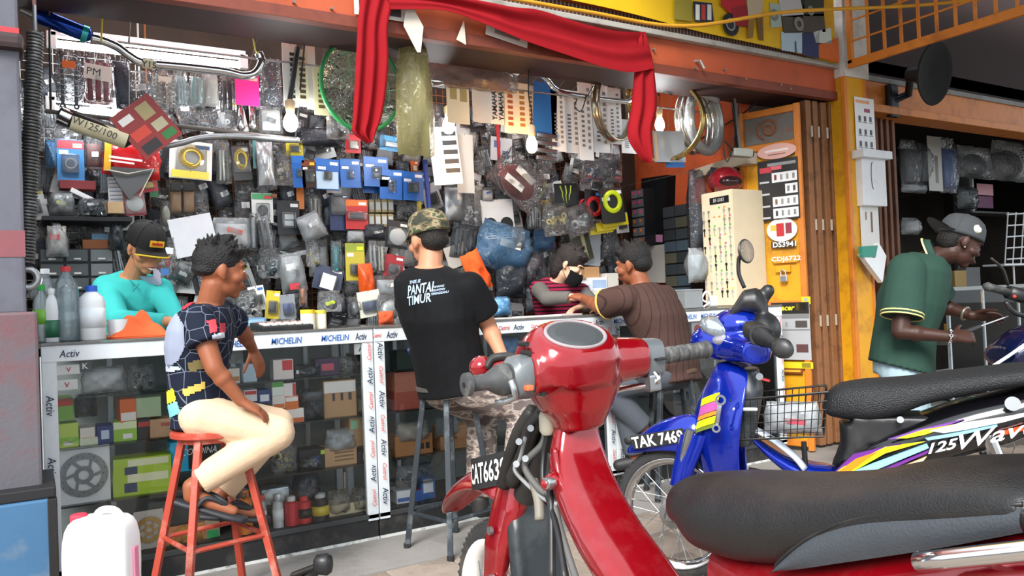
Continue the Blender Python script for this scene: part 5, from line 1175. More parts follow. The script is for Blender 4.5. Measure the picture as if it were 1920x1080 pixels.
def bag(x0, y0, x1, y1, label, content='#8d9296', Y=5.12, ang=0, film_m=None, d=.022, kind='lumps', sticker=None, group=None, name='parts_bag', metal=.6, seed=None, cat='bag', taper=.15, n=7):
    sp = Spot(x0, y0, x1, y1, Y, ang); seed = int(x0*7+y0) if seed is None else seed; rn = random.Random(seed); t = new(name, label, cat, sp, group); M, w, h = sp.M, sp.w, sp.h
    if content:
        mb = MB(M); m_ = pal(content, .35, metal)
        if kind == 'lumps':
            for i in range(n):
                x, y = rn.uniform(-.3, .3)*w, rn.uniform(-.38, .12)*h; r_ = rn.uniform(.07, .16)*min(w, h)
                if rn.random() < .5: mb.lathe([(r_*.45, -.004), (r_, -.004), (r_, .004), (r_*.45, .004), (r_*.45, -.004)], (x, y, rn.uniform(-.4, .5)*d), (rn.uniform(-.5, .5), rn.uniform(-.5, .5), 1), 12)
                else: mb.box((x, y, rn.uniform(-.3, .4)*d), (r_*1.5, r_*.9, min(r_*.6, d)), RZ(rn.uniform(-1, 1)), bev=r_*.15)
        elif kind == 'long':
            for i in range(n):
                x = (i-(n-1)/2)*w*.75/n; mb.cyl((x, -h*.42, rn.uniform(-.3, .3)*d), (x+rn.uniform(-.05, .05)*w, h*.32, 0), w*.28/n, n=8)
        elif kind == 'slab': mb.box((0, -.06*h, 0), (w*.78, h*.72, d*1.2), bev=min(w, h)*.08)
        elif kind == 'ball': mb.ell((0, -.08*h, 0), (w*.36, h*.36, d*.9))
        elif kind == 'fold':
            mb2 = pillow(M, w*.85, h*.82, d*.8, seed+5, crump=.4); mb.v, mb.f = mb2.v, mb2.f
        obj('contents', mb, m_, t, True, auto=45)
    obj('film', pillow(M, w, h, d*1.5, seed, taper=taper), film_m or clear, t, True)
    if sticker:
        cols = sticker if isinstance(sticker, (list, tuple)) else [sticker]
        for i, c in enumerate(cols): obj('sticker', MB(M).box((rn.uniform(-.15, .15)*w, (rn.uniform(-.1, .25)-.3*i)*h, d*1.25+.006+.002*i), (w*.38, h*.16, .001), RZ(rn.uniform(-.3, .3))), pal(c, .5), t)
    hook(M, h/2-.006, t, 0); return t
def card(x0, y0, x1, y1, label, col, Y=5.12, ang=0, product='#1c1d20', pk='slab', header=None, stickers=('#f2f2f0',), group=None, name='blister_pack', lines=None, lab=None, cat='packet', seed=None, pcol2=None, thick=.004, n=3, ps=(.5, .38), py=-.08, bl=True, metal=.1):
    """carded blister pack"""
    sp = Spot(x0, y0, x1, y1, Y, ang); seed = int(x0*5+y0) if seed is None else seed; rn = random.Random(seed); t = new(name, label, cat, sp, group); M, w, h = sp.M, sp.w, sp.h
    obj('backing_card', MB(M).box((0, 0, 0), (w, h, thick), bev=.0012), pal(col, .4), t)
    if header: obj('header_print', MB(M).box((0, h*.38, thick/2+.0006), (w*.96, h*.2, .001)), pal(header, .4), t)
    z = thick/2
    if product:
        mb = MB(M); pw, ph = w*ps[0], h*ps[1]; cy = py*h
        if pk == 'slab': mb.box((0, cy, z+.008), (pw, ph, .014), bev=.004)
        elif pk == 'disc': mb.lathe([(0, 0), (pw*.5, 0), (pw*.5, .01), (pw*.42, .013), (0, .013)], (0, cy, z), (0, 0, 1), 24)
        elif pk == 'ring': mb.lathe([(pw*.3, 0), (pw*.5, 0), (pw*.5, .012), (pw*.44, .018), (pw*.34, .018), (pw*.3, .012), (pw*.3, 0)], (0, cy, z), (0, 0, 1), 28)
        elif pk == 'multi':
            for i in range(n): mb.box(((i-(n-1)/2)*pw/n if w > h*1.4 else 0, cy+(0 if w > h*1.4 else (i-(n-1)/2)*ph/n), z+.007), (pw/(n if w > h*1.4 else 1)*.8, ph/(1 if w > h*1.4 else n)*.8, .012), bev=.003)
        elif pk == 'pins':
            for i in range(n): mb.cyl(((i-(n-1)/2)*pw/n, cy-ph/2, z+.007), ((i-(n-1)/2)*pw/n, cy+ph/2, z+.007), pw/n*.36, n=8)
        elif pk == 'coil': mb.tube([(math.cos(a*.5)*pw*.5*(1-.012*a), cy+math.sin(a*.5)*ph*.5*(1-.012*a), z+.004+.0006*a) for a in range(36)], min(pw, ph)*.045, 7)
        obj('product', mb, pal(product, .35, metal), t, True, auto=40)
        if bl: obj('blister', MB(M).box((0, cy, z+.011), (pw*1.15+.008, ph*1.12+.008, .02), bev=.007), blister_m, t, True, auto=40)
    for i, c in enumerate(stickers or ()):
        obj('sticker', MB(M).box((w*(.26 if i % 2 == 0 else -.25), h*(.36-.17*i), z+.0012), (w*.34, h*.1, .001)), pal(c, .5), t)
    if lines: # (text, y, height, colour)
        for s_, yy, hh, c in lines: text(s_, M @ Matrix.Translation((0, yy*h, z+.0015)), hh*h, pal(c, .5), t, bold=.02, width=w*.8)
    hook(M, h/2-.008, t, z); return t
def box(x0, y0, x1, y1, label, col, Y=4.0, depth=.12, ang=0, panel=None, tape=None, group=None, name='carton', lines=None, rotz=0., cat='box', stripe=None, rough=.6, panels=()):
    """carton standing on a shelf; pixel box is its front face"""
    sp = Spot(x0, y0, x1, y1, Y, ang); M, w, h = sp.M @ RY(rotz), sp.w, sp.h; t = new(name, label, cat, sp, group)
    obj('carton_body', MB(M).box((0, 0, -depth/2), (w, h, depth), bev=.0025), pal(col, rough, var=.1), t)
    e = .0007
    if panel: obj('front_label', MB(M).box((0, 0, e), (w*.8, h*.6, .001)), pal(panel, .5), t)
    for (px, py, pw, ph, c) in panels: obj('front_label', MB(M).box((px*w, py*h, e*1.5), (pw*w, ph*h, .001)), pal(c, .5), t)
    if stripe: obj('stripe', MB(M).box((0, -h*.25, e), (w*.995, h*.22, .001)), pal(stripe, .5), t)
    if tape: obj('tape', MB(M).box((0, 0, e), (.03, h*.99, .001)), pal(tape, .3), t)
    if lines:
        for s_, yy, hh, c in lines: text(s_, M @ Matrix.Translation((0, yy*h, .0015)), hh*h, pal(c, .6), t, bold=.02, width=w*.7)
    return t
def sheet(x0, y0, x1, y1, label, col, Y=4.2, ang=0, name='sticker_sheet', marks=None, lines=None, vert=None, group=None, thick=.0025, cat='card', rough=.4, bend=0., curl=0.):
    """hanging card or sheet with printed marks (x, y, w, h, colour in card fractions)"""
    sp = Spot(x0, y0, x1, y1, Y, ang); M, w, h = sp.M, sp.w, sp.h; t = new(name, label, cat, sp, group)
    if bend or curl:
        mb = MB(M); f = lambda u, v, dz: V(((u-.5)*w, (v-.5)*h, bend*math.sin(math.pi*v)+curl*(2*u-1)**2+dz)); mb.grid(lambda u, v: f(u, v, thick/2), 6, 6); mb.grid(lambda u, v: f(1-u, v, -thick/2), 6, 6); obj('card_stock', mb, pal(col, rough), t, True)
    else: obj('card_stock', MB(M).box((0, 0, 0), (w, h, thick), bev=.0008), pal(col, rough), t)
    z = thick/2+.0008+abs(curl)+abs(bend)*.9
    for (x, y, ww, hh, c) in marks or (): obj('print', MB(M).box((x*w, y*h, z), (ww*w, hh*h, .001)), pal(c, .4), t)
    for s_, yy, hh, c in lines or (): text(s_, M @ Matrix.Translation((0, yy*h, z+.001)), hh*h, pal(c, .5), t, bold=.02, width=w*.82)
    for s_, xx, wid, hgt, c in vert or (): text(s_, M @ Matrix.Translation((xx*w, 0, z+.001)) @ RZ(math.pi/2), wid*w, pal(c, .5), t, bold=.02, width=hgt*h)
    hook(M, h/2-.006, t, z, .03); return t
def dup(root, loc, rot=0., scl=1., label=None, group=None, tint=None):
    r_ = root.copy(); COL.objects.link(r_); r_.location = loc; r_.rotation_euler = (0, rot, 0); r_.scale = (scl,)*3 if isinstance(scl, (int, float)) else scl
    if label: r_['label'] = label
    if group: r_['group'] = group
    for ch in list(root.children):
        c = ch.copy(); COL.objects.link(c); c.parent = r_
        for g2 in ch.children: d = g2.copy(); COL.objects.link(d); d.parent = c
    return r_
def bottle(px, py, Y, prof, label, m, cap_m, cap_h, name='bottle', labelcol=None, lz=(.3, .7), lr=None, n=20, flat=1., z0=None, cat='bottle', extra=None, liquid=None):
    """prof: (radius, height); stands with its base at the pixel on plane Y"""
    p = at_y(px, py, Y); 
    if z0 is not None: p.z = z0
    t = thing(name, label, cat, p); D = Matrix.Translation(p) @ Matrix.Diagonal((1, flat, 1, 1))
    obj('bottle_body', MB(D).lathe(prof, (0, 0, 0), (0, 0, 1), n), m, t, True, auto=50)
    H = prof[-1][1]; r_ = prof[-1][0]+.003
    obj('cap', MB(D).lathe([(r_, -.004), (r_, cap_h*.9), (r_*.9, cap_h), (0, cap_h)], (0, 0, H), (0, 0, 1), 18), cap_m, t, True, auto=40)
    rb_ = max(r for r, h in prof)
    if labelcol:
        z1, z2 = H*lz[0], H*lz[1]; obj('label_wrap', MB(D).lathe([(rb_+.0012, z1), (rb_+.0012, z2)], (0, 0, 0), (0, 0, 1), n), pal(labelcol, .4), t, True)
    if liquid: obj('liquid', MB(D).lathe([(r*.93, h) for r, h in prof if h < H*liquid[1]]+[(0.001, H*liquid[1])], (0, 0, .002), (0, 0, 1), n), liquid[0], t, True)
    return t
# ================================================================== STOOLS, BOTTLES AND COUNTER-TOP THINGS
def stool(name, label, px, t, seat_z, seat_r, leg_m, seat_m, spread, rung_z, rot=.4, leg_r=.013, square=True, group=None):
    c0 = at_t(px, 700, t); c = V((c0.x, c0.y, 0)); s_ = thing(name, label, 'stool', c, group)
    obj('seat', MB().lathe([(0, seat_z-.03), (seat_r*.9, seat_z-.03), (seat_r, seat_z-.022), (seat_r, seat_z-.006), (seat_r*.95, seat_z), (0, seat_z)], c, (0, 0, 1), 32), seat_m, s_, True, auto=40)
    tops = []; bots = []
    for i in range(4):
        a = rot+i*math.pi/2; d = V((math.cos(a), math.sin(a), 0)); tp = c+d*seat_r*.75+V((0, 0, seat_z-.028)); bt = c+d*spread; tops.append(tp); bots.append(bt)
        mb = MB(); q = (tp-bt).normalized(); mb.box((tp+bt)/2, (leg_r*2, leg_r*2, (tp-bt).length), (tp-bt).to_track_quat('Z', 'Y').to_matrix().to_4x4(), bev=.003)
        lg = obj('leg', mb, leg_m, s_); obj('foot_cap', MB().cyl(bt, bt+V((0, 0, .02)), leg_r*1.3, n=10), pal('#1a1a1a', .7), lg)
    for i in range(4):
        f = lambda k_: bots[k_]+(tops[k_]-bots[k_])*(rung_z/seat_z)
        obj('rung', MB().cyl(f(i), f((i+1) % 4), leg_r*.75, n=8), leg_m, s_)
    obj('seat_ring', MB().lathe([(seat_r*.7, seat_z-.045), (seat_r*.8, seat_z-.045), (seat_r*.8, seat_z-.03), (seat_r*.7, seat_z-.03)], c, (0, 0, 1), 28), leg_m, s_)
    return s_
redst = mat('red_stool_paint', '#a8402e', .5, .1, var=.15, dirt='#d8b3a5', dirt_amt=.35, dirt_scale=10)
grayst = mat('dark_steel_paint', '#33393f', .4, .4, var=.15, dirt='#8f989d', dirt_amt=.4, dirt_scale=10)
stool('bar_stool', 'red painted steel bar stool carrying the boy in cream trousers', 392, 3.14, .70, .15, redst, redst, .27, .29, rot=-2.16)
stool('bar_stool', 'dark steel bar stool under the man in camouflage trousers', 838, 3.82, .765, .15, grayst, pal('#4a4642', .6, .2), .22, .17, rot=-2.1)
stool('bar_stool', 'dark steel stool under the man in brown shirt', 1258, 4.62, .73, .15, grayst, pal('#5a4436', .6), .2, .25, rot=.3)

wpl = mat('white_hdpe', '#eef1f3', .35, var=.04); clearp = film('clear_pet', (.85, .92, .95), .2, .06, 12., .3); waterm = film('water_fill', (.78, .9, .93), .3, .05, 5., .1)
B1 = [(0, 0), (.03, 0), (.036, .006), (.036, .1), (.034, .11), (.036, .12), (.036, .19), (.03, .225), (.014, .25), (.0125, .265)]
sc = lambda P, k, kh=1: [(r*k, h*kh) for r, h in P]
YB = 3.86
bottle(88, 640, YB+.12, sc(B1, 1.2, 1.12), 'clear plastic bottle with white cap behind the green capped bottle', clearp, wpl, .018, z0=CH+.004)
bottle(80, 640, YB, sc(B1, .92, .84), 'small bottle with green cap and green and yellow label', clearp, pal('#2fae4a', .4), .02, labelcol='#7cc043', lz=(.35, .62), z0=CH+.004)
bottle(99, 640, YB-.01, sc(B1, .88, .78), 'small white bottle with dark green label strip', wpl, wpl, .018, labelcol='#2c6b4c', lz=(.1, .45), z0=CH+.004)
bottle(127, 640, YB, sc(B1, 1.3, 1.13), 'large clear water bottle with red and white cap', clearp, pal('#c9303a', .4), .018, liquid=(waterm, .8), z0=CH+.004)
bottle(174, 639, YB, [(0, 0), (.046, 0), (.052, .006), (.052, .16), (.046, .185), (.024, .205), (.02, .212)], 'white plastic jug bottle with blue cap', wpl, pal('#2a5fd0', .4), .022, n=8, labelcol='#e6ecf0', lz=(.25, .65), z0=CH+.004)
p = at_y(222, 634, 3.93); p.z = CH+.004
cp = thing('mug', 'white mug on the counter beside the orange cloth', 'mug', p); obj('mug_body', MB().lathe([(0, 0), (.034, 0), (.04, .01), (.043, .085), (.039, .085), (.036, .012), (0, .01)], p, (0, 0, 1), 22), wpl, cp, True, auto=40)
obj('mug_handle', MB().tube(crom([p+V((-.04, 0, .07)), p+V((-.065, 0, .06)), p+V((-.065, 0, .03)), p+V((-.038, 0, .02))], 4), .005, 8), wpl, cp, True)
p0 = at_y(262, 615, 3.9); M = Matrix.Translation((p0.x, 3.95, CH+.004))
def clothheap(M, w, d, h, seed, m, label, nm='cloth'):
    rn = random.Random(seed); ph = [rn.uniform(0, 6) for _ in range(6)]
    mb = MB(M)
    f = lambda u, v, dz: V(((u-.5)*w*(1+.1*math.sin(v*7+ph[0])), (v-.5)*d*(1+.12*math.sin(u*6+ph[1])), max(0, h*(1-(2*u-1)**2)*(1-(2*v-1)**2)*(1+.5*math.sin(u*9+ph[2])*math.cos(v*8+ph[3])))+.004+dz))
    mb.grid(lambda u, v: f(u, v, .003), 18, 12); mb.grid(lambda u, v: f(1-u, v, -.003), 18, 12)
    return tag(obj(nm, mb, m, None, True), label, 'cloth')
clothheap(M, .24, .14, .09, 4, cloth('orange_cloth', '#e0653a'), 'crumpled orange cloth on the counter by the turquoise pullover')
# calculator
p = at_y(530, 612, 3.93); cM = Matrix.Translation((p.x, 3.95, CH+.004)) @ RZ(.12) @ RX(.12)
c = thing('calculator', 'black desk calculator on the counter top', 'calculator', (p.x, 3.95, CH+.004)); obj('case', MB(cM).box((0, 0, .018), (.26, .17, .03), bev=.008), blk, c)
obj('display', MB(cM).box((0, .055, .035), (.2, .03, .003)), pal('#7c8a80', .3), c)
kp = None
for i in range(6):
    for j in range(4):
        obj('key', MB(cM).box((-.1+i*.04, .02-j*.027, .036), (.028, .018, .008), bev=.002), pal('#c9c6c0' if j else '#8a4a44', .5), c)
box(455, 596, 500, 612, 'flat blue box beside the desk calculator', '#5f86a8', 4.05, .1, panel='#8db0c8')
YT = 4.0
def on_top(px, Y): p = at_y(px, 600, Y); return V((p.x, Y, CH+.004))
def jar(px, Y, r_, h, body, lidc, label, lid_h=.02, name='jar'):
    p = on_top(px, Y); t = thing(name, label, 'jar', p); obj('jar_body', MB().lathe([(0, 0), (r_, 0), (r_, h), (r_*.85, h+.006), (0, h+.006)], p, (0, 0, 1), 20), pal(body, .35), t, True, auto=40); obj('lid', MB().lathe([(r_*1.03, 0), (r_*1.03, lid_h), (0, lid_h)], p+V((0, 0, h)), (0, 0, 1), 20), pal(lidc, .4), t, True, auto=40); return t
jar(577, 4.05, .036, .075, '#efe9d6', '#e3c52b', 'cream jar with yellow lid on the counter'); jar(601, 4.08, .03, .07, '#e6dfc6', '#cfc64a', 'pale jar with lime sticker beside the yellow lidded jar')
for i, (px, Y, w_, d_, h_, col_, lb) in enumerate(((957, 3.9, .2, .12, .004, '#d9d5d0', 'thin pale leaflet at the counter edge beside the blue bag'), (1000, 3.95, .24, .1, .006, '#e8e4e2', 'flat white price list sheet lying on the counter'), (1055, 3.9, .2, .14, .008, '#cfc6c4', 'open receipt book on the counter before the masked woman'))):
    p = on_top(px, Y); t = thing('paper', lb, 'paper', p); obj('page', MB().box(p+V((0, 0, h_/2)), (w_, d_, h_), RZ(.2*i-.1), bev=.001), pal(col_, .7), t); obj('page_print', MB().box(p+V((0, 0, h_+.0006)), (w_*.7, d_*.6, .0006), RZ(.2*i-.1)), pal('#b9b2b0', .7), t)
bag(925, 556, 958, 592, 'sky blue plastic bag standing on the counter by the black shirt', '#5aa9d6', 4.1, 0, bluef, .03, 'fold', metal=0., taper=.3)
# foot pump at the bottom edge
p = at_t(575, 1090, 3.05); p.z = 0
fp = thing('foot_pump', 'black foot pump with rubber pedal on the ground', 'pump', p)
obj('pump_base', MB().box(p+V((0, 0, .015)), (.26, .1, .03), RZ(-.5), bev=.008), blkm, fp); obj('cylinder', MB().cyl(p+V((-.06, .03, .03)), p+V((.02, -.01, .15)), .028, n=16), blk, fp, True, auto=40)
pe = at_t(604, 1058, 3.0); obj('pedal_arm', MB().tube([p+V((-.1, .05, .03)), at_t(550, 1078, 3.03), pe], .012, 8), blkm, fp); obj('pedal', MB().loft([ring(pe+CR*x, V((0, 0, 1)), F0, r_, r_*.8, 16, 2.6) for x, r_ in ((-.03, .02), (-.02, .035), (.02, .04), (.035, .03), (.04, .01))]), blk, fp, True)
# jerry can
p = at_t(193, 1090, 2.55); p.z = 0
jc = thing('jerry_can', 'white plastic jerry can with red cap beside the red stool', 'jerry can', p); JX = R0; JY = F0
jw = .105; jh = at_t(193, 965, 2.55).z
obj('can_body', subd(MB().loft([ring(p+V((0, 0, z)), JX, JY, w_, d_, 24, 5) for z, w_, d_ in ((0, .09, .06), (.01, jw, .075), (jh*.55, jw, .075), (jh*.6, jw*.98, .07), (jh*.65, jw, .075), (jh-.06, jw, .075), (jh-.015, jw*.85, .06), (jh, jw*.6, .04))]), 1), mat('jerry_plastic', '#f3f0f2', .4, var=.03), jc, True)
q = p-JX*.07+V((0, 0, jh-.03)); obj('cap', MB().lathe([(.026, 0), (.026, .03), (.022, .034), (0, .034)], q, (0, 0, 1), 18), pal('#d23246', .4), jc, True, auto=40)
obj('handle', MB().tube(crom([p-JX*.02+V((0, 0, jh-.02)), p+JX*.0+V((0, 0, jh+.012)), p+JX*.05+V((0, 0, jh+.008)), p+JX*.085+V((0, 0, jh-.05))], 5), .012, 8), MATS['jerry_plastic'], jc, True)
obj('level_strip', MB().box(p+JX*jw+V((0, 0, jh*.45)), (.012, .03, jh*.7), frame((0, 0, 0), JX, JY), bev=.004), pal('#e48aa8', .4), jc)

# ------------------------------------------------------------------ worn cabinet, post and hanging spring at the left edge
worn = mat('worn_cabinet_paint', '#5b595f', .55, .2, var=.2, scale=3, dirt='#7c3a3c', dirt_amt=.6, dirt_scale=2.5, bump=.1)
bluew = mat('worn_blue_paint', '#3a6488', .5, .1, var=.2, scale=4, dirt='#8d8a86', dirt_amt=.6, dirt_scale=3)
xr = at_y(72, 640, 3.35).x
cb = thing('steel_cabinet', 'scuffed grey and red steel cabinet with blue lower panel beside the counter', 'cabinet', (xr-.25, 3.45, 0))
obj('upper_panel', MB().box2((xr-.5, 3.35, .55), (xr, 3.68, at_y(30, 585, 3.35).z), .01), worn, cb)
obj('ledge', MB().box2((xr-.5, 3.28, .52), (xr+.04, 3.68, .56), .006), pal('#222224', .5, .3), cb); obj('lower_panel', MB().box2((xr-.5, 3.27, .04), (xr+.03, 3.68, .52), .008), bluew, cb)
obj('edge_strip', MB().box2((xr+.012, 3.262, .0), (xr+.042, 3.3, .52), .003), blkm, cb); obj('plinth', MB().box2((xr-.48, 3.3, 0), (xr, 3.66, .05)), blkm, cb)
xp = at_y(44, 300, 3.5).x
po = thing('steel_post', 'weathered grey steel post with a faded red band at the left edge', 'post', (xp-.15, 3.55, 1.17))
obj('post_body', MB().box2((xp-.4, 3.5, at_y(30, 585, 3.35).z-.005), (xp-.004, 3.64, 2.545), .01), mat('weathered_post', '#5f606a', .5, .2, var=.2, scale=4, dirt='#4b4348', dirt_amt=.6, dirt_scale=3), po)
za, zb_ = at_y(20, 482, 3.5).z, at_y(20, 432, 3.5).z; obj('red_band', MB().box2((xp-.402, 3.497, za), (xp-.002, 3.645, zb_)), pal('#7c454b', .6, dirt='#6d4a50'), po)
za, zb_ = at_y(20, 62, 3.5).z, at_y(20, 52, 3.5).z; obj('red_band', MB().box2((xp-.402, 3.495, za), (xp-.002, 3.645, zb_)), pal('#c8323a', .5), po)
obj('post_flange', MB().box2((xp-.42, 3.46, at_y(20, 95, 3.5).z), (xp+.012, 3.65, at_y(20, 64, 3.5).z), .02), pal('#3a2a2a', .5, .2), po)
# extension spring hanging from the beam
pt = at_y(66, 60, 3.6); pb = at_y(50, 522, 3.6); sr = .026
sg = thing('door_spring', 'long steel coil spring with end ring hanging beside the weathered post', 'spring', pb)
pts = []; nn = 70
for i in range(nn*8+1):
    q = i/(nn*8); c_ = pt+(pb+V((0, 0, .06))-pt)*q; a = q*nn*2*math.pi; pts.append(c_+V((math.cos(a)*sr, math.sin(a)*sr, 0)))
obj('coil', MB().tube(pts, .0058, 5), mat('oily_steel', '#5f605f', .4, .6, var=.25, dirt='#a9abab', dirt_amt=.5, dirt_scale=20), sg, True)
obj('core_tube', MB().cyl(pt, pb+V((0, 0, .06)), .019, n=12), pal('#413c38', .5, .4), sg, True, auto=40)
obj('end_ring', MB().tube(ring(pb, V((1, 0, 0)), V((0, 0, 1)), .036, .036, 24), .014, 10, True), pal('#a7a9aa', .3, .7), sg, True); obj('top_hook', MB().tube([pt, pt+V((0, 0, .1)), V((pt.x, 3.8, 2.545))], .008, 8), steel, sg)
# ================================================================== LAMPS
tube_m = mat('fluorescent_glow', '#f4faff', .5, emit=26., var=0.)
bulb_w = mat('white_bulb_glow', '#fbfdff', .5, emit=90., var=0.); bulb_y = mat('warm_bulb_glow', '#ffc27a', .5, emit=70., var=0.)
def tube_lamp(x0, x1, Y, z, label, r_=.015, group=None):
    t = thing('fluorescent_lamp', label, 'lamp', ((x0+x1)/2, Y, z), group)
    obj('tube', MB().cyl((x0+.03, Y, z), (x1-.03, Y, z), r_, n=16), tube_m, t, True, auto=40)
    for x, s_ in ((x0, 1), (x1, -1)): obj('lamp_holder', MB().box2((x-.012*s_, Y-.02, z-.022), (x+.034*s_, Y+.02, z+.06), .004), wpl, t)
    obj('batten', MB().box2((x0, Y-.02, z+.035), (x1, Y+.02, z+.08), .004), wpl, t); return t
a = at_y(92, 84, 4.72); b = at_y(460, 120, 4.72)
tube_lamp(a.x, b.x, 4.72, (a.z+b.z)/2, 'long fluorescent tube lamp glowing behind the blue tipped exhaust pipe', .019)
a = at_y(90, 203, 4.85); b = at_y(230, 212, 4.85); tube_lamp(a.x, b.x, 4.85, (a.z+b.z)/2, 'short fluorescent tube glowing behind the lower exhaust silencer', .019)
for i, (x0, x1) in enumerate(((1.45, 2.65), (2.85, 4.05))): tube_lamp(x0, x1, 4.55, 2.98, 'fluorescent tube lamp fixed under the wooden ceiling', .016, 'ceiling tube lamps')
tube_lamp(.1, 1.3, 4.35, 3.0, 'fluorescent tube lamp fixed under the wooden ceiling', .016, 'ceiling tube lamps')
def bulb(px, py, Y, label, glow, r_=.034, cord_to=2.55, pole=None, socket='#c9ab86'):
    p = at_y(px, py, Y); t = thing('hanging_bulb', label, 'lamp', p)
    obj('glass_bulb', MB().lathe([(0.001, -.05), (r_*.6, -.042), (r_*.95, -.02), (r_, -.002), (r_*.9, .02), (r_*.62, .042), (r_*.42, .055)], p, (0, 0, 1), 20), glow, t, True)
    obj('socket', MB().lathe([(r_*.55, .05), (r_*.6, .06), (r_*.75, .1), (r_*.7, .115), (r_*.3, .125)], p, (0, 0, 1), 16), pal(socket, .5), t, True, auto=40)
    if pole: q = at_y(*pole, Y); obj('pole', MB().cyl(p+V((0, 0, .12)), V((q.x, Y, 2.55)), .014, n=10), blkm, t, True, auto=40)
    else: obj('cord', MB().tube(crom([p+V((0, 0, .12)), p+V((.01, 0, .2)), p+V((-.008, 0, .3)), V((p.x, Y, cord_to))], 5), .004, 6), blkm, t)
bulb(545, 230, 4.2, 'glowing white bulb on a dark pole left of the green hoop', bulb_w, .038, pole=(556, 30))
bulb(841, 236, 4.35, 'glowing white bulb beside the yellowed tall bag', bulb_w, .036)
bulb(997, 272, 4.05, 'glowing warm yellow bulb hanging before the sticker cards', bulb_y, .034)
bulb(1237, 234, 4.22, 'glowing white bulb hanging inside the wheel rims', bulb_w, .033)

# ================================================================== BANNER, ROPE AND RED CLOTH
def ban():
    m = mat('yellow_banner_print', '#d9ae14', .5, var=.15, scale=3, dirt='#b4641c', dirt_amt=.55, dirt_scale=1.6); return m
bl = at_y(880, -30, 3.68); br_ = at_y(1572, 118, 3.68); zb0 = 2.82
t = thing('shop_banner', 'yellow printed banner with motorcycle pictures above the orange beam', 'banner', (3.6, 3.69, 2.8))
def bz(x): return at_y(1120, 10, 3.68).z+(br_.z-at_y(1120, 10, 3.68).z)*(x-at_y(1120, 10, 3.68).x)/(br_.x-at_y(1120, 10, 3.68).x)
bm2 = MB(); bm2.grid(lambda u, v: V((bl.x+(br_.x-bl.x)*u, 3.69+.012*math.sin(u*14)*(1-v), bz(bl.x+(br_.x-bl.x)*u)+v*1.1)), 30, 4); bm2.grid(lambda u, v: V((br_.x+(bl.x-br_.x)*u, 3.694+.012*math.sin((1-u)*14)*(1-v), bz(br_.x+(bl.x-br_.x)*u)+v*1.1)), 30, 4)
obj('banner_sheet', bm2, ban(), t, True)
def bpatch(pix, col, nm='banner_print', y=3.675): obj(nm, MB().poly([at_y(a_, b_, y) for a_, b_ in pix], (0, .004, 0)), pal(col, .5), t)
def bdisc(px, py, r_, col, y=3.674, hole=0): 
    p = at_y(px, py, y); obj('banner_print', MB().lathe([(hole, 0), (r_, 0), (r_, .002), (hole, .002), (hole, 0)] if hole else [(0, 0), (r_, 0), (r_, .002), (0, .002)], p, (0, -1, 0), 24), pal(col, .5), t)
bpatch([(1265, 0), (1298, 0), (1298, 40), (1264, 36)], '#8a7d2a'); bpatch([(1300, 2), (1335, 6), (1339, 42), (1303, 40)], '#1f2436')
for i, c_ in enumerate(('#d8d6d0', '#a83a34', '#c9c7c2')): bpatch([(1305+i*11, 8), (1312+i*11, 9), (1312+i*11, 38), (1305+i*11, 37)], c_, y=3.671)
# motorcycle picture
bpatch([(1355, -10), (1400, -10), (1395, 18), (1370, 26), (1352, 8)], '#b3212b', y=3.672); bpatch([(1372, 15), (1400, 8), (1405, 50), (1378, 48)], '#8f1d26', y=3.67); bpatch([(1400, -5), (1432, -5), (1428, 30), (1404, 34)], '#b9a68c', y=3.669)
bdisc(1370, 46, .075, '#1c1c1f'); bdisc(1370, 46, .042, '#8a8d92', 3.668); bdisc(1370, 46, .03, '#2a2a2d', 3.666)
bpatch([(1404, 30), (1416, 28), (1412, 70), (1402, 72)], '#8a6a2c', y=3.668); bpatch([(1418, 28), (1430, 24), (1432, 76), (1424, 74)], '#6d5222', y=3.668)
# collage of engine parts
for pix, c_ in (([(1444, 5), (1462, 8), (1466, 50), (1446, 52)], '#9fb0a8'), ([(1460, -5), (1510, -5), (1506, 34), (1466, 30)], '#b8b4b4'), ([(1466, 30), (1545, 25), (1548, 60), (1470, 62)], '#4a453c'), ([(1500, -5), (1545, -5), (1545, 30), (1508, 30)], '#2f3b2e'),
                ([(1465, 60), (1505, 58), (1504, 100), (1466, 94)], '#a9bcc8'), ([(1504, 62), (1536, 60), (1535, 110), (1504, 102)], '#26305a'), ([(1525, 60), (1558, 52), (1560, 82), (1530, 80)], '#c3cbc4'), ([(1534, 84), (1572, 70), (1574, 118), (1536, 108)], '#c9601c')): bpatch(pix, c_, y=3.671)
for px, py, r_ in ((1452, 28, .04), (1498, 45, .05), (1520, 20, .035)): bdisc(px, py, r_, '#7d7a70', 3.667, r_*.45)
text('1', wallM(at_y(1492, 88, 3.667)), .08, pal('#25335a', .5), t)
tag(obj('rope', MB().tube(crom([at_y(930, -8, 3.62), at_y(1100, 22, 3.6), at_y(1283, 49, 3.55), V((at_x(1480, 22, 4.2).x, at_x(1480, 22, 4.2).y, at_x(1480, 22, 4.2).z)), at_x(1720, 10, 5.2), at_x(1920, -12, 5.6)], 8), .012, 8), mat('ochre_rope', '#cf9420', .6, var=.15), None, True), 'ochre plastic rope slung in front of the banner', 'rope')
redc = cloth('red_banner_cloth', '#8c0c17', var=.12, scale=5, bump=.2, bscale=14)
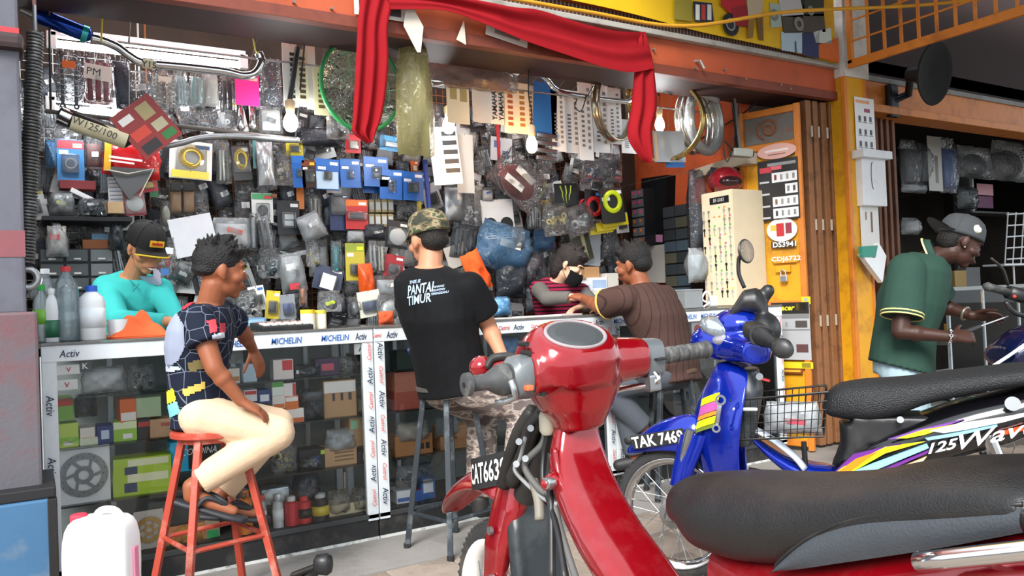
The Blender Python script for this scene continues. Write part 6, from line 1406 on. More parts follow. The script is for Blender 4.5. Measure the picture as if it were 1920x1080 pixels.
def sheet_cloth(rows, n=26, folds=6, amp=.02, seed=2):
    """rows: list of (left point, right point) down the cloth"""
    rn = random.Random(seed); ph = rn.uniform(0, 6); mb = MB(); P2 = []
    L_ = crom([a_ for a_, b_ in rows], 5); R_ = crom([b_ for a_, b_ in rows], 5); m_ = len(L_)-1
    def f(u, v, d): i = int(round(v*m_)); p = L_[i]*(1-u)+R_[i]*u; return p+V((0, -amp*(.35+.65*v)*math.sin(u*folds*math.pi+ph+1.2*v)-d, 0))
    mb.grid(lambda u, v: f(u, v, .0015), n, m_); mb.grid(lambda u, v: f(1-u, v, -.0015), n, m_); return mb
yc = 3.70
t = thing('red_cloth', 'red cloth banner draped along the orange beam with hanging ends', 'cloth', at_y(695, 268, yc))
def Q(x, y, Y=yc): return at_y(x, y, Y)
obj('hanging_tail', sheet_cloth([(Q(678, -20), Q(745, -20)), (Q(672, 40), Q(727, 45)), (Q(668, 110), Q(728, 110)), (Q(664, 180), Q(724, 170)), (Q(661, 225), Q(716, 220)), (Q(661, 250), Q(706, 248)), (Q(685, 268), Q(698, 268))], folds=5, amp=.022), redc, t, True)
# swag between the two tails
UPR = [Q(720, -30), Q(800, -15), Q(890, 0), Q(960, 14), Q(1010, 20), Q(1090, 45), Q(1150, 58), Q(1205, 62)]; LOW = [Q(730, 20), Q(830, 22), Q(900, 45), Q(980, 78), Q(1060, 105), Q(1130, 128), Q(1180, 137), Q(1222, 130)]
u_, l_ = crom(UPR, 6), crom(LOW, 6); m_ = len(u_)-1
def swag(u, v, d):
    i = int(round(u*m_)); p = u_[i]*(1-v)+l_[i]*v; return p+V((0, -.02*math.sin(v*3.2*math.pi+u*2.5)*math.sin(math.pi*min(1, .15+v))-d-.02*v, 0))
sw = MB(); sw.grid(lambda u, v: swag(u, v, .0015), m_, 18); sw.grid(lambda u, v: swag(1-u, v, -.0015), m_, 18); obj('swag', sw, redc, t, True)
obj('hanging_tail', sheet_cloth([(Q(1198, 60), Q(1210, 60)), (Q(1195, 100), Q(1222, 100)), (Q(1190, 150), Q(1230, 145)), (Q(1186, 200), Q(1234, 200)), (Q(1180, 255), Q(1226, 240)), (Q(1200, 290), Q(1224, 290)), (Q(1212, 304), Q(1222, 304))], folds=4, amp=.02, seed=5), redc, t, True)
sheet(665, 0, 760, 34, 'white notice sticker on the beam behind the red cloth', '#d9d6d0', 3.752, 0, 'notice', lines=[('1', 0, .6, '#333333')])
sheet(912, 54, 990, 78, 'white paper strip pasted on the beam under the red swag', '#d8d2c8', 3.752, -9, 'notice', marks=[(0, 0, .6, .3, '#8a8178')])
# pale wind-chime like tags under the beam
tri = thing('paper_tag', 'long pale tapering paper tag hanging before the yellowed bag', 'tag', Q(780, 98)); obj('paper', MB().poly([Q(762, 5, 3.72), Q(770, 5, 3.72), Q(794, 50, 3.72), Q(789, 98, 3.72), Q(783, 98, 3.72), Q(757, 48, 3.72)], (0, .004, 0)), pal('#d2c9bb', .7), tri)
tri = thing('paper_tag', 'small pale pointed tag on the beam lip beside the crumpled cover', 'tag', Q(865, 80)); obj('paper', MB().poly([Q(870, 38, 3.735), Q(874, 84, 3.735), Q(856, 74, 3.735)], (0, .004, 0)), pal('#cfc3b3', .7), tri)

# ================================================================== EXHAUST PIPES SLUNG UNDER THE BEAM
anod = mat('blue_anodised', '#1a3f9a', .2, .8, var=.1); cream_p = pal('#d8cfae', .6)
def strings(par, pairs, col='#d6c11e', r_=.004):
    for a_, b_ in pairs: obj('string', MB().tube([a_, b_], r_, 6), pal(col, .5), par)
Y1 = 4.18
t = thing('exhaust_pipe', 'chrome exhaust pipe with blue silencer hung under the beam', 'exhaust', at_y(260, 115, Y1))
obj('silencer', MB().tube([at_y(x, y, Y1) for x, y in ((50, 20), (62, 24), (70, 28), (165, 66), (172, 70))], [.012, .02, .038, .036, .02], 16), anod, t, True)
obj('silencer_cap', MB().tube([at_y(40, 16, Y1), at_y(72, 29, Y1)], [.022, .03], 16), steel, t, True, auto=40)
obj('clamp', MB().tube([at_y(154, 62, Y1), at_y(165, 66, Y1)], .04, 16), pal('#3fb3b0', .3, .6), t, True, auto=40)
obj('header_pipe', MB().tube(crom([at_y(x, y, Y1) for x, y in ((170, 70), (192, 76), (220, 88), (243, 105), (270, 118), (340, 125), (420, 134), (455, 142), (478, 137), (490, 115), (485, 98))], 5), .022, 14), chrome, t, True)
obj('pipe_tag', MB().tube([at_y(267, 118, Y1), at_y(292, 122, Y1)], .0235, 16), cream_p, t, True, auto=40)
text('Y15', wallM(at_y(279, 121, Y1-.025), -.08), .03, pal('#2a2a28', .6), t, bold=.01)
strings(t, [(at_y(193, -5, Y1-.03), at_y(190, 78, Y1-.03)), (at_y(464, 18, Y1-.03), at_y(480, 100, Y1-.03))])
t = thing('exhaust_pipe', 'chrome exhaust pipe with red and white silencer behind the red swag', 'exhaust', at_y(1040, 170, Y1))
obj('silencer', MB().tube([at_y(x, y, Y1) for x, y in ((918, 104), (924, 106), (990, 135), (996, 138))], [.014, .028, .028, .016], 16), pal('#b81f2c', .25, .4, coat=.5), t, True); obj('silencer_label', MB().tube([at_y(949, 117, Y1), at_y(980, 131, Y1)], .0287, 16), pal('#c9c7c6', .4), t, True, auto=40)
obj('silencer_cap', MB().tube([at_y(902, 98, Y1), at_y(920, 105, Y1)], [.03, .026], 14), pal('#4a4d52', .4, .5), t, True, auto=40)
obj('header_pipe', MB().tube(crom([at_y(x, y, Y1) for x, y in ((993, 136), (1012, 141), (1028, 153), (1040, 167), (1062, 175), (1110, 183), (1165, 190), (1180, 188), (1190, 178))], 5), .017, 12), chrome, t, True)
obj('wire_tie', MB().tube(crom([at_y(1082, 185, Y1-.02), at_y(1078, 200, Y1-.02), at_y(1090, 208, Y1-.02), at_y(1100, 178, Y1-.02)], 4), .004, 6), blkm, t); strings(t, [(at_y(1012, 108, Y1-.02), at_y(1000, 142, Y1-.02)), (at_y(1004, 110, Y1-.02), at_y(1008, 140, Y1-.02))], r_=.0025)
Y2 = 4.32
t = thing('exhaust_pipe', 'dark exhaust silencer with cream hand written label on the lower rack', 'exhaust', at_y(170, 245, Y2))
obj('silencer', MB().tube([at_y(x, y, Y2) for x, y in ((108, 214), (112, 215), (240, 262), (248, 266))], [.02, .045, .045, .02], 18), pal('#3a3634', .3, .7), t, True); obj('label_wrap', MB().tube([at_y(135, 226, Y2), at_y(238, 262, Y2)], .0465, 18), cream_p, t, True, auto=40)
text('W125/100', wallM(at_y(178, 240, Y2-.049), -.36), .035, pal('#3a3a34', .6), t, width=.2); obj('outlet', MB().tube([at_y(112, 215, Y2), at_y(132, 224, Y2)], .047, 18), chrome, t, True, auto=40)
t = thing('exhaust_pipe', 'bent grey exhaust header pipe lying along the lower rack', 'exhaust', at_y(360, 262, Y2)); obj('header_pipe', MB().tube(crom([at_y(x, y, Y2+.02) for x, y in ((250, 270), (300, 274), (340, 268), (380, 258), (450, 256), (545, 263), (560, 262))], 6), .016, 12), steel, t, True)
t = thing('rack_rail', 'dark steel rack rail carrying the exhaust parts', 'rail', at_y(300, 235, 4.36)); a, b = at_y(84, 208, 4.36), at_y(562, 262, 4.36); obj('rail_bar', MB().cyl(a, b, .011, n=10), pal('#5f5854', .5, .4), t)
for q in (.02, .98): c_ = a+(b-a)*q; obj('rail_hanger', MB().cyl(c_, V((c_.x, 4.13, 2.56)), .005, n=6), blkm, t)

# ================================================================== ROUND THINGS UNDER THE BEAM
gN = mat('green_plastic', '#2f8a4c', .35, var=.1)
c0 = at_y(678, 160, 4.12); rx, rz = abs(at_y(750, 160, 4.12).x-c0.x), abs(at_y(678, 75, 4.12).z-c0.z)
t = thing('net_hoop', 'green plastic hoop with clear netting bag behind the red cloth', 'hoop', c0-V((0, 0, rz)))
X_, Z_ = V((1, 0, 0)), V((0, 0, 1))
obj('hoop_ring', MB().tube(ring(c0, X_, Z_, rx, rz, 40), .012, 10, True), gN, t, True); obj('inner_ring', MB().tube(ring(c0+V((0, .05, 0)), X_, Z_, rx*.8, rz*.8, 36), .005, 8, True), gN, t, True)
for i in range(10): a = i*math.pi/5; obj('rib', MB().tube(crom([c0+X_*math.cos(a)*rx+Z_*math.sin(a)*rz, c0+X_*math.cos(a)*rx*.8+Z_*math.sin(a)*rz*.8+V((0, .05, 0)), c0+X_*math.cos(a)*rx*.3+Z_*math.sin(a)*rz*.3+V((0, .1, 0))], 3), .004, 6), gN, t)
obj('net_film', MB().grid(lambda u, v: c0+(X_*math.cos(u*2*math.pi)*rx+Z_*math.sin(u*2*math.pi)*rz)*v+V((0, .12*(1-v)+.01*math.sin(u*40)*v, 0)), 30, 8), film('green_net_film', (.55, .62, .5), .45, .15, 30., 1.), t, True)
obj('hanging_cord', MB().tube([c0+Z_*rz, V((c0.x, 4.1, 2.55))], .004, 6), blkm, t)
bag(742, 62, 812, 292, 'tall yellowed plastic bag of long parts hanging before the beam', '#9c9468', 3.98, 0, yelf, .05, 'long', metal=.1, n=4, taper=.45, name='parts_bag')
bag(806, 122, 975, 172, 'crumpled brownish plastic cover bundled under the beam', '#7a4a38', 4.25, 0, clear, .06, 'fold', metal=0., taper=0.)
def rim_(px, py, rw, rh, label, m_, Y=4.2, th=.03, wrap=None, n=1, yaw=0.):
    c = at_y(px, py, Y); R_ = abs(at_y(px, py-rh, Y).z-c.z); t = thing('wheel_rim', label, 'rim', c-V((0, 0, R_)))
    # turned so that its width shows as in the picture
    ax = V((math.sin(yaw), -math.cos(yaw), 0))
    for k_ in range(n):
        o_ = ax*-.045*k_; q = ax.to_track_quat('Z', 'Y'); pr = [(R_-.012, -th), (R_, -th), (R_-.004, -th*.5), (R_-.022, 0), (R_-.004, th*.5), (R_, th), (R_-.012, th), (R_-.03, 0), (R_-.012, -th)]
        obj('rim_band', MB().lathe(pr, c+o_, ax, 44), m_, t, True)
    if wrap: obj('film_wrap', MB().tube(ring(c, q @ V((1, 0, 0)), q @ V((0, 1, 0)), R_-.012, R_-.012, 40), .036, 8, True), wrap, t, True)
    obj('hanger', MB().tube([c+V((0, 0, R_)), V((c.x, 4.1, 2.55))], .004, 6), blkm, t); return t
gold = pal('#a8925a', .2, .9); silv = pal('#b9b7b0', .2, .9)
rim_(1150, 202, 42, 63, 'silvery wheel rim hanging left of the red cloth tail', pal('#a39a88', .2, .9), 4.2, .03, yaw=.35)
rim_(1196, 190, 34, 45, 'small gold wheel rim hanging behind the red cloth tail', gold, 4.3, .02, yaw=.5)
rim_(1246, 228, 28, 76, 'gold toned wheel rim hanging right of the red cloth tail', gold, 4.2, .03, yaw=-1.1)
rim_(1322, 226, 48, 60, 'stack of wheel rims wrapped in clear film under the beam', silv, 4.2, .03, wrap=milky, n=3, yaw=.3)
bag(1205, 150, 1262, 168, 'flat grey packet laid over the hanging rims', '#7d7f80', 4.1, -12, smoke, .02, 'slab', metal=.2); bag(1300, 168, 1350, 186, 'small white tape roll packet over the wrapped rims', '#b9b49c', 4.1, -10, milky, .02, 'slab', metal=0.)

# ================================================================== STICKER CARDS ON THE FRONT RAIL
YS = 4.24
t = thing('rack_rail', 'thin steel hanging rail under the beam for sticker cards', 'rail', (2.0, YS, 2.5)); obj('rail_bar', MB().cyl((.4, YS-.0, 2.475), (4.3, YS-.0, 2.475), .006, n=8), steel, t)
for x in (.45, 1.9, 3.2, 4.25): obj('rail_hanger', MB().cyl((x, YS, 2.475), (x, 4.13, 2.56), .003, n=6), blkm, t)
rnd = random.Random(11)
mk = lambda n, c, x=0., w_=.5: [(x, .38-.76*(i+.5)/n, w_, .45/n, c) for i in range(n)]
sheet(530, 82, 558, 200, 'white hanging card with black vertical script left of the bulb pole', '#e2e0da', YS, 0, marks=mk(9, '#3a342a', .15, .3)); sheet(556, 92, 578, 200, 'cream hanging card with dark gothic print', '#d9cfb2', YS, 0, marks=mk(8, '#4a3d20', 0, .5))
sheet(574, 84, 592, 205, 'plain white long card between the gothic card and hoop', '#dcdcd8', YS+.03); sheet(588, 125, 616, 216, 'cream card with brown script half hidden by the green hoop', '#cfc39c', YS, 0, marks=mk(7, '#5a4a28', 0, .4))
sheet(838, 163, 880, 232, 'cream sticker card with faint gold badges', '#e3d6b8', YS, 0, marks=[(-.2, .3, .3, .3, '#a8935a'), (.25, .28, .3, .34, '#a8935a')]); sheet(884, 165, 918, 230, 'curled silver sticker sheet', '#c9c7c4', YS, 0, curl=.012, rough=.15)
sheet(919, 165, 946, 233, 'sticker strip printed YAMAHA twice in black capitals', '#d4d2ce', YS, 0, vert=[('YAMAHA', -.22, .34, .8, '#15151a'), ('YAMAHA', .24, .34, .8, '#15151a')])
sheet(945, 155, 992, 250, 'cream card with two rows of orange round emblems', '#ead9c0', YS, 0, marks=mk(7, '#a8542a', -.25, .2)+mk(7, '#a8702a', .22, .2)); sheet(985, 160, 1002, 246, 'narrow beige sticker strip with small letters beside the blue card', '#d9c8a8', YS+.02, 0, marks=mk(8, '#7a5a30'))
t = sheet(1000, 155, 1044, 252, 'bright blue hanging card above silver fins', '#1f63b0', YS, -4); sp = Spot(1003, 250, 1044, 304, YS, -2)
for i in range(4): obj('silver_fin', MB(sp.M).box((0, sp.h*(.4-.26*i), .01), (sp.w*.95, sp.h*.16, .02), bev=.006), pal('#9aa3ab', .15, .9), t)
for i, (x0, x1, y0, y1, lb) in enumerate(((1034, 1060, 168, 284, 'white sticker strip with gold crest left of the pair'), (1058, 1088, 170, 287, 'white sticker strip with dense black print in the middle'), (1085, 1111, 150, 300, 'longest white sticker strip with dotted print'), (1112, 1142, 160, 286, 'white sticker strip with square frames behind the silver rim'), (1140, 1165, 165, 270, 'white grid sticker strip behind the silver rim'), (1165, 1200, 225, 288, 'white number decal sheet low behind the gold rim'))):
    sheet(x0, y0, x1, y1, lb, '#e6e6e6', YS+.03*(i % 2), 0, marks=[(-.2, .1-.06*j, .2, .03, '#6a6d70') for j in range(8)]+[(.22, .38-.08*j, .18, .045, '#84878a') for j in range(10)]+([(0, .42, .3, .05, '#b59a4a')] if i == 0 else []))
sheet(808, 238, 862, 346, 'silver number decal card with slanted black blocks', '#d3d6d8', 4.6, 6, marks=[(.2, .38-.16*i, .5, .08, '#2b2d30') for i in range(5)], rough=.2)
sheet(856, 252, 888, 362, 'tall plain grey cardboard strip right of the decal card', '#c9c9c4', 4.75); sheet(1226, 246, 1284, 304, 'clear pack with silver insert under the wheel rims', '#9b9ea2', 4.15, 3, marks=[(-.42, 0, .08, .9, '#d8b48a')], rough=.15); sheet(1248, 288, 1283, 314, 'blue and orange striped card under the wheel rims', '#2472c2', 4.22, 3, marks=[(0, .38, .95, .2, '#d8722a')])
# things on the upper-left rack
YR = 4.45
def shock(x0, y0, x1, y1, label, body='#3d4146', spring='#b9bec4', tagc=None, Y=YR, film_m=clear, n=2):
    sp = Spot(x0, y0, x1, y1, Y); t = new('shock_absorber', label, 'shock absorber', sp); M, w, h = sp.M, sp.w, sp.h
    for i in range(n):
        x = (i-(n-1)/2)*w*.5; r_ = w*.15
        obj('damper', MB(M).cyl((x, -h*.42, 0), (x, h*.38, 0), r_*.5, n=10), pal(body, .3, .6), t, True, auto=40)
        obj('coil_spring', MB(M).tube([(x+math.cos(a*.7)*r_, -h*.3+h*.6*a/63, math.sin(a*.7)*r_) for a in range(64)], r_*.2, 6), pal(spring, .25, .7), t, True)
        for y in (-.44, .41): obj('eye_mount', MB(M).lathe([(r_*.3, -r_*.5), (r_*.75, -r_*.5), (r_*.75, r_*.5), (r_*.3, r_*.5), (r_*.3, -r_*.5)], (x, y*h, 0), (0, 0, 1), 14), pal('#222428', .5), t, True, auto=40)
    obj('film', pillow(M, w, h, w*.22, int(x0), taper=.1), film_m, t, True)
    if tagc: obj('tag', MB(M).box((0, h*.22, w*.25), (w*.5, h*.12, .002)), pal(tagc, .5), t)
    hook(M, h/2-.01, t, 0); return t
shock(104, 92, 155, 206, 'pair of black coil shock absorbers with orange tag in clear film', tagc='#e2702a'); shock(284, 128, 332, 212, 'pair of pale coil springs wrapped with a white hand written card', '#b9b3a8', '#d8d6d0', '#d9d3c2')
t = bag(155, 100, 212, 196, 'clear bag of dark red dampers with white card reading PM', '#8a2a34', YR, 0, clear, .03, 'long', metal=.3, n=3); sp = Spot(158, 122, 210, 150, YR-.05, -6); obj('header_card', MB(sp.M).box((0, 0, 0), (sp.w, sp.h, .002)), pal('#dcd8cf', .6), t); text('PM', sp.M @ Matrix.Translation((-.02, 0, .002)), .035, pal('#333333', .6), t)
bag(214, 108, 248, 204, 'dark blue grey film sleeve hanging beside the red damper bag', '#2f3c50', YR, 4, smoke, .02, 'fold', metal=.2); bag(240, 132, 286, 200, 'clear bag with dark bracket and small silver bolts on the rack', '#3b3338', YR, 0, clear, .025, 'lumps', '#e6e6e6'); bag(330, 132, 352, 200, 'pale blue striped long packet behind the chrome pipe', '#bcd3d8', YR, 0, clear, .015, 'long', n=3); bag(354, 134, 382, 198, 'glittery teal tube packet behind the chrome pipe', '#9fb9b6', YR, -4, clear, .02, 'long', n=2)
bag(380, 138, 410, 200, 'white and beige strip packet on the upper rack', '#cfc8b4', YR, 0, milky, .015, 'slab', metal=0); bag(412, 138, 440, 212, 'clear packet with long black framed part on the upper rack', '#2a2b2e', YR, 0, clear, .015, 'long', n=2)
t = card(441, 140, 486, 198, 'shocking pink packet with two chrome tubes below', '#e2257e', YR-.06, 0, None, stickers=('#d9a98a',))
for i in (0, 1): p = at_y(450+i*22, 196, YR-.04); obj('chrome_tube', MB().tube([p, p-V((0, 0, .1)), p-V((0, 0, .13)), p-V((0, 0, .15))], [.017, .017, .022, .004], 14), chrome, t, True)
t = sheet(228, 190, 322, 284, 'tilted red and black decal card with green and white squares', '#8f2a26', 4.28, 40, marks=[(-.25, .3, .3, .14, '#e8e4e0'), (.2, .25, .3, .3, '#a89a6a'), (-.2, -.05, .4, .2, '#d2402c'), (.25, -.1, .3, .2, '#b8b090'), (-.2, -.35, .4, .2, '#2a2224'), (.28, -.34, .3, .16, '#2f7a3c')])
bag(395, 205, 440, 245, 'sparkling clear packet of small chrome bits on the rack rail', '#c4c8ca', YR, 0, clear, .02); bag(488, 110, 528, 200, 'greenish hanging bag of dark fittings beside the pink packet', '#4d5a50', YR, 0, smoke, .025, 'lumps'); bag(486, 195, 530, 250, 'white and black decal bag under the greenish fittings bag', '#d3d1cc', YR, 0, clear, .02, 'slab', '#2a2a2a')
bag(612, 205, 655, 262, 'small clear bag of dark parts under the green hoop', '#55504d', 4.4, 0, clear, .03); bag(1122, 288, 1166, 340, 'grey smoky bag of brake parts below the white number decals', '#6a6764', 4.6, 0, smoke, .03)
# ================================================================== WIRE GRID WALL AND ITS GOODS
YG = 5.34
def wire_grid(x0, x1, z0, z1, step, m_, label):
    t = thing('wire_grid', label, 'wire grid', ((x0+x1)/2, YG, z0)); a = None
    x = x0
    while x <= x1:
        if a is None: a = obj('wire', MB().cyl((x, YG, z0), (x, YG, z1), .0025, n=5), m_, t); xa = x
        else: q = a.copy(); COL.objects.link(q); q.parent = t; q.location = (x-xa, 0, 0)
        x += step
    a = None; z = z0
    while z <= z1:
        if a is None: a = obj('wire', MB().cyl((x0, YG-.004, z), (x1, YG-.004, z), .0025, n=5), m_, t); za = z
        else: q = a.copy(); COL.objects.link(q); q.parent = t; q.location = (0, 0, z-za)
        z += step
    for x in (x0, x1): obj('frame_bar', MB().cyl((x, YG, z0), (x, YG, 3.1), .006, n=8), m_, t)
    obj('frame_bar', MB().cyl((x0, YG, z0), (x1, YG, z0), .006, n=8), m_, t); return t
wire_grid(-.5, .62, 1.05, 2.75, .055, pal('#d9dad6', .4, .3), 'white wire grid panel behind the goods at the left'); wire_grid(.66, 4.35, 1.0, 2.75, .055, mat('rust_orange_wire', '#9a5a30', .5, .3, var=.2), 'rust orange wire grid panel covered with packets')
# crowded filler packets: one of each kind, then copies
YF = 5.26
protos = []; NM = 'washer_bag rubber_parts_bag smoky_packet brass_parts_bag pin_sleeve wrapped_part'.split()
def kindset(mk_, label, group, n):
    protos.append(([mk_(s_) for s_ in range(n)], label, group))
kb = lambda content, film_m, kind, label, group, metal=.6, sticker=None, d=.02, nvar=3: kindset(lambda s_: bag(600+s_*50, 300, 600+s_*50+(30, 36, 28)[s_ % 3], 300+(46, 42, 54)[s_ % 3], label, content, YF, 0, film_m, d, kind, sticker, group, NM[len(protos)], metal, 50+s_*13+len(protos)), label, group, nvar)
kb('#a9adb0', clear, 'lumps', 'small clear bag of silvery washers and bolts crowded on the wire wall', 'clear bags of silvery parts on the wire wall')
kb('#26272a', clear, 'lumps', 'small clear bag of black rubber parts crowded on the wire wall', 'clear bags of black parts on the wire wall', .1, '#ececea')
kb('#5b6066', smoke, 'fold', 'smoky grey packet crowded on the wire wall', 'smoky packets on the wire wall', .3, '#e2e4e4')
kb('#b08d4e', clear, 'lumps', 'small clear bag of brass coloured parts crowded on the wire wall', 'clear bags of brassy parts on the wire wall', .7)
kb('#b7bcc1', clear, 'long', 'clear sleeve of long chrome pins crowded on the wire wall', 'clear sleeves of chrome pins on the wire wall', .9)
kb('#cfd2d2', milky, 'slab', 'milky wrapped pale boxed part crowded on the wire wall', 'milky wrapped parts on the wire wall', 0.)
kindset(lambda s_: card(900+s_*40, 300, 930+s_*40, 344, 'small white carded packet with dark part crowded on the wire wall', '#dfe0de', YF, 0, '#3a3c40', 'slab', stickers=('#c9c24a',) if s_ == 1 else (), group='white carded packets on the wire wall'), 'small white carded packet with dark part crowded on the wire wall', 'white carded packets on the wire wall', 2)
kindset(lambda s_: card(1000, 300, 1026, 340, 'small black carded packet with silvery part crowded on the wire wall', '#232327', YF, 0, '#a8acb0', 'multi', stickers=('#d9d9d4',), group='black carded packets on the wire wall', metal=.7), 'small black carded packet with silvery part crowded on the wire wall', 'black carded packets on the wire wall', 1)
ORD = 'top second third fourth fifth sixth seventh eighth ninth tenth eleventh twelfth'.split()
rn = random.Random(21); used_p = set(); cnt = 0
z = 2.58; row = 0
while z > 1.08:
    x = -.42+.06*(row % 2)
    while x < (4.25 if z > 1.4 else 3.25):
        pk_ = rn.choices(protos, (5, 4, 3, 2, 3, 3, 3, 3))[0]; i = rn.randrange(len(pk_[0])); root = pk_[0][i]
        loc = V((x+rn.uniform(-.03, .03), YF-rn.uniform(0, .08), z-.16+rn.uniform(-.04, .03)))
        lb_ = pk_[1].replace(' crowded on the wire wall', ' in the %s row of the wire wall' % ORD[row]); gr_ = pk_[2]+', %s row' % ORD[row]
        if id(root) not in used_p: used_p.add(id(root)); root.location = loc; root.rotation_euler = (0, rn.uniform(-.3, .3), 0); root['label'] = lb_; root['group'] = gr_
        else: dup(root, loc, rn.uniform(-.35, .35), rn.uniform(.8, 1.25), lb_, gr_)
        cnt += 1; x += rn.uniform(.105, .15)
    z -= .145; row += 1
# --------------------------------------------------------------- salient packets, left
YA = 5.1
bag(84, 262, 106, 315, 'blue tinted bag hanging at the far left of the white grid', '#3f6a96', YA, 0, bluef, .03, 'fold', metal=.1)
card(107, 262, 158, 340, 'blue and white blister pack with key rings', '#3d7fb8', YA, 0, '#c3c6c8', 'ring', header='#b03a44', stickers=('#f4f6f8', '#e8eef2'), metal=.8)
bag(158, 258, 192, 318, 'clear packet with reddish card on the white grid', '#8a4038', YA, 0, clear, .02, 'slab', '#ecebe8', metal=0)
t = bag(194, 264, 302, 332, 'large red and yellow plastic tool pouch', '#c01c24', YA-.05, -5, film('red_pouch_film', (.78, .1, .12), .7, .12, 14., .8), .03, 'fold', metal=0); sp = Spot(210, 290, 262, 305, YA-.13, -5); obj('print', MB(sp.M).box((0, 0, 0), (.17, .012, .002)).box((-.02, -.022, 0), (.13, .01, .002)), pal('#f0e8e4', .5), t); obj('yellow_edge', MB(Spot(196, 266, 208, 318, YA-.1, -4).M).box((0, 0, 0), (.035, .17, .004)), pal('#d8a41e', .5), t)
t = thing('pouch', 'grey triangular pouch with pale strap under the red tool pouch', 'pouch', at_y(240, 372, YA-.1)); obj('pouch_body', MB().poly([at_y(x, y, YA-.1) for x, y in ((202, 312), (292, 318), (268, 350), (242, 374), (222, 345))], (0, .03, 0)), pal('#5a5c5e', .6), t); obj('strap', MB().tube([at_y(200, 318, YA-.11), at_y(240, 326, YA-.11), at_y(288, 316, YA-.11), at_y(262, 368, YA-.11)], .004, 6), pal('#cfc9b8', .6), t)
card(262, 330, 294, 360, 'small red edged packet hanging behind the grey pouch', '#c8384a', YA, 12, '#d9c23a', 'slab')
card(318, 265, 398, 336, 'yellow and white pack with coiled cable', '#ecebe2', YA-.03, -3, '#d9b83a', 'coil', stickers=('#3a6aa0',), ps=(.6, .6), py=.05, lines=None); sheet(322, 320, 392, 334, 'yellow strip edge under the coiled cable pack', '#e8d24a', YA-.06, -3)
card(434, 272, 470, 338, 'black and yellow pack with thick yellow hose', '#17181b', YA-.03, 6, '#e0c01e', 'coil', stickers=('#f2f2ee',), ps=(.7, .62), py=.08); bag(405, 268, 434, 345, 'clear sleeve of pale rods right of the coiled cable pack', '#c6cabf', YA, 0, clear, .02, 'long', n=3)
box(131, 352, 188, 384, 'white carton tipped over on the dark shelf', '#eceeee', 5.0, .1, -28); bag(92, 362, 140, 404, 'grey plastic bundle on the dark shelf', '#8a8f90', 4.98, 0, milky, .05, 'fold', '#c9d24a', metal=0); bag(146, 372, 200, 404, 'loose grey bag with hexagonal white tag on the dark shelf', '#7b8084', 4.95, 0, smoke, .05, 'lumps', '#f4f4f4'); box(112, 338, 180, 354, 'long dark red carton behind the tipped white carton', '#7a2a2c', 5.05, .1)
sheet(202, 332, 236, 378, 'white sheet with rows of small print on the white grid', '#eef0f2', YA, 3, marks=[(0, .4-.16*i, .8, .04, '#7a93b0') for i in range(6)]); bag(186, 312, 202, 362, 'narrow blue packet with tiny rings', '#8fb6cc', YA, 0, clear, .015, 'long', n=3); box(202, 378, 232, 400, 'small tan carton under the printed sheet', '#c4a67c', 5.0, .08)
card(232, 352, 272, 404, 'red and white packet with round clock like disc', '#b8363e', YA-.05, 6, '#e6e6e2', 'disc', stickers=(), ps=(.8, .62)); sheet(280, 310, 296, 370, 'green and brown narrow sleeve beside the grey pouch', '#3a7a50', YA, 0, 'sleeve')
for i, x in enumerate((316, 341)):
    t = bag(x, 338, x+26, 404, ('tan and black work glove packet left of its twin', 'tan and black work glove packet beside the white board')[i], '#b98a4e', YA, 0, clear, .02, 'slab', metal=0); obj('glove_cuff', MB(Spot(x+2, 342, x+24, 360, YA-.04).M).box((0, 0, 0), (.06, .05, .02), bev=.006), pal('#1d1c1c', .7), t)
bag(362, 360, 392, 408, 'clear bag of black clips hanging by the white board', '#1f2022', YA, 0, clear, .025, metal=.1); bag(300, 375, 322, 425, 'long clear bag with round pale part', '#c8c2ae', YA, 0, clear, .025, 'ball', metal=0)
sheet(322, 405, 404, 478, 'large blank white board leaning on the wall', '#eceef2', YA-.12, 12, 'board'); 
t = bag(396, 408, 472, 466, 'white wrapped packs with an orange spot behind the boy', '#e8e9ea', YA-.05, 0, milky, .03, 'slab', '#e05a24', metal=0)
bag(466, 400, 482, 470, 'grey tube sleeve left of the shock sleeves', '#9fa3a6', YA-.05, 0, clear, .02, 'long', n=1); bag(484, 398, 512, 476, 'pair of grey tube sleeves with dark red tips', '#8d9094', YA-.05, 8, clear, .02, 'long', n=2)
card(472, 362, 512, 418, 'white packet with green edge and black oval part', '#e9ece8', YA, 0, '#1b1c1e', 'disc', header='#4fa06a', stickers=('#d9404a',)); bag(508, 362, 520, 372, 'tiny orange trinket packet', '#d8762a', YA, 0, clear, .01, 'slab', metal=0)
card(520, 376, 562, 440, 'dark packet with white cut out figures', '#2a2b31', YA, 0, '#e9eaea', 'multi', stickers=('#f4f4f4',), n=2); bag(552, 392, 616, 458, 'tilted silver grey packet with white label', '#b3b7ba', YA-.06, 24, milky, .03, 'fold', '#f2f2f2', metal=.5)
bag(578, 362, 604, 420, 'clear bag of long metal clips left of the navy packet', '#9a9590', YA, 0, clear, .02, 'long', n=3); sheet(556, 352, 570, 392, 'narrow orange strip hanging under the blue packets', '#c8742e', YA, 0, 'strip')
t = bag(480, 258, 516, 356, 'long silver foil sleeve with pale blue edge', '#d8dcdf', YA-.05, 3, clear, .03, 'fold', metal=.8, taper=.3); sheet(474, 258, 484, 316, 'turquoise strip left of the silver foil sleeve', '#6fb2b4', YA, 0, 'strip')
bag(516, 282, 548, 348, 'clear bag with beige round parts beside the silver foil sleeve', '#b7a98a', YA-.02, 0, clear, .03, metal=.1); card(536, 262, 568, 292, 'yellow and white triangular header pack', '#d8c92a', YA, 0, '#3a3b3e', 'slab'); bag(560, 240, 640, 275, 'dark grey sagging bag above the row of blue packets', '#4d4b55', YA, 0, smoke, .04, 'fold', metal=.1)
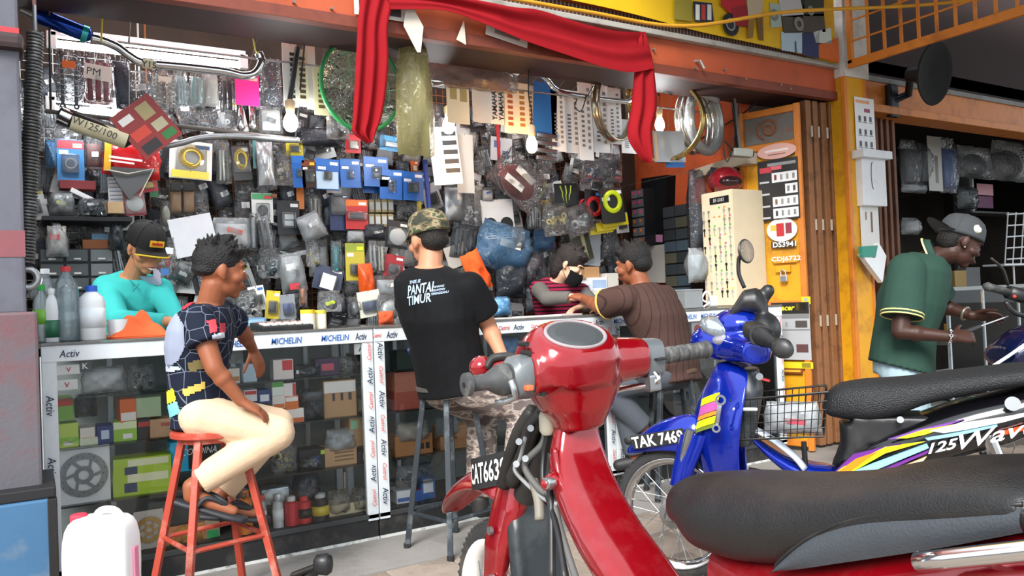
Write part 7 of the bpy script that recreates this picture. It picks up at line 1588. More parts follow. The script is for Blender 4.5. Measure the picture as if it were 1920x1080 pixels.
# the row of blue blister packs
BL_ = '#1d63b4'
for x0, y0, x1, y1, pk, n, lb, ps in ((548, 292, 572, 352, 'slab', 1, 'narrow dark blue pack at the left end of the blue row', (.3, .2)), (592, 298, 636, 356, 'slab', 1, 'blue pack with pale window and one black square', (.26, .24)), (638, 298, 676, 352, 'multi', 2, 'blue pack with two black tabs and white price labels', (.2, .24)), (682, 294, 728, 350, 'multi', 2, 'blue pack with two large black tiles', (.3, .36)), (712, 318, 756, 374, 'multi', 3, 'blue pack with three black tiles in a column', (.24, .36)), (754, 322, 794, 376, 'slab', 1, 'blue pack with white burst and black part at the right end of the blue row', (.4, .3))):
    card(x0, y0, x1, y1, lb, BL_, YA-.1, random.Random(x0).uniform(-3, 3), '#15161a', pk, header='#2a6fc2', stickers=('#eef2f6', '#e2e8ee') if x1-x0 > 25 else (), n=n, ps=ps, py=-.05)
obj('pale_window', MB(Spot(594, 322, 634, 354, YA-.104).M).box((0, 0, 0), (Spot(594, 322, 634, 354, YA).w, .11, .002)), pal('#bcd8ee', .4), [o for o in bpy.data.objects if o.get('label') == 'blue pack with pale window and one black square'][0])
for x0, x1, y0, y1, lb in ((636, 650, 300, 350, 'blue packs stacked behind the two tab pack'), (680, 712, 340, 362, 'blue pack edge showing under the large tile pack'), (612, 640, 345, 362, 'row of small white cartons under the blue packs')):
    sheet(x0, y0, x1, y1, lb, '#174f9a' if 'blue' in lb[:5] else '#e3e1da', YA-.04, 0, 'packet')
card(566, 300, 592, 352, 'brown and black packet with yellow corner tag between blue packs', '#3a1f1a', YA-.1, 2, '#17171a', 'slab', stickers=('#e0cf2a', '#e8e6e2'), header='#7a3a24')
t = card(648, 252, 676, 287, 'red box pack with pale grey part under the red cloth', '#c2242e', YA-.15, 0, '#cfcac4', 'slab', stickers=()); bag(690, 246, 722, 280, 'clear bag of coiled black cables under the red cloth', '#1c1d1f', YA-.1, 0, clear, .03); card(712, 256, 762, 284, 'flat light blue packet with white swirl', '#4fa3d6', YA-.12, -5, '#e9eef2', 'slab', stickers=('#f4f6f8',), ps=(.6, .3))
tg = thing('tyre_lever_tube', 'long deep blue tube leaning right of the blue packs', 'tube', at_y(804, 400, YA-.1)); obj('tube_body', MB().cyl(at_y(797, 305, YA-.1), at_y(806, 402, YA-.1), .017, n=12), pal('#24429c', .3), tg, True, auto=40); obj('tube_cap', MB().cyl(at_y(796.5, 300, YA-.1), at_y(797.2, 308, YA-.1), .019, n=12), pal('#1c2f70', .3), tg)
card(770, 302, 784, 326, 'small orange capped packet above the white burst pack', '#d8662a', YA-.05, 0, '#e8e4e0', 'slab'); sheet(782, 376, 790, 405, 'thin yellow stick under the blue tube', '#d9c43a', YA-.05, 0, 'strip')
card(618, 366, 652, 432, 'navy blister pack with brown window', '#24345e', YA-.04, 0, '#4a3c38', 'slab', stickers=(), ps=(.75, .45), py=.2); card(648, 374, 690, 430, 'red pack with orange band and two dark square pads', '#c42a2e', YA-.06, 0, '#33363a', 'multi', header='#e2762a', stickers=('#f0eeea',), n=2, ps=(.75, .22), py=-.05)
for i in range(4):
    for j in range(2): box(692+i*12, 374+j*27, 702+i*12, 398+j*27, 'small gold and white carton in the block right of the red pack', '#b7a679', 5.12, .05, panel='#dfe3e0', group='small gold cartons beside the red pack')
bag(744, 378, 790, 412, 'bundle of black cables in clear film above the camouflage cap', '#2a2b2d', YA, 0, clear, .04); card(724, 414, 766, 466, 'black and yellow packet with white splash shape', '#17181a', YA-.1, -8, '#eeeeea', 'disc', header='#26272a', stickers=('#e8e8e4',), ps=(.7, .55)); sheet(738, 436, 764, 466, 'yellow edged card behind the white splash packet', '#d9b92a', YA-.06, 30, 'packet')
bag(680, 420, 724, 452, 'black rubber bundle with white tag above the yellow pack', '#1f2022', YA-.05, 0, smoke, .04, 'fold', '#f0f0ee', metal=.1); bag(650, 432, 684, 456, 'white crumpled bag below the red pack', '#d3d6d6', YA-.05, 0, milky, .03, 'fold', metal=.1)
# lower part of the wall
YL = 4.95
card(648, 456, 684, 526, 'yellow pack with lime stickers and dark lettering badge', '#c8b83a', YL, 0, '#2b2a26', 'slab', header='#9aa83a', stickers=('#d9e22a', '#eceae6'), ps=(.5, .24), py=-.2); bag(620, 452, 642, 512, 'teal slim bottle packet left of the yellow pack', '#3f9aa2', YL, 0, clear, .02, 'long', metal=.1, n=1)
clothb = bag(672, 494, 702, 562, 'orange plastic bag hanging beside the yellow pack', '#e2602a', YL-.05, 4, film('orange_bag_film', (.9, .36, .12), .75, .2, 20., .7), .03, 'fold', metal=0); bag(484, 464, 528, 522, 'clear bag of teal bolts behind the boy', '#2f5a62', YL, 0, clear, .05); bag(524, 474, 572, 548, 'grey plastic bag with red and white label', '#8f989d', YL-.05, 8, milky, .05, 'fold', ('#f2f2f2', '#d0404a'), metal=.1)
card(588, 500, 642, 545, 'blue grey packet with dangling white price tag', '#4a5068', YL, -14, '#1c1d22', 'multi', stickers=('#f4f4f2',), n=2); sheet(602, 514, 628, 542, 'white dangling price tag on the blue grey packet', '#eeeeea', YL-.05, -18, 'tag'); bag(574, 452, 600, 500, 'yellow and green speckled bag left of the teal packet', '#b9b04a', YL, 0, clear, .03)
bag(690, 450, 708, 510, 'grey spark plug sleeve right of the yellow pack', '#b4b6b6', YL, 0, clear, .02, 'long', n=2); bag(706, 452, 722, 512, 'pale cream tube sleeve right of the yellow pack', '#d9d3c0', YL, 0, clear, .02, 'long', n=2); card(720, 478, 756, 526, 'red and black packet half behind the black shirt', '#a82a32', YL, -10, '#1a1a1c', 'disc', stickers=('#f0efec',)); sheet(742, 474, 764, 520, 'grey slanted card strip half behind the black shirt', '#9d9fa2', YL, 24, 'strip')
bag(700, 516, 745, 560, 'silver moulded lamp packet near the black shirt', '#b9bdc0', YL-.05, 0, clear, .04, 'slab', '#e9e9e6'); card(672, 545, 714, 594, 'pale blister pack with blue goggles and yellow edge', '#d9d8c8', YL-.2, 8, '#28477c', 'slab', stickers=('#f2f2f0',), ps=(.6, .35)); bag(620, 552, 650, 594, 'smoky packet with long pale part above the jars', '#77767e', YL-.1, 10, smoke, .03, 'slab'); bag(652, 556, 676, 598, 'round black and silver gauge in clear film', '#6d7276', YL-.15, 0, clear, .04, 'ball'); bag(706, 552, 756, 604, 'round silver mirror packet beside the orange rag', '#aeb3b6', YL-.25, 0, clear, .04, 'ball')
card(490, 552, 512, 600, 'black pack with yellow base and white slip', '#1c1d20', 4.6, 8, '#e6e3da', 'slab', stickers=('#e9dc3a',)); card(498, 545, 524, 598, 'yellow topped blister pack on the counter clutter', '#e0c43a', 4.55, -6, '#2b2c30', 'slab', stickers=('#f2f2f0',)); card(524, 552, 554, 598, 'grey pack with blue spanner shape', '#8b9097', 4.55, 4, '#28559a', 'slab', stickers=()); bag(440, 545, 488, 600, 'heap of black brackets in film by the boy', '#1b1c1f', 4.5, 12, clear, .06, n=9, metal=.3)
card(468, 536, 498, 582, 'white and black folded packet leaning by the boy', '#e8e8e4', 4.55, 10, '#1d1e22', 'slab', stickers=('#3f72b0',)); bag(560, 534, 576, 575, 'orange brown dowel packet above the yellow jar', '#b8703c', 4.7, 0, clear, .02, 'long', metal=0., n=1); bag(595, 545, 640, 585, 'lime tagged bag of grey parts above the pale jar', '#7e8285', 4.7, 0, clear, .04, 'lumps', '#cfe22a')
tag(obj('rag', pillow(Spot(706, 582, 742, 608, 4.2).M, .09, .07, .03, 9), cloth('rust_rag', '#b8502e'), None, True), 'rust orange rag on the counter beside the black shirt', 'rag')
# --------------------------------------------------------------- right of the seated man
YD = 4.95
t = sheet(904, 374, 964, 448, 'white card with two black round pads side by side', '#ecedee', YD, 4, 'brake_pad_card', marks=[(s_*.25, -.32-.06*i, .26, .025, '#3a3b3e') for s_ in (-1, 1) for i in range(4)])
sp = Spot(904, 374, 964, 448, YD, 4)
for s_ in (-1, 1): obj('round_pad', MB(sp.M).lathe([(0, .0), (sp.w*.2, 0), (sp.w*.2, .004), (0, .005)], (s_*sp.w*.25, -.14*sp.h, .003), (0, 0, 1), 24, Matrix() ), pal('#191a1b', .5), t)
bag(925, 296, 1022, 378, 'large clear bag with a dark red lamp lens and white stickers', '#7d1a22', YD-.1, -38, clear, .05, 'ball', ('#e8e8e6', '#e2e4e4'), metal=.1); sheet(932, 232, 938, 330, 'red upright strip behind the warm bulb', '#b92a30', YD, 0, 'strip'); sheet(920, 258, 960, 302, 'white lattice decal sheet behind the warm bulb', '#d3d9dc', YD+.05, -4, marks=[(-.2, .2, .3, .3, '#5a74a0'), (.2, -.2, .3, .3, '#5a74a0')])
bag(832, 345, 872, 420, 'silver folded foil parts in clear film above the camouflage cap', '#c9cccf', YD+.05, 0, clear, .03, 'fold', metal=.8); bag(866, 352, 904, 440, 'long bag of chrome links left of the round pad card', '#b4b8bb', YD+.03, -6, clear, .03, n=12); bag(845, 420, 900, 486, 'grey green sleeve bundle beside the camouflage cap', '#5c6360', YD, -8, smoke, .04, 'long', n=5)
box(820, 412, 840, 446, 'brown carton behind the camouflage cap', '#8a5a40', 5.05, .08); sheet(836, 458, 878, 500, 'tan folded card behind the black shirt shoulder', '#d9d3c8', YD, 18, 'board'); sheet(890, 348, 905, 430, 'pale grey tall board left of the round pad card', '#b9b7b0', YD+.1, 0, 'board'); bag(903, 352, 925, 378, 'white clipped packet above the round pad card', '#dcdcd8', YD, 0, clear, .02, 'slab', '#3a62a8', metal=0)
bag(894, 420, 996, 508, 'big blue grey bag with brass fittings and white tag', '#4a5f8c', YD-.1, -14, bluef, .08, 'lumps', '#e9e6da', metal=.4, n=14); bag(955, 425, 985, 470, 'clear bag of brass connectors beside the big blue bag', '#b49a62', YD-.18, 0, clear, .03); tag(obj('jacket', pillow(Spot(868, 474, 918, 545, 4.4, 24).M, .14, .26, .05, 14, crump=.5), cloth('orange_vest', '#df5a26'), None, True), 'orange vest hanging behind the black shirt shoulder', 'vest')
t = sheet(1040, 344, 1082, 386, 'black card with green claw mark emblem', '#16171a', YD-.05, 4, 'sticker_card'); sp = Spot(1040, 344, 1082, 386, YD-.05, 4)
for i, (x, l_) in enumerate(((-.22, .7), (0, .8), (.22, .66))): obj('emblem', MB(sp.M).tube([(x*sp.w*1.1, sp.h*.4, .003), (x*sp.w*.8+.004, .1*sp.h, .004), (x*sp.w*.7-.004, -.05*sp.h, .004), (x*sp.w*.5, sp.h*(.4-l_), .003)], [.006, .005, .004, .001], 6, flat=.3), pal('#b8c94a', .5), t)
bag(1000, 352, 1040, 400, 'gold and grey bag of bolts left of the claw card', '#a9883e', YD, 0, clear, .03); card(1010, 342, 1024, 372, 'yellow tagged strip pack left of the claw card', '#8a9a2e', YD+.03, -30, '#d0b82a', 'slab')
bag(1018, 382, 1066, 442, 'clear bag with gold plate and silver caps', '#b9a86a', YD-.12, 6, clear, .05, 'lumps', metal=.7, n=10); bag(1062, 384, 1112, 440, 'clear bag full of chrome rings right of the gold plate bag', '#c9ccd0', YD-.12, 18, clear, .05, 'lumps', metal=.9, n=12); bag(988, 380, 1018, 430, 'clear sleeve bundle with red bits left of the gold plate bag', '#a8a9ac', YD-.02, 0, clear, .03, 'long', n=5)
card(1084, 358, 1106, 406, 'red ring lock pack, left of its twin', '#2a1416', YD-.05, -4, '#c21f26', 'ring', stickers=(), ps=(.95, .75), bl=False); card(1096, 356, 1130, 410, 'red ring lock pack beside the lime ring pack', '#1c1516', YD-.1, -4, '#c8232a', 'ring', stickers=('#4a8fd0',), ps=(.9, .62), bl=False)
card(1126, 352, 1170, 418, 'lime yellow ring lock on a black and yellow pack', '#17170f', YD-.16, 6, '#cfe01a', 'ring', header='#3a1d1d', stickers=('#f4f4f0', '#f0f0ec'), ps=(.78, .55), bl=False, py=.1)
for i, (x0, y0, x1, y1) in enumerate(((1130, 404, 1178, 424), (1118, 416, 1158, 432), (1106, 424, 1150, 438))): sheet(x0, y0, x1, y1, 'bright yellow pack edge fanned below the ring locks', '#e0cc1e', YD-.12+.02*i, 8, 'packet', group='yellow pack edges under the ring locks')
sheet(1092, 432, 1126, 498, 'pale grey acrylic panel behind the masked woman', '#aab2b8', YD+.1, -4, 'board'); sheet(1076, 430, 1108, 490, 'black and olive striped strip card behind the masked woman', '#3c3f2c', YD+.05, 14, 'sticker_card', marks=[(.1, 0, .2, .9, '#b8b48a')]); sheet(1104, 330, 1166, 339, 'red shelf edge strip above the ring locks', '#c02a2e', YD+.15, 1, 'strip')
bag(962, 300, 1000, 345, 'dark wrapped saddle part above the claw card', '#1d1a1c', YD+.1, 0, smoke, .05, 'fold', metal=.1); bag(1086, 300, 1130, 342, 'bag of blue and brown parts under the sticker strips', '#345a78', YD+.1, 10, clear, .04); bag(1000, 430, 1040, 470, 'blue plastic sack behind the masked woman', '#1f4d8c', YD+.15, 0, bluef, .05, 'fold', metal=.1)
for i, (x0, y0, x1, y1, c_) in enumerate(((930, 480, 985, 560, '#1b1c1f'), (975, 470, 1022, 540, '#3a1416'), (985, 535, 1010, 585, '#9fa3a4'))):
    bag(x0, y0, x1, y1, ('black bin liner of parts in the gap behind the counter', 'dark red bundled cover in the gap behind the counter', 'grey folded board wrapped in film behind the counter')[i], c_, 4.85, 0, smoke, .06, 'fold', metal=.1)
# --------------------------------------------------------------- small drawer cabinets and shelves
def drawers(x0, x1, z0, z1, Y, nx, nz, depth, label, col, fronts, name='drawer_cabinet', knob='#d9d9d6'):
    t = thing(name, label, 'cabinet', ((x0+x1)/2, Y, z0)); rn_ = random.Random(int(x0*100)+nx); obj('case', MB().box2((x0, Y, z0), (x1, Y+depth, z1), .003), pal(col, .5), t)
    dx, dz = (x1-x0)/nx, (z1-z0)/nz
    for i in range(nx):
        for j in range(nz):
            a_ = (x0+dx*i+.006, Y-.012, z0+dz*j+.006); b_ = (x0+dx*(i+1)-.006, Y+.004, z0+dz*(j+1)-.006); d_ = obj('drawer', MB().box2(a_, b_, .003), pal(rn_.choice(fronts), .3, var=.1), t)
            obj('pull', MB().box2(((a_[0]+b_[0])/2-.018, Y-.022, a_[2]+.01), ((a_[0]+b_[0])/2+.018, Y-.01, a_[2]+.02), .002), pal(knob, .4), d_)
    return t
yd = 5.0; a, b = at_y(76, 562, yd), at_y(212, 466, yd)
drawers(a.x, b.x, a.z-.12, b.z, yd, 3, 5, .25, 'dark small parts drawer cabinet left of the turquoise pullover', '#141517', ('#34383a', '#3f4547', '#4b4f52', '#6b7072'))
t = thing('wall_shelf', 'dark wall shelf above the small parts drawers', 'shelf', at_y(160, 408, 4.95)); a, b = at_y(78, 404, 4.9), at_y(248, 404, 4.9); obj('board', MB().box2((a.x, 4.9, a.z-.025), (b.x, 5.35, a.z), .003), pal('#17171c', .5), t); 
for x in (a.x+.05, b.x-.05): obj('bracket', MB().tube([(x, 5.34, a.z-.16), (x, 5.34, a.z-.02), (x, 4.98, a.z-.025)], .007, 6), blkm, t)
box(155, 449, 202, 467, 'brown carton on the dark drawer cabinet', '#9a5c34', 5.02, .15); box(172, 438, 203, 449, 'pale blue flat carton on top of the brown carton', '#6f93b0', 5.02, .15); bag(86, 418, 128, 482, 'knotted clear bag hanging in front of the dark drawers', '#c9c3bb', 4.93, 0, milky, .04, 'fold', '#d8404a', metal=0, taper=.7); bag(205, 420, 232, 470, 'dark bundle with shiny knot behind the black cap', '#26262a', 4.95, 0, smoke, .05, 'fold', metal=.2)
bag(290, 445, 330, 520, 'strip of red and blue beaded sachets beside the smiling man', '#c23440', 4.85, 0, clear, .03, 'lumps', ('#e9eef2', '#4a7fc2'), metal=.1); bag(315, 485, 372, 540, 'clear folded bag with white slip behind the boy', '#77797a', 4.8, -30, clear, .04, 'fold', '#f2f2f2', metal=.1)
# right wall: little label drawers, black jacket, drawer towers, key board
def xdrawers(y0, y1, z0, z1, X, ny, nz, label, fronts, dots=None):
    t = thing('drawer_cabinet', label, 'cabinet', (X, (y0+y1)/2, z0)); obj('case', MB().box2((X, y0, z0), (4.62, y1, z1), .003), pal('#1b1c1e', .5), t); dy, dz = (y1-y0)/ny, (z1-z0)/nz; rn_ = random.Random(ny*7+nz)
    for i in range(ny):
        for j in range(nz):
            d_ = obj('drawer', MB().box2((X-.012, y0+dy*i+.006, z0+dz*j+.006), (X+.004, y0+dy*(i+1)-.006, z0+dz*(j+1)-.006), .003), pal(rn_.choice(fronts), .35, var=.1), t)
            if dots: obj('colour_dot', MB().box2((X-.0145, y0+dy*(i+.5)-.012, z0+dz*(j+.5)-.002), (X-.012, y0+dy*(i+.5)+.012, z0+dz*(j+.5)+.022)), pal(dots[0] if j > nz*.45 else dots[1], .5), d_)
    return t
X0 = 4.40
y_a, y_b = at_x(1186, 400, X0).y, at_x(1208, 400, X0).y; xdrawers(min(y_a, y_b), max(y_a, y_b), at_x(1195, 462, X0).z, at_x(1195, 355, X0).z, X0, 2, 6, 'grey label drawers with pink and orange dots on the right wall', ('#5d6064', '#6d7074'), ('#e0306a', '#ee7a2a'))
y_a, y_b = at_x(1246, 450, X0).y, at_x(1292, 450, X0).y; xdrawers(min(y_a, y_b), max(y_a, y_b), at_x(1268, 560, X0).z, at_x(1268, 385, X0).z, X0, 2, 8, 'dark drawer tower with smoky drawers behind the brown shirt', ('#33383c', '#3d4a55', '#4d4c40', '#2c2f31'))
XJ = 4.52
def xquad(name, label, cat, pix, X, m_, th=.02, org=None):
    pts = [at_x(a_, b_, X) for a_, b_ in pix]; return tag(obj(name, MB().poly(pts, (th, 0, 0)), m_), label, cat)
xquad('jacket', 'black jacket hanging flat against the right wall', 'jacket', [(1202, 335), (1250, 328), (1248, 400), (1244, 462), (1210, 462), (1204, 400)], XJ, cloth('black_jacket', '#0c0c0e'), .15); xquad('note', 'small pink note pinned on the black jacket', 'note', [(1229, 440), (1242, 440), (1242, 454), (1230, 454)], XJ-.006, pal('#c48ab0', .6), .003); xquad('board', 'whitish panel leaning under the black jacket', 'board', [(1209, 462), (1246, 458), (1247, 530), (1212, 530)], XJ-.02, pal('#b9b6b0', .6), .01)
bag(1292, 318, 1324, 472, 'long clear hanging film beside the key board', None, 4.4, 0, smoke, .04, taper=.2); bag(1290, 465, 1320, 530, 'pale blue box wrapped in film under the long film', '#8aa0ac', 4.35, 0, milky, .05, 'slab', metal=0)
# key blank cabinet: face towards the shop, side towards the street
XK = 4.30; kf = [at_x(1315, 364, XK), at_x(1372, 354, XK), at_x(1330, 545, XK)]
y_far, y_near = kf[0].y, kf[1].y; zt_ = (kf[0].z+kf[1].z)/2; zb_ = CH+.004
kc = thing('key_cabinet', 'beige key blank cabinet with rows of hanging keys', 'cabinet', (XK+.1, (y_far+y_near)/2, zb_)); obj('cabinet_body', MB().box2((XK, y_near, zb_), (4.62, y_far, zt_), .006), mat('beige_cabinet', '#cdbd9f', .6, var=.08), kc)
KM = frame((XK-.002, (y_far+y_near)/2, (zt_+zb_)/2), (0, -1, 0), (0, 0, 1)); kw, kh = y_far-y_near, zt_-zb_
obj('key_panel', MB(KM).box((0, 0, 0), (kw*.97, kh*.98, .006)), mat('key_panel_beige', '#d8c9ab', .6, var=.05), kc)
obj('brand_plate', MB(KM).box((.03, kh*.42, .004), (kw*.62, .05, .004)), pal('#15151a', .4), kc); text('BF-5083', KM @ Matrix.Translation((.03, kh*.42, .008)), .026, pal('#c9c7c0', .5), kc, width=kw*.35)
rn = random.Random(5); keyb = None
for j in range(10):
    for i in range(6):
        x = -kw*.42+kw*.84*i/5; y = kh*(.33-.078*j); dot = rn.random()
        if dot < .55: obj('price_dot', MB(KM).box((x, y+.022, .004), (.016, .012, .002)), pal(rn.choice(('#ef7f3a', '#ef7f3a', '#4fae4a', '#4fae4a', '#c9e03a', '#e0309a')), .6), kc)
        if rn.random() < .8:
            k_ = obj('key', MB(KM).lathe([(.003, 0), (.011, 0), (.011, .003), (.003, .003), (.003, 0)], (x, y, .006), (0, 0, 1), 10).box((x, y-.026, .0075), (.007, .034, .003)), pal(rn.choice(('#d5d6d2', '#b9b8b0', '#e6e6e2', '#3a3a3c')), .3, .6), kc)
t = thing('helmet', 'dark red open helmet on top of the key cabinet', 'helmet', at_y(1352, 360, 4.25)); p = V((4.46, 4.24, zt_)); obj('shell', blob(MB().ell(p+V((0, 0, .09)), (.115, .14, .11)).ell(p+V((-.02, -.03, .06)), (.11, .12, .065)), .01, 3), pal('#7d1420', .2, coat=.6), t, True); obj('visor', MB().ell(p+V((-.03, -.08, .07)), (.1, .075, .05)), pal('#2a1416', .15), t, True)
t.location = p; 
for c_ in t.children: c_.location = V(ORG[t.name])-p
bag(1330, 315, 1382, 345, 'dark blue bag stuffed behind the red helmet', '#1c2740', 4.35, 0, smoke, .06, 'fold', metal=.1)
# camera
p = at_y(1392, 287, 4.0); t = thing('security_camera', 'grey security camera with cable under the beam', 'camera', p); CM_ = frame(p, (.75, -.45, -.1), (0, 0, 1)); obj('housing', MB(CM_).box((0, 0, 0), (.14, .06, .07), bev=.012), pal('#8d8f86', .5), t); obj('lens', MB(CM_).lathe([(.024, .06), (.026, .075), (.02, .08), (0, .078)], (0, 0, 0), (1, 0, 0), 20), pal('#15151a', .1), t, True); obj('cable', MB().tube(crom([p+V((-.06, .03, .02)), p+V((-.14, .04, .08)), p+V((-.1, .05, -.06)), p+V((.02, .06, .2)), V((p.x+.05, 4.05, 2.55))], 5), .005, 6), blkm, t); obj('mount', MB().cyl(p+V((0, .02, .03)), V((p.x, 4.05, 2.56)), .01, n=8), pal('#5b5b58', .5), t)
xquad('wall_shelf', 'pale plank shelf on the orange wall below the security camera', 'shelf', [(1300, 318), (1400, 285), (1400, 306), (1302, 334)], 4.5, pal('#b4a894', .7), .11)
tag(obj('conduit', MB().tube(crom([at_x(1372, 180, 4.6), at_x(1380, 240, 4.6), at_x(1386, 330, 4.6)], 4), .014, 8), blkm, None, True), 'black cable conduit running down the orange wall', 'conduit'); tag(obj('conduit', MB().tube(crom([at_x(1430, 178, 4.6), at_x(1390, 215, 4.6), at_x(1310, 262, 4.6)], 4), .006, 8), blkm, None, True), 'thin black cable slanting across the orange wall', 'cable')
# behind the counter at the right
box(1082, 528, 1110, 556, 'white carton with blue print behind the masked woman', '#dfe3e8', 4.75, .12, panel='#b9cfe6'); box(1108, 520, 1140, 545, 'stack top white carton behind the counter papers', '#e6e8ea', 4.8, .12, panel='#9fb8d8'); box(1096, 500, 1124, 522, 'tan carton on the white cartons', '#b98d62', 4.85, .12); box(1138, 512, 1160, 540, 'small pale carton at the edge of the white carton stack', '#d3d0c8', 4.8, .1); box(1120, 545, 1150, 566, 'red tipped white carton behind the leaning man', '#e8e4e2', 4.7, .1, panels=((.2, 0, .35, .7, '#d23a34'),))
p = on_top(1285, 4.05); t = thing('cash_tin', 'grey metal tin box on the counter behind the brown shirt', 'tin', p); obj('tin_body', MB().box(p+V((0, 0, .06)), (.2, .16, .12), RZ(.2), bev=.006), pal('#9aa0a2', .35, .6), t); obj('lid', MB().box(p+V((0, 0, .124)), (.206, .166, .012), RZ(.2), bev=.004), pal('#aab0b2', .3, .6), t)
p = on_top(1338, 4.0); t = thing('tape_roll', 'white tape roll with loose white cord by the key cabinet', 'tape', p); obj('roll', MB().lathe([(.018, -.025), (.04, -.025), (.04, .025), (.018, .025), (.018, -.025)], p+V((0, 0, .04)), (.8, -.5, 0), 22), wpl, t, True, auto=40); obj('loose_cord', MB().tube(crom([p+V((-.02, 0, .08)), p+V((-.06, 0, .11)), p+V((-.1, 0, .06)), p+V((-.05, 0, .03)), p+V((-.09, 0, .006))], 5), .007, 8), wpl, t, True)
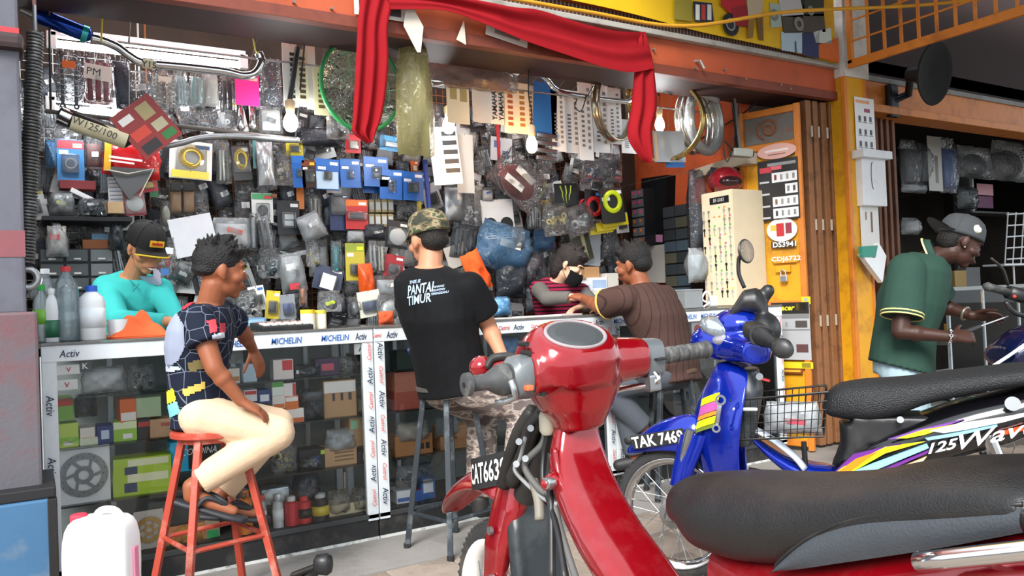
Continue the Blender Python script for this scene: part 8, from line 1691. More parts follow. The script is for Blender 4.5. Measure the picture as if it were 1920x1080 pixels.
# ================================================================== GOODS INSIDE THE COUNTERS
YI = 3.86
LEV = (PZ+.014, .37, .61, .82)
def snap(t, tol=.06):
    """let a thing rest on the shelf just below it"""
    z = t.location.z; b = min(LEV, key=lambda q: abs(q-z))
    if abs(b-z) < tol: t.location.z = b
    return t
def cb(x0, y0, x1, y1, label, col, panels=(), Y=YI, depth=.12, lines=None, tape=None, panel=None, s_=1, group=None):
    t = box(x0, y0, x1, y1, label, col, Y, depth, 0, panel, tape, group, 'carton', lines, random.Random(x0).uniform(-.12, .12), 'box', None, .6, panels); return snap(t) if s_ else t
G_ = '#8cc63a'
for a_ in ((105, 745, 138, 788, 'green and red carton at the left end of the middle shelf', '#7fb24a', ((0, .3, .9, .35, '#c83a2e'),)), (106, 797, 148, 842, 'lime striped carton in the lower left corner of the middle shelf', '#c4dc62', ((0, -.2, .99, .25, G_), (0, -.32, .4, .16, '#f2f2ea'))), (150, 790, 178, 823, 'white and orange small carton beside the lime striped carton', '#ece4da', ((0, -.2, .8, .3, '#e08a3a'),)), (182, 790, 212, 823, 'navy carton with white emblem on the middle shelf', '#223a78', ((0, 0, .5, .5, '#c9d6ea'),)), (150, 824, 212, 838, 'long pale flat carton under the navy carton', '#dfe6c8'), (213, 793, 257, 830, 'lime carton with pale top band', '#9ccc3e', ((0, .3, .99, .35, '#e6efc0'), (.1, -.25, .4, .25, '#f4f4ee'))), (258, 785, 281, 822, 'black and red slim carton', '#1d1b1c', ((0, .25, .9, .25, '#b8302a'),)), (281, 786, 322, 820, 'tan carton with red mark behind the stool', '#c09a76', ((.2, .2, .4, .2, '#a8483a'),)), (225, 748, 256, 792, 'orange and white stacked carton', '#e06a2a', ((0, -.25, .9, .35, '#f0ece6'),)), (255, 745, 302, 782, 'pale green film wrapped carton', '#a9c09a'),
           (213, 857, 322, 893, 'upper long lime carton with motorcycle picture', '#b4d63c', ((.1, .25, .7, .35, '#eef2c8'), (-.2, -.15, .22, .4, '#2a3f66'))), (213, 895, 322, 938, 'lower long lime carton with motorcycle picture', '#b4d63c', ((.1, .25, .7, .35, '#eef2c8'), (-.2, -.15, .22, .4, '#2a3f66'))), (415, 684, 450, 712, 'white carton with tan swoosh', '#ece8e0', ((0, -.2, .9, .3, '#c9885a'),)), (456, 677, 482, 711, 'plain pale blue carton on the top shelf', '#c3dcec'), (418, 645, 456, 682, 'grey film wrapped carton under the MICHELIN rail', '#8d9896'), (513, 676, 550, 713, 'red and white cosmetic carton on the top shelf', '#e8dcd6', ((.2, .2, .5, .5, '#d2343c'),)), (553, 668, 590, 690, 'black and white striped packet on the top shelf', '#22242a', ((0, 0, .9, .3, '#e2e4e6'),)), (592, 664, 636, 696, 'purple printed dark carton', '#3a2a48', ((0, 0, .5, .4, '#b8485a'),)), (665, 664, 696, 700, 'black carton with brown print beside the post', '#1c1a1c', ((0, 0, .7, .2, '#7a5a4a'),)),
           (458, 731, 482, 753, 'small white and red carton above the boy knee', '#ecebea', ((0, .25, .9, .3, '#cf3a34'),)), (484, 731, 508, 756, 'small navy carton with white patch', '#24407c', ((0, -.1, .7, .5, '#e6ecf4'),)), (510, 716, 532, 742, 'green topped white carton on the orange stack', '#e9efe6', ((0, .3, .95, .35, '#58a84a'),)), (532, 718, 555, 744, 'red edged white carton on the orange stack', '#f0e9e4', ((.35, 0, .25, .9, '#c83a34'),)), (511, 742, 534, 766, 'white faced orange carton in the stack', '#e8e2da', ((0, -.3, .9, .3, '#e0702a'),)), (534, 742, 560, 768, 'orange faced carton in the stack', '#e3762c', ((0, .25, .9, .3, '#f2ede6'),)), (538, 766, 570, 792, 'white and orange carton at the stack foot', '#efe8e0', ((0, -.32, .95, .3, '#d8622a'),)), (608, 714, 668, 783, 'brown shipping carton with torn white top', '#b08a62', ((0, .32, .95, .3, '#dcdad6'), (-.2, .05, .08, .2, '#3a3430'), (.05, .05, .08, .2, '#3a3430'), (.3, .05, .1, .2, '#3a3430'))), (655, 781, 700, 808, 'brown carton with green label, upper of two', '#a8855a', ((-.3, 0, .3, .6, '#7fae8e'), (.25, 0, .3, .6, '#e2e4e0'))), (655, 808, 702, 836, 'brown carton with green label, lower of two', '#a8855a', ((.25, 0, .35, .6, '#8fbf9c'),)), (610, 846, 670, 881, 'brown carton with three lines of print', '#b49068', tuple((.1, .2-.2*i, .6, .08, '#7a5c44') for i in range(3))), (672, 842, 703, 862, 'blue black carton with white figure', '#1e2438', ((0, 0, .4, .6, '#c9d2e2'),)), (560, 820, 610, 858, 'black carton with coloured emblem and lime corner', '#15161a', ((.1, 0, .3, .3, '#3a64b0'), (.4, .3, .15, .2, '#a8c83a'))), (618, 942, 705, 990, 'wide cream carton with tape on the bottom shelf', '#cfbf9c', ((-.3, -.1, .3, .4, '#a8977a'),)),
           (740, 697, 788, 735, 'terracotta carton, upper of two, in the middle counter', '#c9806a'), (740, 736, 788, 773, 'terracotta carton, lower of two, in the middle counter', '#b8604e'), (742, 828, 812, 866, 'open brown carton with black print in the middle counter', '#b07a4a', ((.2, -.1, .12, .3, '#2a211c'), (.36, -.1, .1, .3, '#2a211c'))), (828, 815, 915, 858, 'brown carton with black squares in the middle counter', '#b5824f', ((.1, -.1, .09, .3, '#241d18'), (.22, -.1, .09, .3, '#241d18'), (-.25, .0, .2, .1, '#6a4a30'))), (744, 912, 776, 936, 'white and blue carton on the lowest shelf of the middle counter', '#e6eaee', ((0, -.2, .9, .3, '#3a6ab0'),)), (790, 906, 817, 948, 'blue carton with white face on the lowest shelf', '#3f6fb2', ((0, .1, .7, .6, '#e8ecf2'),)), (745, 936, 792, 957, 'red and blue flat carton on the lowest shelf', '#c23a34', ((.35, 0, .3, .99, '#3a62ac'), (-.15, 0, .5, .6, '#e9e6e2'))), (835, 940, 880, 965, 'grey flat carton on the lowest shelf behind the dark stool', '#8b8e90'), (385, 972, 413, 1020, 'tan carton with green label behind the red stool', '#b9a184', ((0, -.35, .8, .3, '#2fae62'),)), (745, 655, 790, 690, 'dark green carton behind the black shirt', '#2a3a34'), (1000, 640, 1040, 690, 'black and grey carton beside the red handlebar', '#26282a', ((0, 0, .7, .3, '#6d7072'),)), (1180, 640, 1230, 690, 'dark brown carton in the right hand counter', '#4a382a'), (1175, 745, 1225, 790, 'grey green carton low in the right hand counter', '#4d564c'), (1265, 735, 1305, 775, 'blue grey carton behind the right hand stool', '#44505c')):
    cb(*a_, s_=0 if 'upper' in a_[4] or 'stack' in a_[4] else 1)
for a_ in ((140, 738, 182, 782, 'black moulded lever bundle on the middle shelf', '#17181a', smoke, 'fold', 0), (152, 690, 238, 742, 'white folded plastic sheet behind the left pane', '#eef0f0', milky, 'fold', 0), (240, 690, 292, 740, 'teal and black bundle behind the boy', '#2f4a4c', clear, 'lumps', .2), (630, 684, 664, 716, 'clear bag of black rubber bits on the top shelf', '#2a2c2f', clear, 'lumps', .2), (556, 692, 602, 716, 'dark green bag on the top shelf', '#22302c', smoke, 'fold', .1), (560, 728, 608, 756, 'black and silver goggle packet', '#3a3f46', clear, 'slab', .5), (665, 718, 696, 746, 'grey packet with blue clip ring', '#5d666c', clear, 'ball', .3), (665, 746, 698, 779, 'olive green wrapped bundle', '#6d7048', clear, 'fold', .1), (566, 756, 608, 802, 'black boot shaped packet', '#15161a', smoke, 'fold', .1), (508, 836, 560, 896, 'clear bag of old gold rings behind the knee', '#9a8c5c', clear, 'lumps', .7), (556, 858, 600, 885, 'crumpled clear bag under the black carton', '#7d858a', clear, 'fold', .3), (610, 803, 668, 846, 'blue grey crumpled bag on the printed brown carton', '#7a8b98', milky, 'fold', .1), (480, 905, 548, 948, 'long silver foil packet lying on the low shelf', '#b9c2c8', clear, 'slab', .9), (548, 884, 600, 942, 'dark grey folded mat on the low shelf', '#3a4046', smoke, 'fold', .1), (612, 900, 656, 946, 'clear bag of grey fittings on the low shelf', '#6f6e68', clear, 'lumps', .4), (658, 898, 698, 942, 'clear bag of cables on the low shelf', '#4d5456', clear, 'lumps', .2), (415, 900, 470, 945, 'black fan shaped packet behind the stool leg', '#1d1f22', smoke, 'fold', .1), (742, 790, 806, 828, 'cream paper bundle in the open brown carton', '#b9ab8c', milky, 'fold', 0), (815, 780, 860, 818, 'grey bag with blue slip on the black squares carton', '#8a98a4', milky, 'fold', .1), (742, 870, 815, 910, 'heap of dark packets in the middle counter', '#3a4248', clear, 'lumps', .3), (930, 615, 975, 660, 'blue and white plastic packet under the counter rail', '#5a86c0', bluef, 'fold', .1), (1060, 860, 1110, 930, 'dark oily parts bag low in the middle counter', '#2d2b28', smoke, 'lumps', .4), (1240, 610, 1290, 660, 'black cable bag in the right hand counter', '#1f1f20', smoke, 'lumps', .2), (1175, 690, 1240, 740, 'dark bag of castings in the right hand counter', '#34322e', smoke, 'lumps', .4), (1215, 790, 1262, 835, 'brown paper bag low in the right hand counter', '#6d5640', milky, 'fold', 0)):  # the white folded sheet stands in for glare on the left pane
    snap(bag(*a_[:5], a_[5], YI+.02, 0, a_[6], .04, a_[7], metal=a_[8]))
# sticker slips behind the left pane
for x0, y0, x1, y1, lb, c_, ln in ((107, 684, 150, 702, 'white sticker with red tick, upper of two, behind the left pane', '#f2f0ee', 'V'), (105, 712, 146, 731, 'white sticker with red tick, lower of two, behind the left pane', '#f2f0ee', 'V'), (148, 675, 172, 697, 'dark sticker with white letter K behind the left pane', '#44484c', 'K'), (664, 644, 697, 664, 'white AK sign card under the counter rail', '#f4f4f0', 'AK'), (1297, 604, 1318, 636, 'white emblem card with red and blue in the right hand counter', '#e9eaec', None)):
    t = thing('sticker', lb, 'sticker', at_y((x0+x1)/2, y1, 3.8)); sp = Spot(x0, y0, x1, y1, 3.8); obj('sticker_face', MB(sp.M).box((0, 0, 0), (sp.w, sp.h, .002), bev=.0008), pal(c_, .4), t)
    if ln: text(ln, sp.M @ Matrix.Translation((0, 0, .002)), sp.h*.5, pal({'K': '#f4f4f4', 'AK': '#1d5a54'}.get(ln, '#c8323a'), .5), t, bold=.02)
    else: obj('emblem', MB(sp.M).lathe([(0, .001), (sp.w*.3, .001), (0, .004)], (0, .01, .001), (0, 0, 1), 20), pal('#c8323a', .5), t); obj('emblem', MB(sp.M).box((0, -sp.h*.3, .002), (sp.w*.5, sp.h*.15, .002)), pal('#2f5aa8', .5), t)
# brake disc and sprockets
def disc(x0, y0, x1, y1, label, backc, col, kind):
    sp = Spot(x0, y0, x1, y1, YI); M, w, h = sp.M, sp.w, sp.h; t = new('brake_disc' if kind == 'disc' else 'sprocket', label, kind, sp); R_ = min(w, h)*.46; obj('backing_card', MB(M).box((0, 0, -.006), (w, h, .003)), pal(backc, .4), t)
    m_ = pal(col, .25, .85); obj('outer_ring', MB(M).lathe([(R_*.72, 0), (R_, 0), (R_, .005), (R_*.72, .005), (R_*.72, 0)], (0, 0, 0), (0, 0, 1), 40), m_, t, True, auto=40); obj('centre_ring', MB(M).lathe([(R_*.22, 0), (R_*.4, 0), (R_*.4, .005), (R_*.22, .005), (R_*.22, 0)], (0, 0, .001), (0, 0, 1), 30), m_, t, True, auto=40)
    for i in range(6): a = i*math.pi/3; obj('arm', MB(M).box((math.cos(a)*R_*.56, math.sin(a)*R_*.56, .003), (R_*.4, R_*.12, .005), RZ(a+.35)), m_, t)
    if kind == 'sprocket':
        for i in range(32): a = i*math.pi/16; obj('tooth', MB(M).box((math.cos(a)*R_*1.02, math.sin(a)*R_*1.02, .0025), (R_*.08, R_*.09, .004), RZ(a)), m_, t)
    else:
        for i in range(24): a = i*math.pi/12; obj('drill_hole', MB(M).cyl((math.cos(a)*R_*(.8+.08*(i % 3)), math.sin(a)*R_*(.8+.08*(i % 3)), .0048), (math.cos(a)*R_*(.8+.08*(i % 3)), math.sin(a)*R_*(.8+.08*(i % 3)), .0056), R_*.025, n=8), pal('#2a2d2f', .6), t)
    return snap(t)
disc(107, 850, 208, 955, 'drilled steel brake disc on a white square card', '#e9edee', '#7b8487', 'brake disc'.split()[1]); disc(252, 978, 308, 1050, 'gold toothed sprocket in clear film beside the jerry can', '#c9c3bd', '#a8905a', 'sprocket'); disc(312, 984, 386, 1046, 'red and gold toothed sprocket on an orange card', '#d88a4a', '#b8913f', 'sprocket')
t = cb(320, 826, 402, 882, 'sky blue and black tyre packet lettered CORDINA', '#19b0e0', ((.2, 0, .6, .9, '#15171a'),)); text('CORDINA', Spot(345, 838, 402, 852, YI-.01).M, .03, pal('#e9eef0', .5), t, shear=.3, width=.15)
def can(px, py0, py1, wpx, label, col, topc, band=None, nm='spray_can'):
    sp = Spot(px-wpx/2, py0, px+wpx/2, py1, YI-.02); c = sp.base(); c.z = LEV[0]; r_, h = sp.w/2, sp.h; t = thing(nm, label, 'can', c); obj('can_body', MB().lathe([(0, 0), (r_, 0), (r_, h*.78), (r_*.6, h*.84), (r_*.6, h*.84)], c, (0, 0, 1), 18), pal(col, .35, .2), t, True, auto=40); obj('cap', MB().lathe([(r_*.62, h*.83), (r_*.62, h*.97), (r_*.5, h), (0, h)], c, (0, 0, 1), 16), pal(topc, .4), t, True, auto=40)
    if band: obj('label_band', MB().lathe([(r_+.001, h*.2), (r_+.001, h*.55)], c, (0, 0, 1), 18), pal(band, .4), t, True)
for a_ in ((459, 938, 1020, 30, 'orange oil can standing on the counter bottom', '#e8822a', '#c9701e', '#f0a24a'), (493, 948, 1014, 15, 'thin clear and red spray can', '#9aa0a4', '#c83a34', '#d9dce0'), (522, 948, 1010, 20, 'white and silver spray can', '#c9cdd0', '#f0f2f2', '#e9ebec'), (547, 952, 1006, 26, 'red oil bottle left of its black labelled neighbour', '#c42638', '#d8d8d4', None), (571, 952, 1002, 25, 'red oil bottle with black label', '#c8303a', '#d83a3a', '#1d1c1e'), (601, 944, 994, 32, 'dark oil bottle with yellow striped label', '#22262a', '#b9bec0', '#c9b43a')): can(*a_)
# ================================================================== DOOR POSTERS, PILLAR THINGS, RIGHT-HAND BAY
def poster(pix, label, col, items=(), name='poster', th=.002):
    """flat sheet on the door leaf; pix corner pixels tl,tr,br,bl; items in fractions (x, y, w, h, colour)"""
    q = [dpx(*p) for p in pix]; cx = sum(a for a, b in q)/4; cy = sum(b for a, b in q)/4; w_ = (q[1][0]-q[0][0]+q[2][0]-q[3][0])/2; h = (q[0][1]-q[3][1]+q[1][1]-q[2][1])/2
    M = DM @ Matrix.Translation((cx, cy, .0195)); t = thing(name, label, 'poster', M @ V((0, -h/2, 0))); obj('sheet', MB(M).box((0, 0, 0), (w_, h, th)), pal(col, .5), t)
    for (x, y, a, b, c) in items: obj('print', MB(M).box((x*w_, y*h, th), (a*w_, b*h, .001)), pal(c, .5), t)
    return t, M @ Matrix.Translation((0, 0, th+.0012)), w_, h
it = [(.1, .42, .7, .05, '#8d8f92'), (-.3, .34, .3, .09, '#c23a4a'), (-.05, .36, .3, .06, '#d8606a')]
for j, (y, n) in enumerate(((.2, 4), (.0, 2), (-.2, 4), (-.39, 4))):
    it.append((.16 if n == 4 else .32, y, .62 if n == 4 else .3, .16, '#dfe2e4')); it.append((-.34, y-.06, .24, .03, '#b9bcc0'))
    for i in range(n): it.append(((-.06+.148*i) if n == 4 else (.25+.14*i), y, .06, .09, ('#8a2a34', '#3a3d42', '#9a7a4a', '#4a4d52')[j]))
poster([(1421, 305), (1497, 293), (1503, 408), (1428, 417)], 'black oil poster with rows of small bottle pictures', '#17171a', it)
def dround(px, py, rx, rz, label, col, name='sticker', parts=()):
    x, y = dpx(px, py); t = thing(name, label, 'sticker', DM @ V((x, y-rz, .004))); obj('sticker_disc', MB(DM).lathe([(0, .002), (1, .002), (1, 0), (0, 0)], (0, 0, 0), (0, 0, 1), 28, Matrix.Translation((x, y, .0185)) @ Matrix.Diagonal((rx, rz, 1, 1))), pal(col, .5), t)
    for (dx, dy, w_, h, c) in parts: obj('print', MB(DM).box((x+dx*rx, y+dy*rz, .0215), (w_*rx, h*rz, .001)), pal(c, .5), t)
dround(1458, 284, .145, .055, 'faded red and white oval sticker above the black poster', '#dba9a0', parts=((0, .1, 1.2, .3, '#e8dcd6'), (.0, -.4, .9, .12, '#8a5a54'))); dround(1468, 431, .112, .085, 'round white sticker with red bottle picture', '#e9e3dc', parts=((-.1, 0, .5, 1.1, '#b8282e'), (.45, .1, .4, .9, '#8a3040'), (-.55, .2, .4, .5, '#d8b64a')))
for s_, px, py, hh, ww, lb in (('DS3941', 1473, 458, .04, .17, 'white number plate letters DS3941 on the door leaf'), ('CDJ6722', 1476, 486, .045, .215, 'white number plate letters CDJ6722 on the door leaf')):
    x, y = dpx(px, py); t = thing('plate_letters', lb, 'letters', DM @ V((x, y, .0))); obj('backing', MB(DM).box((x-.01, y, .0185), (ww*1.05 if s_[0] == 'D' else ww*.8, hh*1.15, .003)), pal('#3a3022' if s_[0] == 'D' else '#c98f1c', .6), t); text(s_, DM @ Matrix.Translation((x, y, .0205)), hh, pal('#ecebe6', .4), t, bold=.025, width=ww, depth=.002)
t, M, w_, h = poster([(1446, 566), (1519, 568), (1524, 674), (1452, 674)], 'grey and black Racer poster on the lower door leaf', '#a9aaae', [(0, .4, .98, .2, '#1c1a16'), (0, .26, .98, .08, '#77797c'), (.3, .42, .25, .12, '#8a7a3a'), (0, .02, .98, .01, '#3a3a3c'), (.28, .12, .3, .12, '#4a4340'), (-.1, .12, .06, .08, '#8a8d90'), (-.3, .12, .06, .08, '#b8a83a'), (.28, -.3, .3, .14, '#5a3a3c'), (-.3, -.3, .22, .14, '#2a2b2d'), (-.02, -.3, .06, .1, '#8a8d90')]); text('Racer', M @ Matrix.Translation((-.1*w_, .41*h, .001)), h*.1, pal('#d9d22a', .5), t, shear=.3, bold=.03)
poster([(1445, 678), (1526, 678), (1527, 690), (1446, 690)], 'yellow strip sticker under the Racer poster', '#d9c41e', [(.35, 0, .2, .7, '#8a7a1c')]); poster([(1464, 690), (1508, 690), (1507, 700), (1466, 700)], 'brown and yellow lettered strip low on the door leaf', '#7a3a1c', [(0, 0, .8, .4, '#d8a82a')]); poster([(1504, 556), (1521, 556), (1522, 570), (1505, 570)], 'small yellow badge sticker on the Racer poster corner', '#d9c41e', [(0, .1, .4, .4, '#9aa0a4')])
def pf(x0, y0, x1, y1, label, col, items=(), name='poster', Y=3.69, th=.003, cat='poster'):
    sp = Spot(x0, y0, x1, y1, Y); t = new(name, label, cat, sp); obj('sheet', MB(sp.M).box((0, 0, 0), (sp.w, sp.h, th)), pal(col, .5), t)
    for (x, y, a, b, c) in items: obj('print', MB(sp.M).box((x*sp.w, y*sp.h, th*.7), (a*sp.w, b*sp.h, .001)), pal(c, .5), t)
    return t, sp
pf(1604, 184, 1640, 282, 'white poster with rows of small product pictures on the pillar', '#e6e6e6', [(-.1, .42, .7, .06, '#e8a87a')]+[(.28*(i-1), y, .12, .1, '#4a4a50') for i in range(3) for y in (.1, -.15, -.38)]+[(.28*(i-1), y-.07, .2, .012, '#222222') for i in range(3) for y in (.1, -.15, -.38)]+[(.12, .26, .3, .07, '#9a4a60')])
t = thing('letter_box', 'white metal box with a dark curved slot line on the pillar', 'box', at_y(1640, 385, 3.6)); sp = Spot(1624, 292, 1668, 385, 3.62); obj('box_body', MB(sp.M).box((0, 0, -.06), (sp.w, sp.h, .07), bev=.006), mat('white_box_paint', '#dcdee0', .45, var=.05, dirt='#a9a49c', dirt_amt=.3), t); sp2 = Spot(1620, 281, 1674, 296, 3.6); obj('lid', MB(sp2.M).box((0, 0, -.05), (sp2.w, sp2.h, .1), bev=.005), MATS['white_box_paint'], t); obj('curve_mark', MB(sp.M).tube([(-.02+.02*math.cos(a), .1*math.sin(a)+.04, -.024) for a in [math.pi/2+i*math.pi/10 for i in range(11)]], .003, 6), pal('#4a2028', .5), t)
pf(1614, 386, 1648, 462, 'flaking white board below the letter box', '#d8d6d2', [(.1, .1, .1, .5, '#6a5648'), (-.2, .25, .08, .2, '#8a7060')], 'board', cat='board')
t = thing('wall_holder', 'white holder with green lining below the flaking board', 'holder', at_y(1640, 520, 3.6)); obj('holder_shell', MB().poly([at_y(x, y, 3.6) for x, y in ((1616, 476), (1640, 484), (1648, 455), (1662, 480), (1655, 530), (1625, 490))], (0, .04, 0)), pal('#e3e7ea', .4), t); obj('lining', MB().poly([at_y(x, y, 3.595) for x, y in ((1616, 462), (1646, 460), (1642, 482), (1618, 482))], (0, .03, 0)), pal('#2f8a76', .5), t); obj('mount', MB().cyl(at_y(1630, 480, 3.62), at_y(1630, 480, 3.71), .01, n=8), steel, t)
# fan dish
c = at_y(1752, 138, 3.35); t = thing('wall_fan', 'dark round dish shaped fan mounted on the orange lintel', 'fan', c); ax = V((.05, -.97, -.2)).normalized(); R_ = .23
obj('dish', MB().lathe([(0, -.06), (R_*.5, -.045), (R_*.9, -.015), (R_, .004), (R_*.98, .01), (R_*.88, 0), (R_*.45, -.03), (0, -.045)], c, ax, 40), mat('dark_dish', '#131312', .9, .0, var=.2), t, True); obj('motor', MB().cyl(c-ax*.05, c-ax*.2, .06, .05, 18), blkm, t, True, auto=40); q = at_y(1672, 190, 3.78); obj('bracket', MB().tube([c-ax*.18, V((q.x+.1, 3.7, q.z+.05)), V((q.x, 3.78, q.z))], .03, 10), pal('#1d2228', .5, .3), t); obj('bracket_plate', MB().box(V((q.x, 3.775, q.z)), (.12, .05, .26), None, bev=.02), pal('#1d2228', .5, .3), t)
# goods in the bay
for a_ in ((1688, 262, 1722, 350, 'dark wrapped moulding hanging at the bay edge', '#3a3d42', clear, 'slab', .2), (1720, 268, 1742, 348, 'second dark wrapped moulding beside the white strip card', '#33363a', clear, 'slab', .2), (1760, 258, 1792, 362, 'blue and white wrapped fairing panel in the bay', '#2a4f8c', clear, 'slab', .1), (1690, 345, 1735, 362, 'pale folded film under the wrapped mouldings', '#9a9d9e', milky, 'fold', 0), (1792, 275, 1860, 335, 'black helmet wrapped in clear film, left one', '#15161a', clear, 'ball', .1), (1858, 265, 1925, 340, 'dark red helmet wrapped in clear film, right one', '#2a1518', clear, 'ball', .1), (1690, 408, 1722, 440, 'grey plastic tub bag behind the green collar', '#8b8d8e', milky, 'slab', 0), (1795, 350, 1830, 392, 'grey green sack with red mark in the bay', '#5c6258', smoke, 'fold', 0)):
    bag(*a_[:5], a_[5], 4.6, 0, a_[6], .05, a_[7], metal=a_[8])
sheet(1740, 256, 1766, 358, 'white strip card between wrapped mouldings in the bay', '#b4b2ac', 4.55, 0, 'card', marks=[(.1, -.1, .2, .5, '#6d6a64')])
sc = thing('glass_showcase', 'glass showcase with lit goods behind the mechanic', 'showcase', (7.0, 4.6, 0)); xa, xb = at_y(1778, 600, 4.5).x, 9.2
for z in (.02, .55, 1.08): obj('shelf', MB().box2((xa, 4.5, z), (xb, 5.0, z+.025), .003), pal('#8f9290', .4, .3), sc)
for x in (xa, xa+.62, xa+1.3, xa+2.0): obj('post', MB().box2((x, 4.49, 0), (x+.025, 4.52, 1.1), .002), alu, sc)
obj('front_pane', MB().box2((xa, 4.494, .03), (xb, 4.498, 1.08)), cglass, sc); obj('top_rail', MB().box2((xa, 4.48, 1.08), (xb, 5.0, 1.12), .004), pal('#a9aca8', .4, .2), sc)
lamp = thing('showcase_lamp', 'warm strip lamp glowing inside the glass showcase', 'lamp', (xa+.9, 4.6, .98)); obj('tube', MB().cyl((xa+.1, 4.62, 1.0), (xa+1.5, 4.62, 1.0), .012, n=10), mat('warm_tube_glow', '#ffca7a', .5, emit=9., var=0.), lamp); obj('holder', MB().box2((xa+.08, 4.6, 1.01), (xa+1.52, 4.64, 1.03)), wpl, lamp)
rn = random.Random(3)
for i in range(9):
    x0 = 1786+i*15; lv = 1 if i % 2 else 0; y0 = (600 if lv else 520)+rn.uniform(0, 10); cols = ('#c9a24a', '#8d9094', '#3a3a3c', '#d8c48a', '#6d5a3a')
    t = box(x0, 566, x0+13, 596+rn.uniform(-4, 6), ('gold', 'grey', 'black', 'cream', 'brown', 'silver', 'tan', 'white', 'dark')[i]+' packed carton on the showcase shelf behind the mechanic', ('#c9a24a', '#8d9094', '#2a2a2c', '#d8c48a', '#6d5a3a', '#b9bcc0', '#b08a5a', '#e2e0da', '#3f3a36')[i], 4.62, .1); t.location.z = .575 if not lv else .575
for i, (x0, y0, x1, y1, c_, lb) in enumerate(((1790, 500, 1812, 530, '#b9985a', 'tan carton standing on the glass showcase'), (1812, 495, 1838, 530, '#77797c', 'grey carton standing on the glass showcase'))): t = box(x0, y0, x1, y1, lb, c_, 4.7, .1); t.location.z = 1.12
uc = thing('upper_showcase', 'dark framed upper glass cabinet behind the grey cap', 'cabinet', at_y(1870, 395, 4.9)); p, q = at_y(1822, 395, 4.9), at_y(1960, 335, 4.9); obj('cabinet_back', MB().box2((p.x, 5.1, p.z), (q.x, 5.12, q.z)), pal('#1e2220', .5), uc); obj('cabinet_shelf', MB().box2((p.x, 4.9, p.z-.02), (q.x, 5.12, p.z)), pal('#4a4d48', .5), uc); obj('top_edge', MB().box2((p.x, 4.88, q.z), (q.x, 5.12, q.z+.02)), pal('#9a9a8c', .5), uc); obj('post', MB().box2((p.x, 4.88, p.z), (p.x+.03, 4.91, q.z)), pal('#c4c6c2', .4), uc); obj('pane', MB().box2((p.x, 4.895, p.z), (q.x, 4.899, q.z)), cglass, uc)
for z in (1.2,): obj('support', MB().box2((p.x, 5.08, 1.1), (p.x+.04, 5.12, p.z)), pal('#4a4d48', .5), uc)
for x0, y0, x1, y1, lb, c_ in ((1832, 345, 1862, 366, 'pink round sticker in the upper glass cabinet', '#c9929a'), (1832, 368, 1862, 390, 'purple card in the upper glass cabinet', '#6a3a5c')): pf(x0, y0, x1, y1, lb, c_, (), 'sticker', 4.88, cat='sticker')
wr = thing('wire_rack', 'white wire display rack at the edge of the bay', 'rack', at_y(1905, 492, 4.3)); 
for i in range(5): a, b = at_y(1888-i*.0, 402+i*21, 4.3), at_y(1960, 398+i*21, 4.3); obj('rack_wire', MB().cyl(a, b, .008, n=6), wpl, wr)
for i in range(5): a, b = at_y(1890+i*15, 398, 4.3), at_y(1884+i*15, 494, 4.3); obj('rack_wire', MB().cyl(a, b, .007, n=6), wpl, wr)
obj('rack_tray', MB().box2((at_y(1880, 494, 4.3).x, 4.28, at_y(1905, 494, 4.3).z-.02), (at_y(1960, 494, 4.3).x, 4.5, at_y(1905, 494, 4.3).z), .004), wpl, wr); obj('rack_leg', MB().cyl(at_y(1900, 494, 4.4), V((at_y(1900, 494, 4.4).x, 4.4, 1.12)), .01, n=8), wpl, wr)
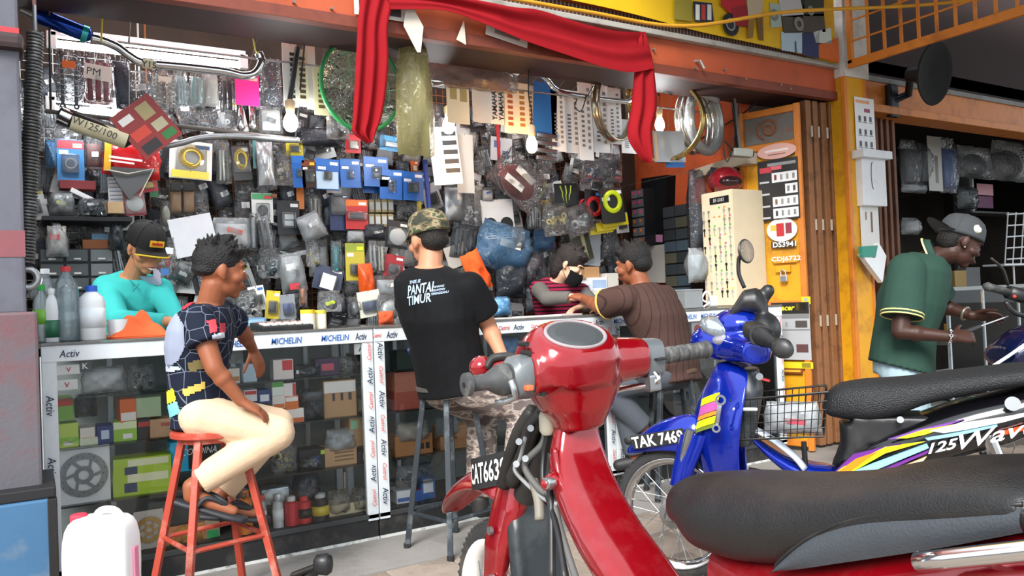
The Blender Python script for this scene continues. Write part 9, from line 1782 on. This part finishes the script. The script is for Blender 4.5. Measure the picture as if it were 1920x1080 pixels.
# third motorcycle, mostly outside the frame
tb_ = Bike(2130, 3.9, (-.3, .95)); m3 = thing('motorcycle', 'dark blue motorcycle at the right edge under repair by the mechanic', 'motorcycle', tb_.P(-.4, 0, 0))
hA, hB = at_t(1846, 536, 4.0), at_t(1935, 560, 4.1)
obj('grip', MB().tube([hA, hA+(hB-hA)*.06, hA+(hB-hA)*.1, hA+(hB-hA)*.5], [.014, .024, .02, .02], 12), grip_m, m3, True); obj('switch_housing', MB().tube([hA+(hB-hA)*.5, hA+(hB-hA)*.8, hB], [.034, .038, .02], 12), blk, m3, True); obj('lever', MB().tube(crom([at_t(1885, 565, 4.0), at_t(1900, 585, 4.0), at_t(1930, 595, 4.05)], 4), .012, 8), blkm, m3, True); obj('handlebar', MB().tube([hB, hB+(hB-hA)*1.0, hB+(hB-hA)*2.2], .013, 10), blkm, m3); obj('mirror_stalk', MB().tube(crom([at_t(1858, 484, 4.0), at_t(1880, 505, 4.02), at_t(1890, 535, 4.04)], 4), .007, 8), blkm, m3, True); obj('starter_button', MB().ell(at_t(1902, 556, 3.99), .009), pal('#c8322a', .4), m3, True)
obj('fuel_tank', blob(MB().loft([ring(at_t(x, y, t_), UP, F0, rz, .14, 16, 2.6) for x, y, t_, rz in ((1872, 668, 4.1, .05), (1905, 655, 4.08, .1), (1960, 650, 4.05, .15), (2040, 660, 4.0, .16))]), .012, 3), dblue, m3, True); obj('tank_stripe', MB().tube([at_t(1856, 690, 3.94), at_t(1890, 668, 3.93), at_t(1930, 640, 3.9)], .008, 6), pal('#d9dce4', .3), m3)
hd_ = Bike(2040, 4.1, (-.3, .95)); c = at_t(2060, 700, 4.1); c.z = 0
for s_, nm in ((.45, 1), (-.75, 2)): wheel(m3, V((c.x, c.y, .29))+tb_.f*s_, tb_.l, tb_.f, .29, .22, .07, steel, 12)
fb = MB().tube([V((c.x, c.y, .29))+tb_.f*.45, V((c.x, c.y, .8))+tb_.f*.25, hB+(hB-hA)*1.2], .025, 10).tube([V((c.x, c.y, .8))+tb_.f*.25, V((c.x, c.y, .5)), V((c.x, c.y, .29))-tb_.f*.75], .03, 10); obj('frame_tube', fb, blkm, m3, True); obj('engine', MB().box(V((c.x, c.y, .42))-tb_.f*.1, (.35, .3, .3), frame((0, 0, 0), tb_.f, tb_.l), bev=.05), MATS['dark_engine'], m3); obj('seat', MB().loft([ring(V((c.x, c.y, .78))-tb_.f*q, tb_.l, UP, .12, .05, 14, 3) for q in (.15, .3, .5, .75)]), vinyl, m3, True)
# bag in the basket
t = bag(1445, 748, 1530, 822, 'crumpled white plastic bag with red print in the wire basket', '#c9ccd4', 2.0, 0, milky, .03, 'fold', '#b8485a', metal=0)
p = bb.P(bb.tr(1487, 815, .05)[0], .05, z0_+.012); t.location = p; t.rotation_euler = (0, 0, math.atan2(bb.f.y, bb.f.x)+math.pi); t.scale = (.85, .85, .85)
for c_ in list(t.children):
    if c_.name.startswith('hook') or c_.name.startswith('cord'): bpy.data.objects.remove(c_)
